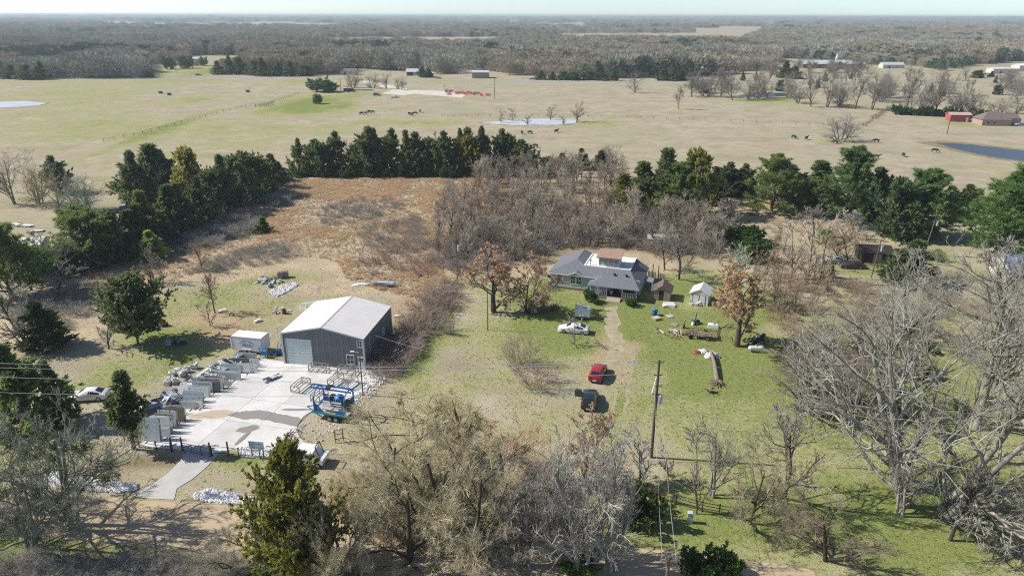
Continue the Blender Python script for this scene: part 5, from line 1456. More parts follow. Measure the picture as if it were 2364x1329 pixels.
barn('storage_building', 'tan metal building with pale roof across the distant highway', 'building', p, w, 12, 4.4, 1.3, m_tanwall, m_greyroof)
p, w = span(2193, 2236, 281)
barn('red_shed', 'red metal shed with white door near the brown roofed house', 'shed', p, w, 6, 3.2, .9, m_red, mat('pink_roof', (.55, .38, .36)), rad(-8), doors=[(w * .82, 1.1, 2.2, m_white)])
p, w = span(2266, 2328, 290)
t = barn('brick_house', 'pale brick house with brown hip roof at the right edge', 'house', p, w, 9, 2.7, 3.0, m_pink, m_brnroof, rad(-6), hip=4.0, wins=[(w * .2, 1.4, 1, 1.2), (w * .42, 1.4, 1, 1.2)])
MB().slabpoly([(w - 1, 3.2, 2.9), (w + 5.5, 3.2, 2.9), (w + 5.5, 7, 4.6), (w - 1, 7, 4.6)], .12).build('garage_roof', m_brnroof, t)
MB().box((w + 3, 5.2, 1.4), (5.6, 3.6, 2.8)).build('garage_wall', m_pink, t)
p, w = span(1853, 1965, 158)
t = barn('church', 'long brick church with pale metal roof and white steeple', 'church', p, w, 16, 4.0, 3.2, m_redbrick, m_greyroof, rad(-3), wins=[(w * k, 2, 1.4, 1.8) for k in (.12, .25, .38, .8, .9)])
MB().box((w * .66, -3.2, 2.2), (9, 6.6, 4.4)).build('porch_wall', m_redbrick, t)
MB().slabpoly([(w * .66 - 5, -7, 4.2), (w * .66, -7, 7.2), (w * .66, 3, 7.2), (w * .66 - 5, 3, 4.2)], .15).build('porch_roof', m_greyroof, t)
MB().slabpoly([(w * .66 + 5, -7, 4.2), (w * .66 + .02, -7, 7.2), (w * .66 + .02, 3, 7.2), (w * .66 + 5, 3, 4.2)], .15).build('porch_roof', m_greyroof, t)
MB().box((w * .66, 2, 7.8), (1.8, 1.8, 2.6)).cyl((w * .66, 2, 9.1), (w * .66, 2, 14.2), 1.1, .05, 8).build('steeple', m_white, t)
MB().box((w * .2, -.2, 5.4), (.01, .01, .01)).build('finial', m_white, t)
for args in [('annex_hall', 'white annex hall directly right of the church', 'building', 1968, 1998, 157, 9, 3.4, 1.6, m_cream, m_greyroof),
             ('pavilion', 'grey roofed pavilion further right of the church', 'building', 2038, 2086, 158, 9, 3.2, 2.2, m_cream, m_greyroof),
             ('farmhouse', 'low farmhouse behind the round trees on the far left', 'house', 408, 450, 152, 10, 2.8, 1.6, m_cream, m_brnroof),
             ('garage', 'white garage behind the far left farmhouse', 'shed', 442, 458, 143, 8, 3.0, 1.4, m_white, m_greyroof),
             ('brown_cottage', 'brown roofed cottage beside the gravel track entrance', 'house', 786, 822, 173, 9, 2.8, 2.0, m_cream, m_brnroof),
             ('white_house', 'white house with open garage beyond the highway', 'house', 938, 968, 175, 10, 3.0, 2.2, m_white, m_greyroof),
             ('mobile_home', 'long white mobile home right of the distant white house', 'house', 975, 1000, 178, 5, 3.0, .6, m_white, m_white),
             ('cottage', 'cream cottage among trees right of the tan building', 'house', 1490, 1516, 160, 9, 3.2, 2.0, m_cream, m_greyroof),
             ('white_barn', 'white barn among the trees left of the church', 'barn', 1682, 1700, 136, 9, 4.0, 1.4, m_white, m_white),
             ('trailer_home', 'small white trailer home below the white barn', 'house', 1585, 1602, 160, 5, 2.8, .6, m_white, m_white),
             ('store_building', 'long white store building at the right edge past the grove', 'building', 2292, 2350, 170, 10, 4.0, .6, m_cream, m_white),
             ('metal_hall', 'white metal hall at the far right edge', 'building', 2352, 2400, 165, 12, 5.0, 1.2, m_cream, m_white),
             ('farm_shed', 'pale roofed farm shed lost in the woods at far left', 'shed', 70, 88, 112, 12, 5.0, 2.6, m_cream, m_white),
             ('billboard_house', 'small pale house right of the church pavilion', 'house', 1752, 1766, 160, 8, 3.0, 1.6, m_cream, m_greyroof)]:
    nm, lb, ct, x0, x1, y, d, h, rg, wm, rm = args
    p, w = span(x0, x1, y)
    barn(nm, lb, ct, p, w, d, h, rg, wm, rm, doors=[(w * .3, 1.4, 2.3, mat('dark_door', (.07, .06, .06)))] if nm != 'white_house' else [(w * .3, 5, 2.8, mat('dark_door', (.07, .06, .06)))], wins=[(w * .65, 1.6, 1.2, 1.2)])  # white_house: wide dark slab paints the shade inside the open garage
# neighbour buildings cut by the frame
p, w = span(40, 92, 597)
barn('white_outbuilding', 'white roofed outbuilding behind the pines at the left edge', 'shed', p, w, 5, 2.8, .8, m_cream, m_white, rad(12))
p, w = span(1990, 2052, 606)
barn('black_barn', 'low black metal barn behind the pale bare trees', 'barn', p, w, 5, 2.2, .9, mat('black_sheet', (.035, .033, .03), (.05, .04, .035), 2, .7), mat('black_sheet', (.035, .033, .03)), rad(-8), doors=[(w * .5, 1.6, 1.9, m_oldw)])
p, w = span(2325, 2440, 655)
barn('blue_roof_house', 'blue roofed house half hidden at the right edge', 'house', p, w, 8, 2.8, 1.8, m_cream, mat('blue_roof', (.10, .17, .27), (.08, .14, .23), 2, .5), rad(-10), wins=[(w * .3, 1.5, 1, 1.2)])
t = thing('open_carport', 'rusty open carport frame in the thicket behind the house', 'carport', at(1497, 572), rad(-6))
for x in (0, 2, 4, 6):
    for y in (0, 3):
        MB().box((x, y, 1.0), (.1, .1, 2.0)).build('post', m_oldw, t)
MB().box((3, 1.5, 2.05), (6.6, 3.4, .07), 0, rad(4)).build('roof_sheet', mat('dull_tin', (.42, .42, .42), (.3, .27, .25), 1.5, .5), t)
# ------------------------------------------------------------------ concrete yard: panels with open joints, driveway, wet stains
def concrete(name, k=1.0):
    m, nt, b = new_mat(name)
    pos = nd(nt, 'ShaderNodeNewGeometry').outputs['Position']
    col = mixc(nt, ramp(nt, noise(nt, pos, .35, 5, .65), .35, .7), tuple(k * v for v in (.74, .725, .70)), tuple(k * v for v in (.63, .61, .58)))
    col = mixc(nt, ramp(nt, noise(nt, pos, 2.2, 5, .7), .5, .8), col, (.47, .45, .42))
    col = mixc(nt, ramp(nt, noise(nt, pos, .13, 4, .6), .56, .68), col, (.46, .445, .41))
    # water lying on the slab: pools with a ragged outline
    def pool(cx, cy, rx, ry, rz):
        mp = nd(nt, 'ShaderNodeMapping', vector_type='TEXTURE')
        mp.inputs['Location'].default_value = (cx, cy, 0); mp.inputs['Rotation'].default_value = (0, 0, rz); mp.inputs['Scale'].default_value = (rx, ry, 1e6)
        nt.links.new(pos, mp.inputs[0])
        ln = nd(nt, 'ShaderNodeVectorMath', operation='LENGTH'); nt.links.new(mp.outputs[0], ln.inputs[0])
        return math_(nt, 'SUBTRACT', 1.0, ln.outputs['Value'])
    def field(specs, k):
        acc = None
        for a, b_, wd in specs:
            A, B = at(*a), at(*b_); c = (A + B) / 2; d = B - A
            e = pool(c.x, c.y, d.length / 2, wd, math.atan2(d.y, d.x))
            acc = e if acc is None else math_(nt, 'MAXIMUM', acc, e)
        n_ = math_(nt, 'MULTIPLY', math_(nt, 'SUBTRACT', noise(nt, pos, .9, 4, .6), .5), k)
        return math_(nt, 'ADD', acc, n_)
    wet = ramp(nt, field([((530, 958), (640, 958), 1.15), ((590, 958), (708, 976), .95), ((630, 968), (720, 985), .6), ((545, 995), (602, 986), .75), ((585, 990), (540, 1032), .35), ((640, 946), (725, 946), .3)], .9), .0, .12)
    rust = ramp(nt, field([((425, 962), (560, 952), 1.25)], .8), .0, .45)
    col = mixc(nt, math_(nt, 'MULTIPLY', rust, .75), col, (.40, .30, .175))
    col = mixc(nt, math_(nt, 'MULTIPLY', wet, .9), col, (.22, .20, .175))
    nt.links.new(col, b.inputs['Base Color'])
    b.inputs['Roughness'].default_value = .8
    return m
m_conc, m_conc_b = concrete('concrete', .9), concrete('concrete_aged', .78)
m_conc2 = mat('concrete_grey', (.50, .485, .46), (.43, .415, .39), .5, .85, world_space=True)
pad = tag(link('concrete_pad', None), 'pale concrete yard in front of the charcoal workshop', kind='structure')
def clip_to(sub, cell):
    """part of the outline sub that falls inside the convex cell"""
    out = list(sub)
    for a, b in zip(cell, cell[1:] + cell[:1]):
        e = b - a; src_, out = out, []
        side = lambda p: e.x * (p.y - a.y) - e.y * (p.x - a.x)
        for p, q in zip(src_, src_[1:] + src_[:1]):
            sp_, sq_ = side(p), side(q)
            if sp_ >= 0: out.append(p)
            if sp_ * sq_ < 0: out.append(p + (q - p) * (sp_ / (sp_ - sq_)))
        if len(out) < 3: return []
    return out
v2 = lambda p: Vector((p.x, p.y))
PAD = [v2(p) for p in px((322, 1030), (345, 990), (378, 950), (420, 912), (470, 872), (540, 840), (600, 826), (660, 836), (850, 852), (886, 860), (868, 884), (838, 906), (790, 925), (728, 944), (700, 962), (686, 985), (690, 1008), (712, 1030), (742, 1044), (728, 1054), (640, 1042), (548, 1034), (500, 1046), (430, 1040))][::-1]
OA = v2(at(460, 1023)); DA = (v2(at(588, 917)) - OA).normalized(); DB = Vector((DA.y, -DA.x))
for i in range(-2, 9):
    for j in range(-6, 6):
        g = .02
        c0 = OA + DA * (i * 5.2) + DB * (j * 4.4)
        cell = [c0 + DA * g + DB * g, c0 + DA * g + DB * (4.4 - g), c0 + DA * (5.2 - g) + DB * (4.4 - g), c0 + DA * (5.2 - g) + DB * g]
        if (cell[1] - cell[0]).cross(cell[2] - cell[1]) < 0: cell.reverse()
        q = clip_to(PAD, cell)
        if len(q) < 3: continue
        area = abs(sum(a.x * b.y - b.x * a.y for a, b in zip(q, q[1:] + q[:1]))) / 2
        if area < .3: continue
        MB().prism([(p.x, p.y) for p in q], .06 + ((i * 3 + j * 5) % 3) * .004, 'Z', .0).build('concrete_panel', m_conc if (i + 2 * j) % 4 else m_conc_b, pad)
drv = px((505, 1046), (480, 1075), (445, 1105), (408, 1128), (402, 1153), (352, 1151), (305, 1146), (345, 1122), (385, 1095), (415, 1065), (432, 1040))
MB().prism([(p.x, p.y) for p in drv], .05).build('concrete_driveway', m_conc2, None, kind='structure', label='flared concrete driveway from the gate to the dirt road')
# ------------------------------------------------------------------ stone slabs
SL = [mat('granite_pale', (.72, .76, .74), (.64, .68, .66), 3, .4), mat('granite_grey', (.47, .51, .51), (.36, .40, .40), 5, .4), mat('granite_dark', (.13, .15, .16), (.09, .10, .11), 5, .35), mat('granite_brown', (.35, .28, .22), (.2, .16, .13), 4, .4),
      mat('granite_white', (.72, .72, .70), (.63, .63, .61), 2, .45), mat('granite_blue', (.40, .48, .53), (.55, .62, .65), 4, .35), mat('granite_green', (.47, .52, .48), (.37, .42, .38), 5, .4)]
SN = ['pale', 'grey', 'charcoal', 'brown veined', 'white', 'blue grey', 'grey green']
# racks from the gate towards the workshop: left px, right px, base row, top row, tones front to back
racks = [(330, 371, 1020, 966, (5, 5, 0)), (368, 393, 1011, 986, (0, 4)), (345, 394, 1003, 960, (0, 0, 4)), (353, 402, 990, 952, (3, 1)), (366, 413, 984, 946, (0, 6)), (380, 428, 975, 938, (3, 3, 4)), (414, 452, 945, 926, (6, 4)), (448, 470, 944, 922, (4, 1)),
         (420, 474, 931, 903, (5, 1, 0)), (432, 488, 917, 892, (0, 0, 4)), (443, 492, 907, 880, (1, 4)), (462, 508, 906, 874, (2, 2)), (468, 518, 900, 868, (4, 3, 0)), (505, 536, 893, 878, (1,)), (500, 556, 878, 858, (6, 4, 0)), (506, 558, 862, 842, (6, 6, 1)), (545, 582, 862, 838, (4, 4)),
         (570, 592, 857, 838, (0, 3)), (535, 590, 843, 826, (2, 6)), (540, 592, 833, 815, (6, 6, 1)), (486, 526, 885, 866, (0, 4, 1)), (478, 514, 870, 852, (1, 6)), (455, 500, 889, 866, (0, 6)), (575, 600, 848, 830, (4, 0)), (388, 420, 960, 936, (0, 1))]
for ri, (x0, x1, y, ty, tones) in enumerate(racks):
    a, b = at(x0, y), at(x1, y)
    w = (b - a).length; h = max(.7, height((x0 + x1) / 2, y, ty) - .1) * .93
    an = math.atan2(b.y - a.y, b.x - a.x) + rad(-7)
    for si, tn in enumerate(tones):
        r = random.Random(ri * 10 + si)
        ww, hh = w * r.uniform(.88, 1.0), h * r.uniform(.86, 1.0)
        o = MB().prism([(0, 0), (ww, 0), (ww, hh * r.uniform(.9, 1)), (ww * .97, hh), (0, hh * r.uniform(.96, 1))], .045, 'Y').build('stone_slab', SL[tn])
        tag(o, '%s stone slab, %s from the front in the %s rack from the gate' % (SN[tn], ordinal(si + 1), ordinal(ri + 1)), 'stone slab', 'stone slabs standing in racks on the concrete yard')
        base = a.lerp(b, .5) + Vector((-math.sin(an), math.cos(an), 0)) * (si * .22 + .06) - Vector((math.cos(an), math.sin(an), 0)) * (w / 2 + r.uniform(-.15, .1))
        o.location = (base.x, base.y, .075)
        o.rotation_euler = (rad(-9 + r.uniform(-2, 2)), 0, an)
    # steel rack: base bars, one leaning upright pair
    t = thing('slab_rack', 'steel A frame slab rack, %s from the gate' % ordinal(ri + 1), 'rack', (a.x, a.y, .07), an, 'steel racks holding the stone slabs')
    m_st = mat('rack_steel', (.06, .065, .07), (.16, .10, .07), 4, .6)
    for q in (.25, .75):
        MB().bar((w * q, -.35, .03), (w * q, 1.1, .03), .06).build('base_bar', m_st, t)
        MB().bar((w * q, .75, .05), (w * q, .98, h * 1.02), .05).build('upright', m_st, t)
# ------------------------------------------------------------------ scrap heap behind the racks
heap = thing('scrap_heap', 'heap of broken stone slabs and offcuts behind the racks', 'scrap heap', at(420, 890))
r = random.Random(8)
m_tw = mat('scrap_timber', (.36, .30, .23), (.27, .22, .17), 3, .9)
hp = at(420, 890)
for i in range(140):
    t_ = r.random()
    c = at(338, 960).lerp(at(545, 832), t_) + Vector((r.gauss(0, .9), r.gauss(0, .7), 0))
    hgt = .12 + .75 * r.random() * (1 - abs(t_ - .5) * .9)
    sx, sy = r.uniform(.7, 2.4), r.uniform(.5, 1.3)
    long_ = i % 5 == 0
    o = MB().prism([(-sx / 2, -sy / 2), (sx / 2, -sy / 2 * r.uniform(.6, 1)), (sx / 2 * r.uniform(.6, 1), sy / 2), (-sx / 2 * r.uniform(.5, 1), sy / 2)], .04, 'Z') if not long_ else MB().box((0, 0, 0), (r.uniform(1.8, 3.2), .14, .1))
    q = o.build('timber' if long_ else 'stone_offcut', m_tw if long_ and i % 2 else SL[r.choice([0, 4, 4, 1, 6, 5, 2])], heap)
    q.location = (c.x - hp.x, c.y - hp.y, hgt)
    q.rotation_euler = (r.uniform(-.9, .9), r.uniform(-.5, .5), r.uniform(0, 6.28))
for i, (x, y) in enumerate([(388, 888), (396, 880), (404, 884), (398, 868), (412, 862), (420, 868), (432, 858), (450, 850)]):
    g = at(x, y)
    rr = random.Random(i)
    bm = bmesh.new(); bmesh.ops.create_cube(bm, size=.8)
    bmesh.ops.subdivide_edges(bm, edges=bm.edges[:], cuts=3, use_grid_fill=True)
    for v in bm.verts:
        k = 1 - .25 * max(0, v.co.length - .5)
        v.co = v.co * k + Vector((rr.gauss(0, .05), rr.gauss(0, .05), rr.gauss(0, .05)))
        if v.co.z > .3:
            v.co.z += rr.uniform(-.18, .1)
    me = bpy.data.meshes.new('sack'); bm.to_mesh(me); bm.free()
    o = tag(link('bulk_sack', me, None, mat('sack_cloth', (.70, .68, .64), (.52, .50, .47), 2.5, .9, bump=.5)), 'white bulk sack on the scrap heap edge, %s from the left' % ordinal(i + 1), 'sack', 'white bulk sacks at the scrap heap')
    o.location = (g.x, g.y, .38); o.rotation_euler = (rr.uniform(-.2, .2), rr.uniform(-.2, .2), rr.uniform(0, 3))
drain = thing('dark_slab_stack', 'dark stone sheets stacked aslant beside the thin cedar', 'stone stack', at(345, 970), rad(38))
for k in range(9):
    q = MB().box((0, 0, 0), (3.0 - k * .12, .07, 1.5 - k * .06)).build('stone_sheet', SL[[2, 1, 5, 2, 1, 3, 2, 5, 2][k]], drain)
    q.location = (.1 * k, k * .17, .72); q.rotation_euler = (rad(-32), 0, 0)
for k in range(5):
    q = MB().tube([(-2.6 + k * .18 + .5 * math.sin(j * .7), j * .45 - 1.2, .16 + .7 * math.sin(max(0, j - .5) * .42)) for j in range(8)], .11, 8).build('ribbed_hose', mat('hose', (.10, .13, .13), (.16, .19, .19), 8, .5), drain, smooth=True)
# ------------------------------------------------------------------ steel frame tables
m_frame = mat('frame_steel', (.30, .29, .27), (.20, .19, .18), 4, .55)
def frame_table(x, y, w, d, h, rz, label):
    g = at(x, y)
    t = thing('frame_table', label, 'metal frame', (g.x, g.y, .07), rad(rz), 'open steel frame tables on the concrete')
    for sx in (0, w):
        for sy in (0, d):
            MB().bar((sx, sy, 0), (sx, sy, h - .04), .09).build('leg', m_frame, t)
    for sy in (0, d):
        MB().bar((.045, sy, h), (w - .045, sy, h), .09).build('rail', m_frame, t)
        MB().bar((.045, sy, .25), (w - .045, sy, .25), .07).build('rail', m_frame, t)
    for k in range(4):
        xx = w * k / 3
        MB().bar((xx, .05, h + .004), (xx, d - .05, h + .004), .08).build('crossbar', m_frame, t)
    for xx in (0, w):
        MB().bar((xx, .045, .25), (xx, d - .045, .25), .07).build('crossbar', m_frame, t)
frame_table(713, 859, 2.6, 1.0, .95, -10, 'open steel table frame against the workshop front, the left one')
frame_table(780, 864, 2.6, 1.0, .95, -10, 'open steel table frame against the workshop front, the right one')
frame_table(672, 906, 1.3, 2.6, .9, -18, 'open steel table frame alone on the concrete left of the blue trailer')
frame_table(757, 892, 1.0, 2.2, 1.0, -24, 'open steel frame directly behind the blue trailer, left one')
frame_table(790, 898, 1.0, 2.2, 1.0, -24, 'open steel frame directly behind the blue trailer, right one')
frame_table(718, 928, 1.3, 2.0, 1.0, -18, 'pale steel frame half hidden by the blue trailer')
t = thing('stone_offcut_stack', 'small stack of stone offcuts on the open concrete', 'stone stack', at(618, 882) + Vector((0, 0, .08)), rad(50))
for k in range(9):
    q = MB().box((0, 0, 0), (.9, .22, .16)).build('stone_block', SL[[1, 4, 2, 1, 6, 1, 4, 1, 2][k]], t)
    q.location = (k % 4 * .55, (k * 5 % 3) * .22, .1 + (k // 4) * .17); q.rotation_euler = (0, 0, r.uniform(-.5, .5))
# ------------------------------------------------------------------ vehicles
m_tyre = mat('tyre', (.022, .022, .024), (.035, .034, .033), 4, .9)
m_rim = mat('rim', (.42, .42, .43), (.3, .3, .31), 3, .35, .7)
m_vgl = glass('car_glass', (.015, .018, .02))
def wheel(parent, x, y, r_, w=.22, s=1):
    tw = MB().cyl((x, y - w / 2, r_), (x, y + w / 2, r_), r_, n=18).build('wheel', m_tyre, parent, smooth=True)
    MB().cyl((x, y - w / 2 - .012 if s < 0 else y + w / 2 - .03, r_), (x, y - w / 2 + .03 if s < 0 else y + w / 2 + .012, r_), r_ * .62, n=14).build('rim', m_rim, tw)
def car(name, label, loc, rz, st, paint, wheels, r_, cab, front_glass, rear_glass, skip_door=None, cat='car', group=None):
    """body lofted through stations (x, z0, zs, zt, w0, ws, wt); glass set proud of the cabin faces"""
    t = thing(name, label, cat, loc, rz, group)
    vs, fs = [], []
    ring = lambda s: [(-s[4], s[1]), (-s[5] * 1.0, (s[1] + s[2]) / 2), (-s[5], s[2]), (-s[6], s[3] - .03), (-s[6] * .8, s[3]), (s[6] * .8, s[3]), (s[6], s[3] - .03), (s[5], s[2]), (s[5], (s[1] + s[2]) / 2), (s[4], s[1])]
    n = 10
    for s in st:
        vs += [(s[0], y, z) for y, z in ring(s)]
    for i in range(len(st) - 1):
        for j in range(n):
            k = (j + 1) % n
            fs.append((i * n + j, i * n + k, (i + 1) * n + k, (i + 1) * n + j))
    fs += [tuple(range(n)), tuple(range((len(st) - 1) * n, len(st) * n))[::-1]]
    MB().add(vs, fs).build('body', paint, t, smooth=True)
    def S(x):
        for a, b in zip(st[:-1], st[1:]):
            if a[0] <= x <= b[0]:
                u = (x - a[0]) / (b[0] - a[0]); return [p + (q - p) * u for p, q in zip(a, b)]
    for s in (-1, 1):
        segs = [(cab[i] + .05, cab[i + 1] - .05) for i in range(len(cab) - 1)]
        for xa, xb in segs:
            p = []
            for x, top in ((xa, 0), (xb, 0), (xb, 1), (xa, 1)):
                q = S(x); k = .12 if not top else .88
                y = q[5] + (q[6] - q[5]) * k; z = q[2] + (q[3] - .03 - q[2]) * k
                p.append((x, s * (y + .012), z + .004))
            mb = MB(); mb.add(p + [(a, b - s * .02, c) for a, b, c in p], [(0, 1, 2, 3), (7, 6, 5, 4), (0, 4, 5, 1), (1, 5, 6, 2), (2, 6, 7, 3), (3, 7, 4, 0)])
            mb.build('side_window', m_vgl, t)
    for nm, (xa, xb) in (('windscreen', front_glass), ('rear_window', rear_glass)):
        p = []
        for x, sy in ((xa, -1), (xa, 1), (xb, 1), (xb, -1)):
            q = S(x); p.append((x, sy * q[6] * .84, q[3] + .012))
        MB().add(p + [(a, b, c - .03) for a, b, c in p], [(0, 1, 2, 3), (7, 6, 5, 4), (0, 4, 5, 1), (1, 5, 6, 2), (2, 6, 7, 3), (3, 7, 4, 0)]).build(nm, m_vgl, t)
    for x in wheels:
        for s in (-1, 1):
            wheel(t, x, s * (st[len(st) // 2][5] - .1), r_, s=s)
    e0, e1 = st[1], st[-2]
    for s in (-1, 1):
        MB().box((e0[0] - .1, s * e0[5] * .78, e0[2] - .06), (.14, .3, .16)).build('tail_light', mat('tail_red', (.35, .02, .02), rough=.2), t)
        MB().box((e1[0] + .04, s * e1[5] * .78, e1[2] - .04), (.12, .3, .14)).build('headlight', mat('lamp_clear', (.7, .72, .74), rough=.15), t)
        MB().box((cab[-1] - .12, s * (S(cab[-1] - .1)[5] + .11), S(cab[-1] - .1)[2] + .08), (.16, .2, .14)).build('mirror', paint, t)
    MB().box((e0[0] - .16, 0, .5), (.03, .5, .14)).build('licence_plate', m_white, t)
    MB().box((st[0][0] - .02, 0, .38), (.06, st[0][4] * 1.9, .16)).build('bumper', mat('bumper_dark', (.05, .05, .055)), t)
    return t
def paint(name, c, rough=.28):
    return mat(name, c, tuple(x * .94 for x in c), 1, rough, 0, spec=.5, coat=.6)
SEDAN = [(-2.42, .38, .70, .78, .70, .78, .62), (-2.28, .26, .84, .96, .84, .88, .70), (-1.92, .24, .90, 1.04, .88, .91, .70), (-1.02, .24, .93, 1.40, .88, .92, .57), (-.3, .24, .93, 1.46, .88, .92, .59), (.32, .24, .93, 1.43, .88, .92, .58), (1.15, .24, .90, 1.0, .88, .92, .74), (1.85, .24, .80, .88, .88, .89, .70), (2.28, .28, .64, .72, .82, .80, .60), (2.42, .36, .54, .6, .64, .66, .5)]
SUV = [(-2.28, .42, .86, .95, .74, .82, .64), (-2.2, .32, 1.0, 1.12, .86, .9, .70), (-1.72, .28, 1.04, 1.62, .90, .93, .62), (-.9, .28, 1.05, 1.68, .90, .93, .62), (.25, .28, 1.05, 1.67, .90, .93, .62), (1.0, .28, 1.02, 1.12, .90, .93, .74), (1.8, .28, .94, 1.02, .90, .91, .72), (2.2, .3, .80, .88, .84, .82, .62), (2.32, .4, .62, .7, .7, .7, .5)]
car('white_sedan', 'white sedan parked on the lawn beside the small cargo trailer', at(1324, 766), rad(167), SEDAN, paint('car_white', (.78, .78, .77)), (-1.42, 1.42), .32, (-1.6, -.45, .95), (.38, 1.1), (-1.84, -1.08))
car('red_suv', 'red sport utility vehicle parked on the gravel driveway', at(1380, 868), rad(72), SUV, paint('car_red', (.36, .018, .03)), (-1.4, 1.42), .36, (-1.62, -.75, .2, .85), (.32, .95), (-2.12, -1.76))
bk = car('black_suv', 'black vehicle with its driver door open behind the red one', at(1360, 930), rad(80), SUV, paint('car_black', (.018, .022, .026)), (-1.4, 1.42), .36, (-1.62, -.75, .2, .85), (.32, .95), (-2.12, -1.76))
dd = MB().box((.75, 1.45, .8), (.07, 1.0, .85), rad(-12)).build('open_door', MATS['car_black'], bk)
MB().box((.75, 1.45, 1.38), (.03, .8, .3), rad(-12)).build('door_glass', m_vgl, dd)
car('parked_white_car', 'white car half hidden by the cedars at the left edge', at(207, 920), rad(188), SEDAN, paint('car_white', (.78, .78, .77)), (-1.42, 1.42), .32, (-1.6, -.45, .95), (.38, 1.1), (-1.84, -1.08))
# small white cargo trailer
def box_trailer(name, label, loc, rz, Lx, W, H, z0, roof_m, axles, nose=.0):
    t = thing(name, label, 'trailer', loc, rz)
    mw = mat('trailer_white', (.74, .76, .75), (.66, .69, .69), 1.2, .45)
    prof = [(0, z0), (Lx, z0), (Lx + nose, z0 + H * .35), (Lx + nose, z0 + H * .8), (Lx + nose * .3 - .05, z0 + H), (0, z0 + H)]
    MB().prism(prof, W, 'Y', -W / 2).build('body', mw, t)
    MB().box((Lx / 2 - .02, 0, z0 + H + .02), (Lx - .06, W - .1, .04)).build('roof', roof_m, t)
    for x in (0, Lx - .05):
        for s in (-1, 1):
            MB().box((x + .02, s * (W / 2 + .01), z0 + H / 2), (.07, .04, H)).build('edge_trim', mat('alu', (.5, .52, .53), rough=.4, metal=.5), t)
    for s in (-1, 1):
        MB().box((Lx / 2, s * (W / 2 + .012), z0 + H - .05), (Lx - .14, .03, .09)).build('top_trim', mat('alu', (.5, .52, .53), rough=.4, metal=.5), t)
    MB().box((-.02, 0, z0 + H / 2), (.04, W - .2, H - .2)).build('rear_door', mw, t)
    for x in axles:
        for s in (-1, 1):
            wheel(t, x, s * (W / 2 + .02), .34, .2, s)
            MB().prism([(x - .45, .62), (x + .45, .62), (x + .3, .78), (x - .3, .78)], .22, 'Y', s * (W / 2 + .02) - .11).build('fender', mw, t)
    MB().bar((Lx + nose, .5, z0 - .03), (Lx + nose + 1.2, 0, z0 - .03), .08).bar((Lx + nose, -.5, z0 - .03), (Lx + nose + 1.2, 0, z0 - .03), .08).build('tow_bar', m_blk, t)
    MB().cyl((Lx + nose + 1.0, 0, .05), (Lx + nose + 1.0, 0, .85), .05).build('jack', m_blk, t)
    return t
box_trailer('cargo_trailer', 'small white cargo trailer with grey roof behind the white sedan', at(1362, 735), rad(171), 2.5, 1.5, 1.45, .5, mat('dull_roof', (.22, .25, .28), (.35, .37, .39), 2, .5), (1.2,))
et = box_trailer('enclosed_trailer', 'large white enclosed trailer lettered SERVICES left of the workshop', at(616, 812), rad(169), 4.7, 2.2, 2.15, .45, mat('trailer_roof', (.76, .75, .74), (.7, .69, .68), 1, .5), (2.0, 2.75), .25)
def lettering(parent, txt, loc, rot, size, m, arc=0.0, name='lettering'):
    c = bpy.data.curves.new(name, 'FONT'); c.body = txt; c.size = size; c.align_x = 'CENTER'; c.extrude = .006
    tmp = bpy.data.objects.new(name, c); COL.objects.link(tmp)
    bpy.context.view_layer.update()
    me = bpy.data.meshes.new_from_object(tmp.evaluated_get(bpy.context.evaluated_depsgraph_get()))
    bpy.data.objects.remove(tmp)
    me.materials.clear()
    o = link(name, me, parent, m)
    o.location = loc; o.rotation_euler = rot
    return o
m_ink = mat('dark_ink', (.06, .09, .10), (.09, .12, .13), 6, .6)
# the side towards the camera is the trailer's +y side after the turn
lettering(et, 'SERVICES', (2.35, 1.118, 1.32), (rad(90), 0, rad(180)), .34, m_ink)
for i, ch in enumerate('DOWLINGS'):
    a = (i - 3.5) / 3.5
    lettering(et, ch, (2.35 - a * 1.05, 1.118, 1.98 - abs(a) ** 2 * .42), (rad(90), rad(-a * 38), rad(180)), .36, m_ink)
MB().box((2.35, 1.12, 1.2), (1.6, .006, .05)).build('lettering_line', m_ink, et)
# blue gantry trailer
bt = thing('gantry_trailer', 'blue tandem axle gantry trailer carrying a blue stone machine', 'trailer', at(722, 966) + Vector((0, 0, .02)), rad(-15))
m_bl = mat('gantry_blue', (.045, .16, .40), (.035, .12, .31), 2, .5); m_tl = mat('teal_edge', (.03, .28, .33), (.025, .23, .28), 2, .5)
BL, BW, DZ = 4.7, 2.5, .98
MB().box((BL / 2, BW / 2, DZ - .06), (BL, BW, .08)).build('deck', mat('deck_plate', (.50, .49, .46), (.36, .34, .31), 2, .7), bt)
for y in (0, BW):
    MB().box((BL / 2, y, DZ - .03), (BL + .1, .1, .2)).build('side_rail', m_tl, bt)
for x in (0, BL):
    MB().box((x, BW / 2, DZ - .05), (.1, BW - .1, .2)).build('end_rail', m_bl, bt)
for x in (2.35, 3.2):
    for s, y in ((-1, .05), (1, BW - .05)):
        wheel(bt, x, y - s * -.1, .38, .22, s)
PH_, TOPZ = 2.5, 3.75
for y in (.06, BW - .06):
    for x, sg in ((.35, 1), (BL - .3, -1)):
        MB().bar((x, y, DZ + .08), (x, y, DZ + 2.05), .15).build('post', m_bl, bt)
        MB().prism([(x, DZ + .08), (x + sg * 1.4, DZ + .08), (x, DZ + 1.45)] if sg > 0 else [(x + sg * 1.4, DZ + .08), (x, DZ + .08), (x, DZ + 1.45)], .03, 'Y', y - .015).build('gusset_plate', m_bl, bt)
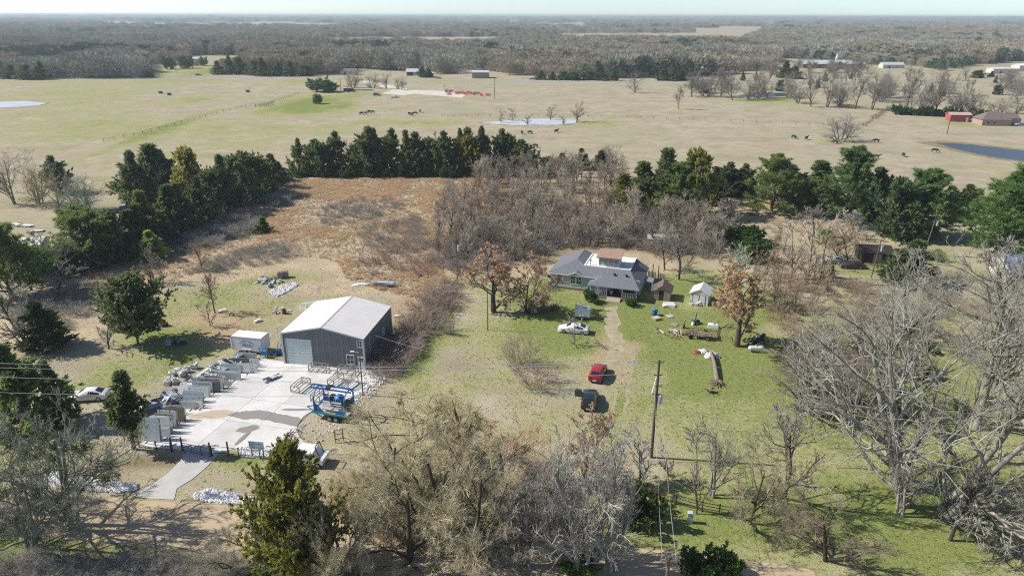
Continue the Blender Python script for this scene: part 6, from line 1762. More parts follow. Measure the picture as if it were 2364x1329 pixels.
for x in (.35, BL - .3):
    MB().bar((x, .06, DZ + 2.05), (x, .8, TOPZ), .12).build('arch_beam', m_bl, bt)
    MB().bar((x, BW - .06, DZ + 2.05), (x, BW - .8, TOPZ), .12).build('arch_beam', m_bl, bt)
    MB().bar((x, .8, TOPZ), (x, BW - .8, TOPZ), .12).build('arch_beam', m_bl, bt)
for y in (.85, BW - .85):
    MB().bar((-.5, y, TOPZ + .1), (BL + .3, y, TOPZ + .1), .12, .18).build('gantry_beam', m_bl, bt)
MB().box((1.9, BW / 2, TOPZ + .24), (.6, 1.0, .12)).build('trolley', m_blk, bt)
mc = MB().cyl((2.9, 1.75, DZ + .1), (2.9, 1.75, DZ + 1.5), .55, .62, 16).cyl((2.9, 1.75, DZ + 1.5), (2.9, 1.75, DZ + 1.75), .62, .35, 16).build('stone_machine', mat('machine_blue', (.05, .22, .46), (.04, .17, .37), 3, .35), bt)
for k in range(4):
    MB().bar((2.35 + k * .37, 1.12, DZ + .2), (2.5 + k * .28, 1.1, DZ + 1.6), .06).build('strap', mat('strap_cyan', (.25, .5, .62)), mc)
MB().box((1.9, 1.9, DZ + .8), (.55, .6, 1.5)).build('motor', m_blk, bt)
MB().box((3.95, 1.75, DZ + .55), (.6, .8, 1.1)).build('tool_chest', mat('olive_box', (.12, .13, .09)), bt)
for k in range(3):
    MB().cyl((1.1, .95 + k * .02, DZ + .45 + k * .3), (3.55, .95, DZ + .45 + k * .3), .09, n=8).build('pipe', mat('pale_pipe', (.55, .57, .58), (.45, .47, .48), 3, .4), bt)
MB().box((2.3, .62, DZ + .3), (2.3, .3, .12)).build('tray', mat('pale_tray', (.5, .48, .44)), bt)
for x in (1.1, 2.3, 3.5):
    MB().bar((x, .95, DZ), (x, .95, DZ + 1.2), .05).build('rack_post', m_frame, bt)
MB().bar((-.05, .5, DZ - .15), (-1.4, BW / 2, DZ - .2), .1).bar((-.05, BW - .5, DZ - .15), (-1.4, BW / 2, DZ - .2), .1).build('tow_bar', m_bl, bt)
MB().bar((BL + .1, .3, DZ - .2), (BL + .9, .5, .1), .08).bar((BL + .1, 1.9, DZ), (BL + 1.1, 2.2, DZ + .55), .06).build('ramp_leg', m_blk, bt)
# utility trailer with mesh gate
ut = thing('utility_trailer', 'rusty open utility trailer with plank floor and mesh ramp gate', 'trailer', at(1600, 783), rad(-9))
m_ru = mat('rusty_steel', (.06, .055, .05), (.13, .09, .065), 4, .7)
for k in range(7):
    MB().box((1.8, .12 + k * .26, .55), (3.6, .24, .05)).build('floor_plank', mat('floor_plank', (.30, .235, .17), (.22, .17, .12), 3, .9), ut)
for y in (-.03, 1.84):
    for z in (.6, .85, 1.1):
        MB().bar((0, y, z), (3.6, y, z), .05).build('side_rail', m_ru, ut)
    for k in range(5):
        MB().bar((k * .9, y, .5), (k * .9, y, 1.1), .05).build('side_post', m_ru, ut)
for z in (.6, .85, 1.1):
    MB().bar((0, 0, z), (0, 1.8, z), .05).build('front_rail', m_ru, ut)
gt = MB().bar((3.68, 0, .5), (3.95, 0, 1.75), .05).bar((3.68, 1.8, .5), (3.95, 1.8, 1.75), .05).bar((3.95, 0, 1.75), (3.95, 1.8, 1.75), .05).build('ramp_gate', m_ru, ut)
for k in range(9):
    MB().bar((3.7, .18 * (k + 1), .55), (3.94, .18 * (k + 1), 1.72), .025).build('mesh_bar', m_ru, gt)
for y, s in ((-.22, -1), (2.03, 1)):
    wheel(ut, 2.1, y, .34, .2, s)
    MB().box((2.1, y, .74), (.95, .26, .04)).build('fender', m_ru, ut)
MB().bar((0, .3, .45), (-1.2, .9, .45), .08).bar((0, 1.5, .45), (-1.2, .9, .45), .08).build('tow_bar', m_ru, ut)
MB().cyl((-.35, -.1, .35), (-.35, .15, .35), .36, n=16).build('spare_wheel', m_tyre, ut)
# riding mower and garden tractor
def mower(name, label, loc, rz, body_c, extra=False):
    t = thing(name, label, 'mower', loc, rz)
    mp_ = paint(name + '_paint', body_c, .4)
    MB().prism([(.2, .35), (1.15, .35), (1.2, .6), (1.05, .78), (.3, .82)], .5, 'Y', -.25).build('bonnet', mp_, t, smooth=True)
    MB().prism([(-.75, .35), (.25, .3), (.25, .42), (-.1, .5), (-.7, .62)], .8, 'Y', -.4).build('chassis', mp_, t)
    MB().prism([(-.55, .62), (-.05, .62), (-.05, .7), (-.42, .74), (-.52, 1.12), (-.62, 1.1)], .46, 'Y', -.23).build('seat', m_blk, t)
    MB().cyl((.3, 0, .8), (.12, 0, 1.05), .03).cyl((.1, 0, 1.03), (.13, 0, 1.07), .18, n=12).build('steering_wheel', m_blk, t)
    MB().box((.15, 0, .2), (.9, 1.15, .14)).build('mower_deck', mp_, t)
    for x, r_, w in ((.9, .2, .16), (-.45, .28, .24)):
        for s in (-1, 1):
            wheel(t, x, s * .42, r_, w, s)
    if extra:
        MB().box((-1.25, 0, .55), (.8, 1.0, .8)).build('grass_bagger', mat('bagger_grey', (.3, .36, .42), (.2, .24, .28), 3, .7), t)
        MB().bar((-.8, .2, .9), (-.3, .5, 1.35), .12).build('chute', m_blk, t)
    return t
mower('riding_mower', 'orange riding mower parked in the grass right of the broad cedar', at(376, 751), rad(150), (.45, .10, .04))
mower('garden_tractor', 'dark garden tractor with grey bagger in the shade of the broad cedar', at(412, 795), rad(15), (.05, .06, .10), True)
# ------------------------------------------------------------------ fences, gate, sign
m_post = mat('fence_post', (.16, .13, .10), (.10, .08, .065), 4, .9)
m_pipe = mat('pipe_fence', (.05, .045, .045), (.09, .07, .06), 4, .7)
def fence(name, label, pts, h, rails, m, post_r=.06, rail_r=.03, step=2.4, cat='fence'):
    p0 = pts[0]
    t = thing(name, label, cat, (p0.x, p0.y, 0))
    for a, b in zip(pts[:-1], pts[1:]):
        d = b - a; n = max(1, round(d.length / step))
        for i in range(n + 1 if b is pts[-1] else n):
            q = a + d * (i / n) - p0
            MB().cyl((q.x, q.y, -.05), (q.x, q.y, h + .1), post_r, n=6).build('post', m, t)
        for z in rails:
            MB().cyl((a.x - p0.x, a.y - p0.y, z), (b.x - p0.x, b.y - p0.y, z), rail_r, n=5).build('rail', m, t)
    return t
fence('pipe_fence', 'dark pipe fence left of the yard gate under the cedar', px((288, 1018), (322, 1032), (362, 1040), (396, 1043)), 1.2, (.35, .75, 1.15), m_pipe, step=2.2)
gate = thing('farm_gate', 'dark pipe gate across the concrete driveway', 'gate', at(422, 1042))
gv = at(488, 1057) - at(422, 1042)
for z in (.2, .42, .64, .9, 1.2):
    MB().cyl((0, 0, z), (gv.x, gv.y, z), .035, n=6).build('rail', m_pipe, gate)
for k in range(4):
    q = gv * (k / 3)
    MB().cyl((q.x, q.y, .1), (q.x, q.y, 1.26), .035, n=6).build('upright', m_pipe, gate)
fence('pipe_fence', 'pipe fence and braces right of the yard gate', px((490, 1052), (528, 1052), (552, 1055), (650, 1062), (722, 1066)), 1.15, (.35, 1.1), m_pipe, step=3.2)
for i, (x, y) in enumerate([(398, 1040), (422, 1040), (487, 1052), (528, 1050)]):
    g = at(x, y)
    tag(MB().cyl((g.x, g.y, -.05), (g.x, g.y, 1.75), .11, .1, 8).build('gate_post', m_post), 'stout wooden gate post at the driveway, %s from the left' % ordinal(i + 1), 'post', 'wooden gate posts at the concrete driveway')
sg = thing('sign', 'pale blue company sign on two posts beside the driveway', 'sign', at(583, 1056), rad(-8))
for x in (0, 1.35):
    MB().box((x, .03, .9), (.1, .08, 1.8)).build('post', m_post, sg)
bd = MB().box((.68, -.04, 1.72), (1.75, .05, 1.0)).build('board', mat('sign_blue', (.62, .75, .84), (.56, .69, .78), 2, .5), sg)
m_navy = mat('sign_navy', (.03, .08, .12), (.045, .10, .14), 4, .6)
for c, s in (((-.08, -.07, 1.88), (.06, .012, .5)), ((.22, -.07, 2.1), (.54, .012, .06)), ((.22, -.07, 1.66), (.54, .012, .06))):
    MB().box(c, s).build('logo_bracket', m_navy, bd)
lettering(bd, 'RELI ANITE', (.73, -.068, 1.79), (rad(90), 0, 0), .25, m_navy)
for c, w in (((.22, -.07, 1.5), .6), ((.22, -.07, 1.36), .55), ((.75, -.07, 1.44), .25), ((1.2, -.07, 1.48), .45), ((1.2, -.07, 1.36), .45)):
    MB().box(c, (w, .012, .045)).build('lettering_line', m_navy, bd)
fence('rail_fence', 'dark three rail fence in the shade beside the evergreen shrub', px((1482, 1143), (1520, 1153), (1560, 1163), (1620, 1180), (1700, 1195)), 1.2, (.4, .75, 1.1), m_pipe, .07, .045, 2.2)
fence('picket_fence', 'weathered board fence beside the left wall of the house', px((1228, 655), (1264, 658)), 1.3, (.4, 1.0), m_oldw, .06, .03, .28)
fence('board_fence', 'dark board fence with gate posts right behind the house', px((1496, 642), (1512, 645)), 1.4, (.4, .8, 1.2), m_post, .07, .05, .3)
fence('board_fence', 'dark board fence right of the back gate of the house', px((1520, 645), (1534, 648)), 1.2, (.4, .8, 1.1), m_post, .07, .05, .3)
for i, (x, y) in enumerate([(1506, 640), (1519, 642)]):
    g = at(x, y)
    tag(MB().cyl((g.x, g.y, 0), (g.x, g.y, 2.6), .09, n=8).build('gate_post', m_post), 'tall dark back gate post behind the house, %s from the left' % ordinal(i + 1), 'post', 'tall back gate posts behind the house')
stl = thing('steel_stile', 'small black steel stile frame below the blue trailer', 'frame', at(775, 1022), rad(20))
for x in (0, .9):
    MB().bar((x, 0, 0), (x, 0, 1.7), .09).build('upright', m_pipe, stl)
    MB().bar((x, 0, 1.6), (x, .9, 0), .07).build('brace', m_pipe, stl)
for z in (.5, 1.1, 1.65):
    MB().bar((.045, 0, z), (.855, 0, z), .06).build('rung', m_pipe, stl)
pk = thing('box_truck', 'white truck cab roof showing above the large olive cedar', 'truck', at(715, 1068), rad(-8))
MB().prism([(-1.1, .5), (1.9, .5), (1.95, 1.1), (1.2, 1.2), (.8, 1.85), (-1.1, 1.9)], 1.9, 'Y', -.95).build('cab', paint('car_white', (.78, .78, .77)), pk, smooth=True)
for x in (-.5, .3):
    MB().box((x, -.97, 1.45), (.65, .03, .45)).build('side_window', m_vgl, pk)
for x in (-.6, 1.3):
    for s in (-1, 1):
        wheel(pk, x, s * .9, .38, .24, s)
MB().bar((1.5, -.6, 1.2), (1.1, -.6, 2.5), .08).bar((1.5, .6, 1.2), (1.1, .6, 2.5), .08).bar((1.1, -.6, 2.5), (1.1, .6, 2.5), .08).build('ladder_rack', m_blk, pk)
# pasture fences
for lb, pts in [('barbed wire fence crossing the left pasture on a slant', ((240, 328), (330, 308), (420, 285), (500, 262), (560, 248))), ('long barbed wire fence across the middle pasture', ((1020, 268), (1300, 268), (1600, 276), (1900, 290), (2000, 292))), ('old cattle pen fence by the green patch', ((556, 248), (600, 243), (650, 230), (690, 218)))]:
    fence('wire_fence', lb, px(*pts), 1.2, (.5, 1.1), m_post, .09, .02, 6 if 'pen' not in lb else 3)
fence('corral_fence', 'wooden corral rails at the cattle pen', px((590, 248), (612, 246), (632, 240)), 1.5, (.5, 1.0, 1.5), m_post, .12, .07, 2.5)
R4 = random.Random(41)
hedge_line = px((1995, 290), (2015, 278), (2040, 262), (2052, 252))
for i in range(9):
    q = hedge_line[0].lerp(hedge_line[-1], i / 8)
    plant('shrub', 2000, 270, 0, 'low brush bush on the slanting pasture fence row', None, 'brush on the slanting pasture fence row', (.6, .55, .5), hm=R4.uniform(1.2, 2.6), pos=q, cat='shrub')
# ------------------------------------------------------------------ utility poles and wires
m_pole = mat('pole_wood', (.17, .13, .10), (.11, .085, .065), 5, .95, stretch=(6, 6, .6))
m_tank = mat('transformer', (.46, .48, .49), (.40, .42, .43), 2, .45)
m_ins = mat('insulator', (.25, .22, .2), rough=.3)
def pole(x, y, top, label, arm=0.0, tank=0.0, r_=.16, lean=0.0, group='utility poles', pegs=(), arm_rz=0.0, hm=None):
    g = at(x, y); h = hm or height(x, y, top)
    t = thing('utility_pole', label, 'utility pole', (g.x, g.y, 0), 0, group)
    MB().cyl((0, 0, -.1), (lean, 0, h), r_, r_ * .68, 10).build('shaft', m_pole, t, smooth=True)
    if arm:
        d = Vector((math.cos(arm_rz), math.sin(arm_rz), 0))
        MB().bar(Vector((lean, 0, h - .35)) - d * arm / 2, Vector((lean, 0, h - .35)) + d * arm / 2, .12, .14).build('crossarm', mat('arm_wood', (.45, .42, .38), (.35, .32, .28), 4, .9), t)
        for k in (-.48, -.2, .2, .48):
            q = Vector((lean, 0, h - .2)) + d * arm * k
            MB().cyl(q - Vector((0, 0, .08)), q + Vector((0, 0, .16)), .05, n=6).build('insulator', m_ins, t)
    if tank:
        MB().cyl((lean + .42, -.05, tank), (lean + .42, -.05, tank + 1.0), .26, n=12).cyl((lean + .42, -.05, tank + 1.0), (lean + .42, -.05, tank + 1.08), .26, .12, 12).build('transformer', m_tank, t, smooth=True)
        MB().cyl((lean + .42, -.05, tank + 1.08), (lean + .42, -.05, tank + 1.35), .05, n=6).build('bushing', m_ins, t)
    for z in pegs:
        MB().bar((-.45, 0, z), (.45, 0, z), .07).build('bracket', m_post, t)
        for s in (-1, 1):
            MB().cyl((s * .42, 0, z), (s * .42, 0, z + .18), .05, n=6).build('insulator', m_ins, t)
    return g, h
Pg, Ph = pole(1503, 1055, 830, 'tall brown utility pole with transformer in front of the lawn', 0, 6.9, .19, pegs=(11.8, 10.3, 9.0, 8.0))
MB().bar((Pg.x - .2, Pg.y - .2, 10.2), (Pg.x - .75, Pg.y - 1.0, 8.6), .07).build('guy_guard', m_white, None, label='white plastic guy guard on the tall utility pole', cat='guard')
pole(838, 912, 832, 'dark lamp pole at the right edge of the concrete yard', 0, 0, .09, hm=6.4)
lg = at(838, 912)
lm = thing('street_lamp', 'white yard lamp arm on the pole in front of the workshop door', 'lamp', (lg.x, lg.y, 6.1))
MB().cyl((0, 0, 0), (-.7, -.1, .2), .04, n=6).build('arm', m_white, lm)
MB().box((-.9, -.1, .2), (.5, .22, .14)).build('lamp_head', m_white, lm)
pole(1056, 655, 552, 'thin pole with grey transformer at the thicket edge behind the workshop', 0, 6.4, .12)
pole(1126, 762, 668, 'plain thin dark pole on the front lawn', 0, 0, .09)
pole(2132, 590, 494, 'leaning pole with pale crossarm and transformer at the right', 2.6, 6.4, .15, .9)
pole(2010, 645, 552, 'thin pole with transformer beside the black barn', 0, 5.6, .12, .5)
Nh = 9.4
Ng = at(1545, 1283, Nh); Ng.z = 0
npx = to_px(Ng.x, Ng.y)
pole(npx[0], npx[1], 0, 'near utility pole with pale crossarm at the lower edge', 1.2, 0, .18, hm=Nh, arm_rz=.1)
for i, (x, y, tp) in enumerate([(407, 168, 148), (628, 181, 152), (787, 210, 180), (1142, 228, 178), (2186, 310, 268), (1410, 190, 160), (1830, 188, 150)]):
    pole(x, y, tp, ['pole in the yard of the far left farmhouse', 'thin pole at the highway above the left pasture', 'short dark pole by the round live oak', 'pale lamp mast at the machinery yard', 'pole beside the red metal shed', 'thin pole at the highway cedars', 'thin pole at the highway left of the church'][i], 0, 0, .2)
def wire(label, a, b, sag, r_=.022, name='power_line', n=26):
    a, b = Vector(a), Vector(b)
    pts = np.array([[*(a.lerp(b, i / n) - Vector((0, 0, sag * 4 * (i / n) * (1 - i / n))))] for i in range(n + 1)])
    P = pts[None]; T = np.gradient(pts, axis=0)[None]
    v, q = tubes([((P, T, np.full((1, n + 1), r_)), 5)])
    return tag(link(name, np_mesh(name, v, q), None, mat('wire', (.42, .42, .41), (.36, .36, .35), 3, .5)), label, 'power line', 'overhead wires')
far_l = at(-700, 1015)
for i, (z, dx) in enumerate([(11.95, .42), (11.95, -.42), (10.45, .42), (9.1, -.42)]):
    wire('overhead wire running left across the concrete yard, %s from the top' % ordinal(i + 1), (Pg.x - .3, Pg.y + dx * .5, z), (far_l.x, far_l.y + dx * 1.2, z - .3), 1.6 + i * .12)
for i, dx in enumerate((-.5, .5)):
    wire('overhead wire from the tall pole to the near pole, %s from the left' % ordinal(i + 1), (Pg.x + dx * .6, Pg.y, 9.15), (Ng.x + dx, Ng.y, Nh - .1), .7, .018)
wire('service wire sagging right from the tall pole over the lawn', (Pg.x + .3, Pg.y, 7.9), (62, 84, 7.2), 1.2, .018)
wire('overhead wire running right from the tall pole through the pecan', (Pg.x + .3, Pg.y, 11.9), (95, 62, 11.5), 1.6, .018)
wire('service wire from the transformer pole to the workshop', (Pg.x - .2, Pg.y, 7.9), (-19.0, 90, 4.3), 1.0, .014)
ub = thing('utility_box', 'pale grey utility box standing in the shade by the rail fence', 'utility box', at(1592, 1205), rad(-10))
MB().box((0, 0, .55), (.5, .4, 1.1)).build('cabinet', mat('box_grey', (.50, .53, .50), (.44, .47, .44), 2, .6), ub)
MB().prism([(-.28, 1.1), (.28, 1.1), (.22, 1.2), (-.22, 1.2)], .46, 'Y', -.23).build('lid', mat('box_grey', (.50, .53, .50)), ub)
# ------------------------------------------------------------------ things lying about the house lawn
bn = thing('rubbish_bin', 'blue wheeled rubbish bin with teal lid on the lawn', 'bin', at(1511, 727), rad(20))
MB().add([(-.24, -.26, .06), (.24, -.26, .06), (.24, .26, .06), (-.24, .26, .06), (-.33, -.36, 1.0), (.33, -.36, 1.0), (.33, .36, 1.0), (-.33, .36, 1.0)], [(3, 2, 1, 0), (4, 5, 6, 7), (0, 1, 5, 4), (1, 2, 6, 5), (2, 3, 7, 6), (3, 0, 4, 7)]).build('body', mat('bin_blue', (.03, .12, .30), (.025, .10, .25), 2, .5), bn)
MB().prism([(-.38, 1.0), (.4, 1.0), (.36, 1.08), (-.3, 1.13)], .72, 'Y', -.36).build('lid', mat('bin_teal', (.03, .30, .36), rough=.5), bn)
for s in (-1, 1):
    MB().cyl((-.28, s * .28 - .04, .12), (-.28, s * .28 + .04, .12), .13, n=12).build('wheel', m_tyre, bn)
m_pal = mat('pallet_wood', (.52, .47, .40), (.42, .37, .31), 3, .9)
def pallet(x, y, n, rz, label, group='pallets on the house lawn', m=m_pal):
    t = thing('pallet', label, 'pallet', at(x, y), rad(rz), group)
    for k in range(n):
        z = k * .14
        for j in range(3):
            MB().box((0, -.5 + j * .5, z + .05), (1.2, .1, .09)).build('bearer', m, t)
        for j in range(7):
            MB().box((-.52 + j * .173, 0, z + .107), (.14, 1.1, .02)).build('slat', m, t)
pallet(1515, 737, 3, 25, 'stack of three pale pallets beside the blue bin')
pallet(1546, 730, 1, 25, 'single pale pallet right of the blue bin')
pallet(1556, 750, 1, 55, 'weathered pallet lying behind the firewood', m=m_oldw)
pallet(1612, 768, 1, 12, 'broken pallet behind the utility trailer', m=m_oldw)
tb = thing('plywood_sheet', 'pale plywood sheets propped in front of the old wooden shed', 'board', at(1542, 708), rad(-12))
for k in range(3):
    q = MB().box((0, 0, 0), (1.9, 1.1, .04)).build('sheet', m_mem, tb); q.location = (k * .12, k * .15, .16 + k * .14); q.rotation_euler = (.12 * k, .1, .2 * k)
wc = thing('lawn_chairs', 'tangle of white plastic lawn chairs at the white shed', 'chairs', at(1603, 704))
rr = random.Random(4)
for k in range(3):
    q = MB()
    q.box((0, 0, .4), (.45, .45, .04)).box((0, .22, .65), (.45, .04, .5), 0, -.25)
    for sx in (-.2, .2):
        for sy in (-.2, .2):
            q.bar((sx, sy, 0), (sx * .9, sy * .9, .4), .04)
    o = q.build('chair', m_white, wc); o.location = (k * .6 - .6, rr.uniform(-.2, .3), .12 if k else .0); o.rotation_euler = ([0, 1.3, .9][k], 0, rr.uniform(0, 6))
fw = thing('firewood_pile', 'loose pile of split firewood logs on the lawn', 'firewood', at(1560, 768))
m_log = mat('log_bark', (.30, .21, .14), (.19, .13, .09), 5, .95)
for k in range(34):
    L_ = rr.uniform(.5, 1.4); a = rr.uniform(0, 6.28); c = Vector((rr.gauss(-.3, 1.3), rr.gauss(0, .8), rr.uniform(.08, .35)))
    d = Vector((math.cos(a), math.sin(a), rr.uniform(-.15, .25))) * L_ / 2
    MB().cyl(c - d, c + d, rr.uniform(.07, .15), n=7).build('log', m_log if k % 3 else m_pal, fw)
st_ = thing('stump', 'upright dark stump with broken top beside the firewood', 'stump', at(1576, 757))
MB().cyl((0, 0, -.05), (.1, 0, .8), .34, .26, 9).bar((.05, 0, .7), (.28, .1, 1.35), .16).build('trunk', m_log, st_)
gc = thing('garden_cart', 'green and black garden machine with upright handle on the lawn', 'garden machine', at(1602, 748), rad(20))
MB().box((0, 0, .5), (.8, .5, .5)).build('body', mat('machine_green', (.02, .22, .14), rough=.4), gc)
MB().bar((.2, 0, .7), (.35, 0, 1.9), .1).build('handle', m_blk, gc)
MB().box((.5, .1, .35), (.9, .6, .5)).build('engine', m_blk, gc)
for s in (-1, 1):
    wheel(gc, .3, s * .38, .25, .14, s)
MB().box((-.4, -.3, .25), (.35, .35, .5)).build('bucket', m_white, gc)
tt = thing('bath_tub', 'white tub lying upside down near the brown leaved tree', 'tub', at(1646, 756), rad(-18))
MB().prism([(-.85, 0), (.85, 0), (.78, .5), (.6, .6), (-.6, .6), (-.78, .5)], .8, 'Y', -.4).build('shell', m_white, tt, smooth=True)
MB().box((.2, 0, .61), (.4, .3, .02)).build('opening', m_blk, tt)
bk_ = thing('bicycle_pile', 'heap of old bicycles beside the big brown leaved tree', 'bicycles', at(1680, 757))
for k in range(3):
    for s in (-.5, .5):
        q = MB()
        for j in range(16):
            a, b = j * math.pi / 8, (j + 1) * math.pi / 8
            q.bar((math.cos(a) * .32, 0, math.sin(a) * .32), (math.cos(b) * .32, 0, math.sin(b) * .32), .045)
        o = q.build('wheel', m_tyre, bk_); o.location = (k * .35 + s - .3, k * .3 - .3, .3 + k * .06); o.rotation_euler = (1.1 - k * .3, .2 * k, .5 * k)
    MB().bar((k * .35 - .7, k * .3 - .3, .4), (k * .35 + .2, k * .3 - .3, .75), .04).bar((k * .35 - .3, k * .3 - .3, .75), (k * .35 + .2, k * .3 - .3, .4), .04).build('frame', m_rim, bk_)
lgp = px((1640, 822), (1648, 845), (1652, 865), (1655, 885))
lg_ = thing('fallen_log', 'long pale fallen trunk lying on the lawn', 'log', lgp[0])
q = MB()
zz = (.8, .6, .45, .35)
for k in range(3):
    a, b = lgp[k] - lgp[0], lgp[k + 1] - lgp[0]
    q.cyl((a.x, a.y, zz[k]), (b.x, b.y, zz[k + 1]), .2 + k * .05, .25 + k * .05, 10)
q.build('trunk', mat('bleached_log', (.26, .225, .185), (.18, .155, .125), 4, .95, bump=.4), lg_, smooth=True)
for k in range(14):
    a = k * .45
    c = lgp[3] - lgp[0]
    MB().cyl((c.x, c.y, .5), (c.x + math.cos(a) * 1.1 - .2, c.y - .5 + math.sin(a) * .8, .1 + .5 * abs(math.sin(k * 2.3))), .12, .03, 6).build('root', m_log, lg_)
sp2 = thing('stump', 'uprooted stump at the lower end of the fallen trunk', 'stump', at(1640, 905))
for k in range(10):
    a = k * .63
    MB().cyl((0, 0, .3), (math.cos(a) * .9, math.sin(a) * .6, .05 + .6 * abs(math.sin(k * 1.7))), .16, .04, 6).build('root', m_log, sp2)
MB().cyl((0, 0, 0), (.1, .1, .7), .3, .2, 8).build('trunk', m_log, sp2)
def tarp(x, y, w, d, h, label, c, seed):
    R = np.random.default_rng(seed); n = 13
    X, Y = np.meshgrid(np.linspace(-w / 2, w / 2, n), np.linspace(-d / 2, d / 2, n))
    Z = h * np.clip(1.3 - (np.abs(X) / (w / 2)) ** 2 * R.uniform(.6, 1.4, X.shape) - (np.abs(Y) / (d / 2)) ** 2, 0, 1) * R.uniform(.6, 1.1, X.shape) + R.normal(0, .11, X.shape) * h
    Z = np.maximum(Z, .03)
    i = np.arange(n * n).reshape(n, n)
    qd = np.stack([i[:-1, :-1], i[:-1, 1:], i[1:, 1:], i[1:, :-1]], -1).reshape(-1, 4)
    g = at(x, y)
    o = tag(link('tarpaulin', np_mesh('tarpaulin', np.stack([X, Y, Z], -1).reshape(-1, 3), qd), None, mat('tarp_' + str(seed), c, tuple(v * .75 for v in c), 2, .6)), label, 'tarpaulin')
    o.location = (g.x, g.y, 0)
tarp(1622, 812, 1.6, 1.2, .4, 'white crumpled tarpaulin over a heap left of the fallen trunk', (.70, .66, .62), 1)
tarp(1643, 824, 2.2, 1.0, .85, 'pale tarpaulin draped over the upper end of the fallen trunk', (.66, .63, .60), 2)
tarp(1608, 814, 1.3, .9, .35, 'red cloth heap beside the white crumpled tarpaulin', (.30, .08, .06), 3)
pt = thing('propane_tank', 'pale propane tank on short legs in the tree shade', 'gas tank', at(1744, 812), rad(-4))
q = MB().cyl((-.85, 0, .62), (.85, 0, .62), .36, n=16)
q.cyl((.85, 0, .62), (1.08, 0, .62), .36, .18, 16).cyl((-.85, 0, .62), (-1.08, 0, .62), .36, .18, 16)
q.build('tank', mat('tank_pale', (.62, .68, .66), (.55, .60, .58), 2, .4), pt, smooth=True)
for x in (-.55, .55):
    MB().box((x, 0, .14), (.12, .5, .28)).build('foot', m_ru, pt)
MB().cyl((0, 0, .97), (0, 0, 1.12), .12, n=10).build('valve_cover', m_tank, pt)
jk = thing('junk_heap', 'dark heap of scrap with a white sack in the tree shade', 'junk heap', at(1742, 790))
for k in range(26):
    q = MB().box((0, 0, 0), (rr.uniform(.2, .9), rr.uniform(.1, .6), rr.uniform(.06, .4))).build('scrap', [m_blk, m_ru, m_post, m_oldw][k % 4], jk)
    q.location = (rr.gauss(0, .7), rr.gauss(0, .45), rr.uniform(.1, .9)); q.rotation_euler = (rr.uniform(-1, 1), rr.uniform(-1, 1), rr.uniform(0, 6))
MB().cyl((.4, .1, .9), (.45, .1, 1.4), .3, .2, 9).build('sack', m_white, jk)
bz = thing('brush_heap', 'dark heap of dead branches and scrap left of the cargo trailer', 'brush heap', at(1272, 715))
for k in range(70):
    a = rr.uniform(0, 6.28); L_ = rr.uniform(.5, 1.6); c = Vector((rr.gauss(0, 1.0), rr.gauss(0, .6), rr.uniform(.05, 1.0)))
    d = Vector((math.cos(a), math.sin(a), rr.uniform(-.6, .9))) * L_ / 2
    MB().cyl(c - d, c + d, rr.uniform(.03, .07), .015, 5).build('branch', m_log if k % 4 else m_ru, bz)
bz2 = thing('brush_heap', 'black charred brush heap under the brown leaved trees', 'brush heap', at(1240, 722))
for k in range(50):
    a = rr.uniform(0, 6.28); L_ = rr.uniform(.5, 1.6); c = Vector((rr.gauss(0, 1.3), rr.gauss(0, .5), rr.uniform(.05, .6)))
    d = Vector((math.cos(a), math.sin(a), rr.uniform(-.3, .5))) * L_ / 2
    MB().cyl(c - d, c + d, rr.uniform(.03, .07), .015, 5).build('branch', m_post, bz2)
# behind the workshop
lum = thing('lumber_pile', 'grey lumber and pipe pile on a low trailer behind the workshop', 'lumber pile', at(885, 660), rad(-8))
for k in range(22):
    L_ = rr.uniform(2.2, 4.4)
    MB().box((rr.uniform(-.5, .5), (k % 6) * .28 - .8, .55 + (k // 6) * .13), (L_, .2, .09), rr.uniform(-.08, .08)).build('board', [SL[1], m_oldw, SL[6], m_mem][k % 4], lum)
for x in (-1, 1):
    MB().box((x, 0, .26), (.2, 1.8, .5)).build('bearer', m_post, lum)
sh = thing('metal_sheets', 'pale metal sheets lying left of the grey lumber pile', 'metal sheets', at(830, 660), rad(-10))
for k in range(4):
    q = MB().box((0, 0, 0), (2.2, 1.0, .03)).build('sheet', m_mem, sh); q.location = (k * .3 - .4, k * .2, .06 + k * .06); q.rotation_euler = (0, .03 * k, .15 * k)
db = thing('debris_heap', 'heap of stones and weeds with grey crates behind the workshop', 'debris heap', at(620, 650))
for k in range(46):
    q = MB().box((0, 0, 0), (rr.uniform(.25, .9), rr.uniform(.2, .6), rr.uniform(.06, .3))).build('stone', SL[k % 7], db)
    q.location = (rr.gauss(0, 1.3), rr.gauss(0, 1.1), rr.uniform(.05, .35)); q.rotation_euler = (rr.uniform(-.5, .5), rr.uniform(-.5, .5), rr.uniform(0, 6))
for i, (x, y) in enumerate([(648, 642), (660, 640)]):
    c_ = thing('wooden_crate', 'grey upright crate on the debris heap, %s from the left' % ordinal(i + 1), 'crate', at(x, y), rad(10), 'grey crates on the debris heap')
    for k in range(4):
        MB().box((-.36 + k * .24, -.4, .6), (.21, .04, 1.2)).build('slat', m_oldw, c_)
        MB().box((.46, -.3 + k * .22, .6), (.04, .2, 1.2)).build('slat', m_oldw, c_)
    MB().box((0, 0, .6), (.84, .74, 1.16)).build('core', m_post, c_)
wf = thing('window_frames', 'white window frames stacked against the back of the workshop', 'frames', at(706, 712), rad(15))
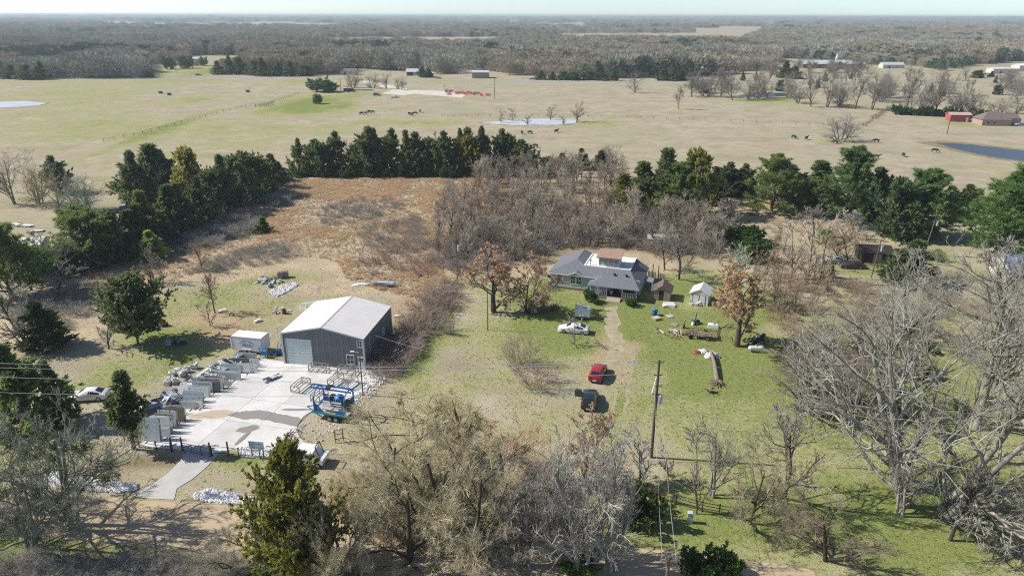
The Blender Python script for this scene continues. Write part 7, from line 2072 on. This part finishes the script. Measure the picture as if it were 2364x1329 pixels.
for k in range(3):
    q = MB().box((-.9, 0, 0), (.1, .06, 1.2)).box((.9, 0, 0), (.1, .06, 1.2)).box((0, 0, .6), (1.9, .06, .1)).box((0, 0, -.6), (1.9, .06, .1)).box((0, 0, 0), (.08, .05, 1.1)).build('frame', m_white, wf)
    q.location = (k * .3, k * .3, .35); q.rotation_euler = (-1.0, 0, .1 * k)
bl = thing('burn_barrel', 'rusty burn barrel among grey rubble left of the workshop', 'barrel', at(656, 724))
MB().cyl((0, 0, 0), (0, 0, .9), .3, n=14).build('drum', mat('rust_red', (.20, .085, .05), (.12, .06, .04), 4, .9), bl, smooth=True)
for z in (.3, .6):
    MB().cyl((0, 0, z - .02), (0, 0, z + .02), .32, n=14).build('hoop', m_ru, bl)
for k in range(18):
    g = at(628 + rr.uniform(0, 46), 716 + rr.uniform(-5, 8))
    tag(MB().box((g.x, g.y, .1), (rr.uniform(.25, .6), rr.uniform(.2, .4), .18), rr.uniform(0, 3)).build('rubble_stone', SL[rr.choice([1, 3, 4, 6])]), 'grey rubble stone lying around the rusty burn barrel', 'stone', 'rubble stones around the burn barrel')
for i, (x, y, lb) in enumerate([(512, 720, 'small white cooler under the upright bare tree'), (594, 743, 'scrap of white sheet on the bare grass left of the workshop'), (918, 732, 'white bucket scrap on the red earth right of the workshop'), (1850, 608, 'white pipes lying beside the brown thicket'), (2340, 205, 'white sheet at the right pasture edge')]):
    g = at(x, y)
    t = thing('white_scrap', lb, 'scrap', g, rr.uniform(0, 1))
    MB().box((0, 0, .18), (.9 if i != 3 else 3.2, .5, .3 if i != 3 else .15)).build('body', m_white, t)
    MB().box((.3, .1, .36 if i != 3 else .3), (.8, .4, .06), .3).build('flap', m_mem, t)
# blue steel racks between trailer and workshop
rk = thing('blue_rack', 'dark blue steel rack frames leaning beside the workshop door', 'rack', at(640, 822), rad(30))
for k in range(4):
    MB().bar((-.3 + k * .35, 0, .05), (.5 + k * .35, .5, 1.9 - k * .3), .08).build('strut', m_bl, rk)
    MB().bar((-.5, k * .35, .35), (1.8, k * .3, .4), .08).build('beam', m_bl, rk)
MB().box((.6, .5, .3), (1.6, .8, .2)).build('tray', m_pipe, rk)
lf = thing('slab_lifter', 'light blue slab lifting cart in front of the enclosed trailer', 'cart', at(602, 826), rad(-10))
m_lb = mat('cart_blue', (.05, .28, .45), (.04, .22, .36), 3, .4)
for x in (0, 1.0):
    MB().bar((x, 0, .3), (x, 0, 1.7), .08).build('upright', m_lb, lf)
    MB().bar((x, 0, .3), (x, .9, .3), .08).build('foot', m_lb, lf)
for z in (.6, 1.1, 1.6):
    MB().bar((.04, 0, z), (.96, 0, z), .07).build('rung', m_lb, lf)
MB().box((.5, .4, .7), (.7, .6, .6)).build('winch_box', m_lb, lf)
for x in (0, 1):
    wheel(lf, x, .9, .18, .1, 1)
ad = thing('pallet_stack', 'stack of white planks lying in front of the lifting cart', 'planks', at(575, 828), rad(-10))
for k in range(5):
    MB().box((0, k * .16 - .3, .15 + (k % 2) * .1), (3.0, .14, .08)).build('plank', m_mem if k % 2 else SL[4], ad)
# neighbour's lot
dt = thing('dark_truck', 'dark pickup parked behind the diagonal cedar belt', 'truck', at(284, 489), rad(20))
MB().prism([(-2.6, .5), (2.5, .5), (2.55, 1.0), (1.3, 1.1), (.9, 1.75), (-.4, 1.75), (-.6, 1.1), (-2.6, 1.1)], 1.9, 'Y', -.95).build('body', paint('truck_dark', (.03, .04, .05)), dt)
MB().box((.25, 0, 1.77), (1.2, 1.6, .03)).build('cab_roof', mat('pale_blue', (.35, .45, .5)), dt)
for x in (-1.6, 1.6):
    for s in (-1, 1):
        wheel(dt, x, s * .9, .4, .26, s)
for i, (x, y) in enumerate([(40, 520), (62, 522), (84, 535)]):
    t = thing('scrap_sheets', 'flat pile of pale and dark sheets on the neighbour lot, %s from the left' % ordinal(i + 1), 'scrap', at(x, y), rr.uniform(0, 3), 'sheet piles on the neighbour lot')
    for k in range(6):
        q = MB().box((0, 0, 0), (2.6, 1.2, .05)).build('sheet', [m_mem, m_post, SL[4]][k % 3], t); q.location = (rr.uniform(-.8, .8), rr.uniform(-.4, .4), .05 + k * .06); q.rotation_euler = (0, 0, rr.uniform(-.4, .4))
for i, (x, y, lb) in enumerate([(1922, 606, 'small pale vehicle under the round brown tree'), (1965, 618, 'dark wrecked vehicle beside the black barn')]):
    car('old_car', lb, at(x, y), rad(175), SEDAN, [paint('car_grey', (.35, .38, .36)), paint('car_brown', (.06, .04, .035))][i], (-1.42, 1.42), .32, (-1.6, -.45, .95), (.38, 1.1), (-1.84, -1.08))
# ------------------------------------------------------------------ far yard machinery, cars, cows
for i, (x, y, c, lb) in enumerate([(870, 221, (.10, .16, .24), 'blue pickup at the near edge of the gravel yard'), (911, 226, (.6, .62, .62), 'white flatbed truck below the gravel yard'), (458, 174.5, (.16, .04, .03), 'red car on the distant highway'), (1228, 184, (.12, .16, .22), 'dark blue car parked beside the highway cedars'), (1242, 185, (.05, .05, .06), 'black car parked beside the highway cedars'), (2350, 221, (.55, .58, .6), 'silver van at the right edge of the pasture'), (2356, 290, (.3, .36, .42), 'blue grey car beside the brown roofed brick house'), (1012, 182, (.5, .2, .15), 'red car in front of the distant white houses')]):
    car('far_car', lb, at(x, y), rad(175 if i % 2 else 5), SUV if i in (0, 5) else SEDAN, paint('far_paint_%d' % i, c), (-1.4, 1.42), .34, (-1.6, -.45, .85), (.38, .95), (-1.84, -1.08) if i not in (0, 5) else (-2.12, -1.76), group='vehicles far off')
m_or = mat('machine_red', (.50, .08, .04), (.42, .06, .03), 2, .5)
for i, (x, y) in enumerate([(1038, 220), (1055, 218), (1064, 217), (1075, 219), (1084, 217), (1093, 219), (1100, 218), (1112, 222), (1127, 222), (1040, 213)]):
    t = thing('hay_rake', 'red farm implement in the far machinery yard, %s from the left' % ordinal(i + 1), 'farm machine', at(x, y), rr.uniform(0, 3), 'red farm implements in the machinery yard')
    MB().bar((-2, 0, .8), (2, 0, .8), .3).build('beam', m_or, t)
    for k in range(3):
        q = MB()
        for j in range(12):
            a, b = j * math.pi / 6, (j + 1) * math.pi / 6
            q.bar((math.cos(a) * .8, 0, math.sin(a) * .8), (math.cos(b) * .8, 0, math.sin(b) * .8), .16)
            q.bar((0, 0, 0), (math.cos(a) * .8, 0, math.sin(a) * .8), .05)
        o = q.build('wheel', m_or, t); o.location = (-1.4 + k * 1.4, .3, .85); o.rotation_euler = (0, 0, .5)
cr = thing('white_tractor', 'white tractor with tall roll frame in the machinery yard', 'tractor', at(1033, 213), rad(5))
MB().prism([(-1.5, .6), (2.2, .6), (2.2, 1.6), (.6, 1.8), (.4, 2.6), (-.9, 2.6), (-1.1, 1.4), (-1.5, 1.3)], 1.3, 'Y', -.65).build('body', m_white, cr)
for x, r_ in ((-.8, .8), (1.6, .5)):
    for s in (-1, 1):
        wheel(cr, x, s * .85, r_, .4, s)
for s in (-1, 1):
    MB().bar((-1.6, s * .9, .6), (-1.6, s * .9, 5.2), .2).build('roll_post', m_blk, cr)
MB().bar((-1.6, -.9, 5.2), (-1.6, .9, 5.2), .2).build('roll_bar', m_blk, cr)
for i, (x, y, lb) in enumerate([(805, 213, 'dark stock trailer with red end near the live oak'), (838, 209, 'row of pale pipe sections beside the gravel track')]):
    t = thing('stock_trailer' if i == 0 else 'pipe_sections', lb, 'trailer' if i == 0 else 'pipes', at(x, y))
    if i == 0:
        MB().box((0, 0, 1.4), (6, 2.2, 1.8)).build('body', m_blk, t)
        MB().box((3.6, 0, 1.1), (1.2, 2.1, 1.6)).build('tail', m_or, t)
        for xx in (-.5, .6):
            for s in (-1, 1):
                wheel(t, xx, s * 1.1, .4, .24, s)
    else:
        for k in range(9):
            MB().cyl((k * 1.3 - 5, 0, .7), (k * 1.3 - 3.8, 0, .7), .65, n=12).build('pipe', m_cream, t)
for i, (x, y) in enumerate([(371, 216), (391, 220), (572, 213)]):
    t = thing('hay_feeder', 'dark cattle feeder in the left pasture, %s from the left' % ordinal(i + 1), 'feeder', at(x, y), 0, 'cattle feeders in the left pasture')
    MB().cyl((0, 0, .1), (0, 0, 1.3), 1.1, n=12).build('hay', m_post, t)
    for k in range(8):
        a = k * math.pi / 4
        MB().bar((math.cos(a) * 1.2, math.sin(a) * 1.2, 0), (math.cos(a) * 1.2, math.sin(a) * 1.2, 1.5), .09).build('bar', m_pipe, t)
# cattle: one continuous skinned body, shared by the herd
def cow_mesh(name, graze):
    hz_ = .35 if graze else 1.35
    J = [((0, 0, 1.05), .36), ((-.55, 0, 1.08), .34), ((-.95, 0, 1.08), .22), ((.5, 0, 1.05), .36), ((.85, 0, 1.1), .25), ((1.25, 0, .75 if graze else 1.35), .16), ((1.5, 0, hz_ + .1 if graze else 1.45), .14), ((1.72, 0, hz_ - .05 if graze else 1.35), .09), ((-1.05, 0, .6), .03), ((-1.05, 0, .3), .03)]
    E_ = [(0, 1), (1, 2), (0, 3), (3, 4), (4, 5), (5, 6), (6, 7), (2, 8), (8, 9)]
    for x, up in ((.62, 3), (-.72, 1)):
        for s in (-.22, .22):
            b = len(J)
            J += [((x, s, .78), .16), ((x + (.02 if up == 3 else -.06), s, .42), .085), ((x, s, .06), .06)]
            E_ += [(up, b), (b, b + 1), (b + 1, b + 2)]
    for s in (-.16, .16):
        b = len(J); J.append(((1.4, s * 1.4, hz_ + .22 if graze else 1.58), .04)); E_.append((6, b))
    me = bpy.data.meshes.new(name); me.from_pydata([j[0] for j in J], E_, [])
    o = bpy.data.objects.new(name, me); COL.objects.link(o)
    o.modifiers.new('skin', 'SKIN'); sv = me.skin_vertices[0].data
    for i, j in enumerate(J):
        sv[i].radius = (j[1], j[1])
    sv[0].use_root = True
    o.modifiers.new('sub', 'SUBSURF').levels = 1
    bpy.context.view_layer.update()
    res = bpy.data.meshes.new_from_object(o.evaluated_get(bpy.context.evaluated_depsgraph_get()))
    bpy.data.objects.remove(o)
    res.polygons.foreach_set('use_smooth', [True] * len(res.polygons))
    return res
m_cow = mat('cow_hide', (.020, .018, .018), (.03, .026, .024), 3, .7)
cms = [cow_mesh('cow_grazing', True), cow_mesh('cow_standing', False)]
for c in cms:
    c.materials.append(m_cow)
cows = [(845, 264), (852, 261), (860, 262), (835, 265, ), (945, 266), (951, 267), (958, 265), (970, 260), (1205, 310), (1224, 309.5), (1284, 307), (1236, 341), (1832, 320), (1861, 323), (1927, 332), (2022, 329), (2022, 366), (2085, 362), (2157, 352)]
near = ['near the green patch, first from the left', 'near the green patch, second from the left', 'near the green patch, third from the left', 'standing apart left of the green patch herd', 'in the middle huddle, first from the left', 'in the middle huddle, second from the left', 'in the middle huddle, third from the left', 'right of the middle huddle', 'below the pale pond, first from the left', 'below the pale pond, second from the left', 'below the pale pond, furthest right', 'just beyond the far cedar row', 'left of the lone oak, first from the left', 'left of the lone oak, second from the left', 'just in front of the lone oak', 'right of the lone oak', 'nearest the tall pine tops', 'between the pines and the blue pond', 'beside the blue pond']
for i, c in enumerate(cows):
    g = at(c[0], c[1])
    o = tag(link('cow', cms[i % 3 == 1]), 'black cow %s' % near[i], 'cow', 'black cattle in the pasture')
    o.location = (g.x, g.y, 0); o.rotation_euler = (0, 0, rr.uniform(0, 6.28)); o.scale = (1.05,) * 3
# ------------------------------------------------------------------ the air: a closed box of thin even haze
hz = MB().box((0, 14900, 23.5), (60000, 31800, 53)).build('haze', None, kind='stuff')
hz['label'] = 'thin pale haze over the far woodland'
hm_ = bpy.data.materials.new('haze'); hm_.use_nodes = True
hn = hm_.node_tree; hn.nodes.clear()
pv = hn.nodes.new('ShaderNodeVolumePrincipled')
pv.inputs['Color'].default_value = (0.82, 0.95, 1.0, 1)
pv.inputs['Density'].default_value = 0.00015
pv.inputs['Anisotropy'].default_value = 0.2
hn.links.new(pv.outputs[0], hn.nodes.new('ShaderNodeOutputMaterial').inputs['Volume'])
hz.data.materials.append(hm_)
